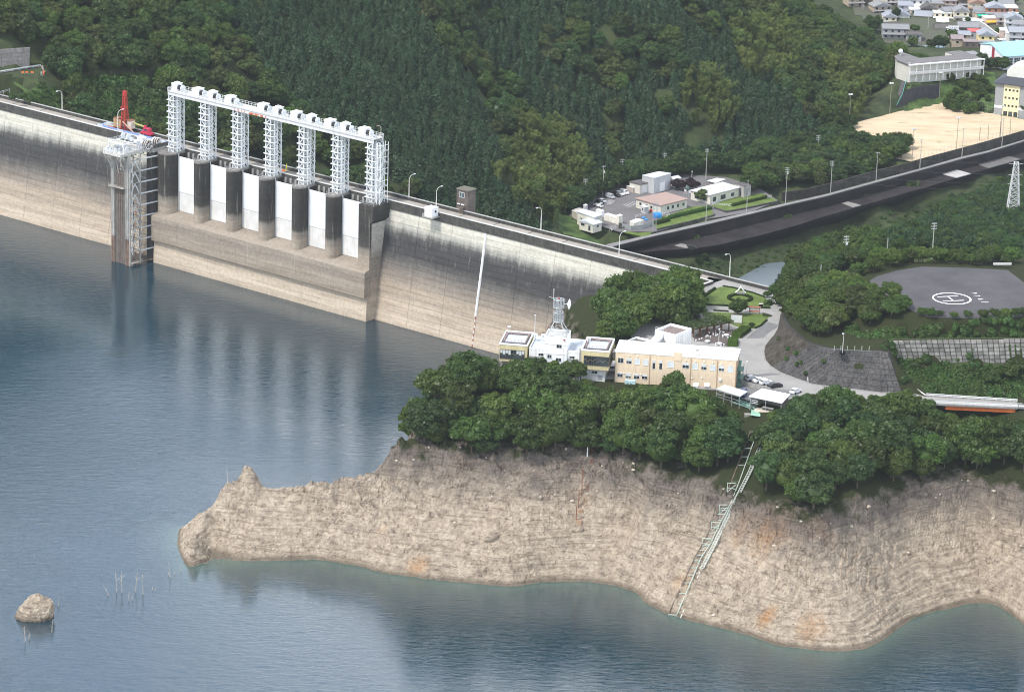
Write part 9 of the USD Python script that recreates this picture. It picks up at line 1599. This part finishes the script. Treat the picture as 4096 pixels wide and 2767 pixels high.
# --- the hill: cedars, broadleaf ridges, bamboo
X,Y=np.meshgrid(np.arange(-330,260,3.3),np.arange(1210,1960,3.0),indexing='ij');r_=np.random.default_rng(81);X=X+r_.uniform(-1.3,1.3,X.shape);Y=Y+r_.uniform(-1.3,1.3,Y.shape);X,Y=X.ravel(),Y.ravel()
d_,a_=foot_coords(X,Y);st_=np.stack([(np.stack([X,Y],1)-DO[:2])@DU[:2],(np.stack([X,Y],1)-DO[:2])@DN[:2]],1);Z=ground(X,Y);uv=proj(np.stack([X,Y,Z],1))/D2F
vis=(d_ > 1.5) & (st_[:,1] < -13) & (uv[:,0] > -60) & (uv[:,0] < 2120) & (uv[:,1] > -110) & (uv[:,1] < 640)
def inp(pts):return shapely.contains_xy(Polygon(pts),uv[:,0],uv[:,1])
road_clear=np.zeros(len(X),bool)
for pg_,z in PADS[-1:]:road_clear |= shapely.contains_xy(pg_.buffer(3.0),X,Y)
knoll=inp([(-60,260),(-60,165),(100,165),(125,190),(175,265),(120,300)]);vis &= ~road_clear & ~knoll
nzb=meshkit.fbm(np.c_[X/22,Y/22,0*X],2,31);nzs=meshkit.noise(np.c_[X/7,Y/7,0*X],37)
bam=inp([(1150,330),(1210,290),(1300,320),(1340,400),(1310,470),(1250,540),(1190,480),(1130,420)]) | inp([(1540,200),(1620,190),(1680,260),(1640,320),(1560,310)]) | inp([(1640,60),(1760,50),(1830,130),(1800,200),(1700,190)]) | inp([(1850,150),(1960,160),(1980,270),(1900,280)])
br=inp([(-60,-120),(430,-120),(560,110),(660,260),(900,420),(1000,520),(-60,520)]) | inp([(880,-120),(960,-120),(1080,120),(1190,250),(1260,400),(1150,400),(1080,210),(980,90)]) | inp([(1620,-120),(2120,-120),(2120,260),(1900,330),(1800,250),(1640,60)]) | ((nzb > 0.70) & inp([(1000,-100),(1640,-100),(1640,340),(1200,400)]))
scrub=inp([(150,175),(300,165),(420,260),(380,330),(230,300)])
lane=np.abs(uv[:,1]-(150+0.05*(uv[:,0]-330)))
sel=np.where(bam,2,np.where(br,1,0));thin={0:1.0,1:0.36,2:0.42};u_=r_.uniform(0,1,len(X));keepm=vis & (u_ < np.choose(sel,[0.82,0.27,0.40]))
xy=np.stack([X,Y],1)
def hill_put(m_,kind,lab,group,s,seed,tall=1.0,sink=0.8):put(kind,xy[m_],lab,group,s,seed,sink,tall,spread=0.16 if kind == 'cedar' else 0.2)
m0=keepm & (sel == 0) & ~scrub;hill_put(m0,'cedar','dark conical cedar in the dense plantation on the hillside behind the dam','cedars on the hillside',1.0,91,0.86)
m1=keepm & (sel == 1) & ~scrub;hill_put(m1 & (nzs > 0.56),'olive','olive-brown broadleaf tree on the ridges of the wooded hillside','olive trees on the hillside',0.95,92);hill_put(m1 & (nzs <= 0.56) & (nzs > 0.4),'broad','green broadleaf tree on the ridges of the wooded hillside','green trees on the hillside',0.92,93);hill_put(m1 & (nzs <= 0.4),'dark','dark broadleaf tree on the ridges of the wooded hillside','dark trees on the hillside',0.95,94)
hill_put(keepm & (sel == 2),'bamboo','feathery yellow-green bamboo clump on the hillside','bamboo on the hillside',1.0,95)
sc_m=vis & scrub & (u_ < 0.55);put('shrub',xy[sc_m],'vine-covered bush on the steep slope behind the drilling rig','bushes on the slope behind the rig',2.0,96)
kn=scatter_in([GQ(x,y)[:2] for x,y in [(30,222),(95,192),(125,205),(170,258),(90,240)]],1.7,97);put('shrub',kn,'low grassy tuft on the knoll at the left end of the dam','tufts on the left knoll',0.8,97)
# what shows largest stands singly; the rest of each kind is one planting
KEEP,NAMES=300,{'broad':'broadleaf_tree','dark':'evergreen_tree','olive':'olive_leaved_tree','layer':'spreading_tree','cedar':'cedar_tree','bamboo':'bamboo_clump','shrub':'shrub'}
STUFF={'cedar':('cedar_plantation','dense dark cedar plantation covering the hillside','woodland'),'bamboo':('bamboo_grove','feathery yellow-green bamboo stands on the hillside','bamboo'),'shrub':('undergrowth','leafy undergrowth on banks and slopes','shrubs'),'broad':('green_woodland','green broadleaf woodland on the slopes','woodland'),
         'dark':('dark_woodland','dark green broadleaf woodland on the slopes','woodland'),'olive':('olive_woodland','olive-brown broadleaf woodland on the ridges','woodland'),'layer':('layered_woodland','layered broadleaf trees on the slopes','woodland')}
def shows(t):q=proj(t[2]);w=(t[2]-CAM)@FWD;return (1.0/w if -150 < q[0] < IW+150 and -60 < q[1] < IH+400 else -1.0)*t[4][2]
groups={}
for t in TREES:groups.setdefault(t[0],[]).append((shows(t),t))
n_single=n_stuff=0
for kind,lst in groups.items():
    lst=[x for x in lst if x[0] > 0];must=[x for x in lst if x[1][6] is None];rest=sorted((x for x in lst if x[1][6] is not None),key=lambda x:-x[0])
    # every planting is shown by single trees first where it is nearest; hill plantings keep a share
    single=must+rest[:max(0,KEEP-len(must))];stuff=rest[max(0,KEEP-len(must)):]
    for _,(k_,v_,p,a,s,lab,grp,nm) in single:
        o=copy(K[k_][v_][0],p,a,lab,grp,s,NAMES[k_]);o.ClearCustomDataByKey('group') if grp is None else None;tag(o,cat=K[k_][v_][0].GetCustomData()['category']);n_single += 1
    if stuff:
        path=numbered('/World',STUFF[kind][0]);pi=UsdGeom.PointInstancer.Define(stage,path);pr=[]
        for j,(kc,arr,lm) in enumerate(K[kind]):me=usdkit.mesh(stage,f'{path}/variants/crown_{j+1:03d}',arr,lm);pr.append(me.GetPath())
        UsdGeom.Scope.Define(stage,f'{path}/variants') if not stage.GetPrimAtPath(f'{path}/variants') else None
        pi.CreatePrototypesRel().SetTargets(pr);pi.CreateProtoIndicesAttr([int(x[1][1]) for x in stuff]);pi.CreatePositionsAttr(Vt.Vec3fArray.FromNumpy(np.array([x[1][2] for x in stuff],np.float32)))
        pi.CreateOrientationsAttr([Gf.Quath(math.cos(x[1][3]/2),0,0,math.sin(x[1][3]/2)) for x in stuff]);pi.CreateScalesAttr(Vt.Vec3fArray.FromNumpy(np.array([x[1][4] for x in stuff],np.float32)));n_stuff += len(stuff)
        tag(pi,STUFF[kind][1],STUFF[kind][2],None,'stuff')
print('trees',n_single,n_stuff)
# --- islet, snags, boulders
def rock(name,c,rx,ry,rz,lab,seed,cat='rock',m1=None,sub=5,sk=(0,0)):
    s=trimesh.creation.icosphere(sub,1.0);v=np.array(s.vertices);n1=meshkit.fbm(v*1.6+seed,4,seed);n2=1-np.abs(2*meshkit.fbm(v*4.0+seed,3,seed+3)-1);v=v*(0.72+0.55*n1+0.22*(n2-0.6))[:,None]*np.array([rx,ry,rz]);v[:,0] += sk[0]*np.maximum(v[:,2],0);v[:,1] += sk[1]*np.maximum(v[:,2],0)
    return tag(obj(name,(v+c,s.faces),m1 or rock_mat),lab,cat)
c_=Q(76,1408,WATER);rock('islet_rock',c_+np.array([-0.2,2.5,-0.6]),5.2,3.6,6.2,'pale craggy rock islet standing in the lake at the lower left',3,'rock',None,6,(0.12,0.15))
DEADW=mat('dead_wood',(0.36,0.33,0.29),0.9,0.2,2.0);DEADD=mat('dark_dead_wood',(0.10,0.085,0.07),0.9,0.2,2.0)
C5=(0,1800,1.745)
def snag(x,y,ytop,lab,lean=0.0,twigs=5,seed=0,dark=False):
    p=P(*F3(C5,x,y),WATER);_,h=pxh(C5,(x,y),(x,ytop),p=p);r2_=np.random.default_rng(seed+5);o=thing('dead_tree',lab,'dead tree',p);h=max(h,0.8);m=MB();ax=np.array([[0,0,-2.5],[0,0,0],[lean*h*0.5,0,h*0.55],[lean*h,0.1,h]]);m.tube(ax,[0.14,0.12,0.08,0.03],5);obj('trunk',m,DEADD if dark else DEADW,o)
    for i in range(twigs):f=r2_.uniform(0.35,0.95);q=np.array([lean*h*f,0,h*f]);a=r2_.uniform(0,6.28);l_=h*r2_.uniform(0.15,0.38)*(1.2-f);m=MB();m.tube([q,q+[math.cos(a)*l_*0.6,math.sin(a)*l_*0.6,l_*0.45],q+[math.cos(a)*l_,math.sin(a)*l_,l_*0.95]],[0.05,0.035,0.015],4);obj('branch',m,DEADW,o)
for i,(x,y,yt,lean,tw,lab) in enumerate([(760,1015,945,-0.5,3,'leftmost leaning bare tree of the drowned group'),(815,990,850,-0.04,3,'slim pale bare trunk left of the branching one in the drowned group'),(851,992,842,0.0,12,'widest branching bare tree in the middle of the drowned group'),(946,990,840,0.08,6,'tall bare trunk third from the right in the drowned group'),(998,1005,865,-0.02,8,'tall dark-footed bare trunk at the right of the drowned group'),(900,1045,990,0,2,'short bare stick nearest the viewer in the drowned group'),(926,1045,1010,0,1,'tiny bare stick right of the nearest one'),(1064,975,950,0,0,'short stake right of the drowned group'),(1084,975,955,0,0,'shortest stake farthest right of the drowned group'),(1188,885,780,-0.05,4,'lone bare trunk between the drowned group and the headland'),(1174,875,850,0,0,'short stake left of the lone bare trunk'),(1220,865,840,0,0,'small stake near the tip of the headland'),(1264,845,805,-0.1,1,'thin stick beside the tip of the headland'),(410,1088,1035,0,1,'thin stick behind the islet'),(177,1335,1225,-0.05,8,'spreading bare tree before the islet at its left'),(202,1315,1270,0.1,4,'small bare tree before the islet'),(362,1268,1185,0.05,6,'bare tree with sideways twigs at the right of the islet')]):snag(x,y,yt,lab,lean,tw,i)
for x,y,h,lab in [(905,393,3.9,'thin dead trunk standing on the crown of the headland')]:pass
p=GQ(516,1103);o=thing('dead_tree','thin dead trunk standing on the crown of the headland','dead tree',p);m=MB();m.tube([(0,0,-0.5),(0.1,0,3),(-0.3,0,6)],[0.12,0.08,0.03],5);obj('trunk',m,DEADW,o)
br_=np.random.default_rng(99);nb=0
for x,y,r,lab in [(1110,1215,2.4,'largest round boulder on the middle of the rocky bank'),(1100,1240,1.2,'boulder below the largest round boulder'),(1130,1225,1.0,'small boulder right of the largest round boulder'),(1405,1178,1.0,'pale boulder on the layered hollow of the bank'),(1318,1200,0.9,'pale boulder left in the layered hollow'),(1680,1130,1.2,'grey boulder at the top of the layered hollow') if False else (1690,1132,1.1,'grey boulder right of the track'),(1640,1180,0.9,'flat boulder by the track'),(1400,1273,0.7,'boulder just above the water line'),(2215,1340,0.9,'boulder at the mouth of the gully by the water'),(2230,1345,0.7,'smaller boulder at the mouth of the gully'),(620,1120,1.0,'boulder on the saddle of the headland'),(600,1170,0.8,'pale boulder on the near face of the headland'),(1660,1130,1.3,'greenish boulder in the hollow left of the track')]:
    p=GQ(x,y);rock('boulder',p,r,r*0.8,r*0.75,lab,int(x+y),'boulder',None,3)
_n=1500;_ok=np.nonzero((exposed > 0.9).ravel() & (NZ2 > WATER+0.3).ravel())[0];_i=br_.choice(_ok,_n);s=trimesh.creation.icosphere(1,1.0);V_,F_=[],[]
for q,i in enumerate(_i):
    c=np.array([NX.ravel()[i],NY.ravel()[i],NZ2.ravel()[i]]);r=0.12+0.42*br_.random()**4;v=np.array(s.vertices)*br_.uniform(0.6,1.25,(len(s.vertices),1))*r*np.array([1.2,1,0.8]);V_.append(v+c);F_.append(np.asarray(s.faces)+q*len(v))
o=struct('loose_stones',(np.vstack(V_),np.vstack(F_)),mat('pale_stones',(0.38,0.325,0.265),0.95,0.3,0.9));tag(o,'pale loose stones scattered over the rocky bank','stones',None,'stuff')
# --- the air between: thin even haze
m=MB();m.box(-700,700,-60,2500,-110,420);tag(obj('haze',m,usdkit.material(stage,'/World/Looks/haze',{'v':('principled_volume',{'color':(0.86,0.92,1.0),'density':0.000018,'anisotropy':0.3})},[],volume='v.volume')),'thin even haze in the valley air','haze',None,'stuff')
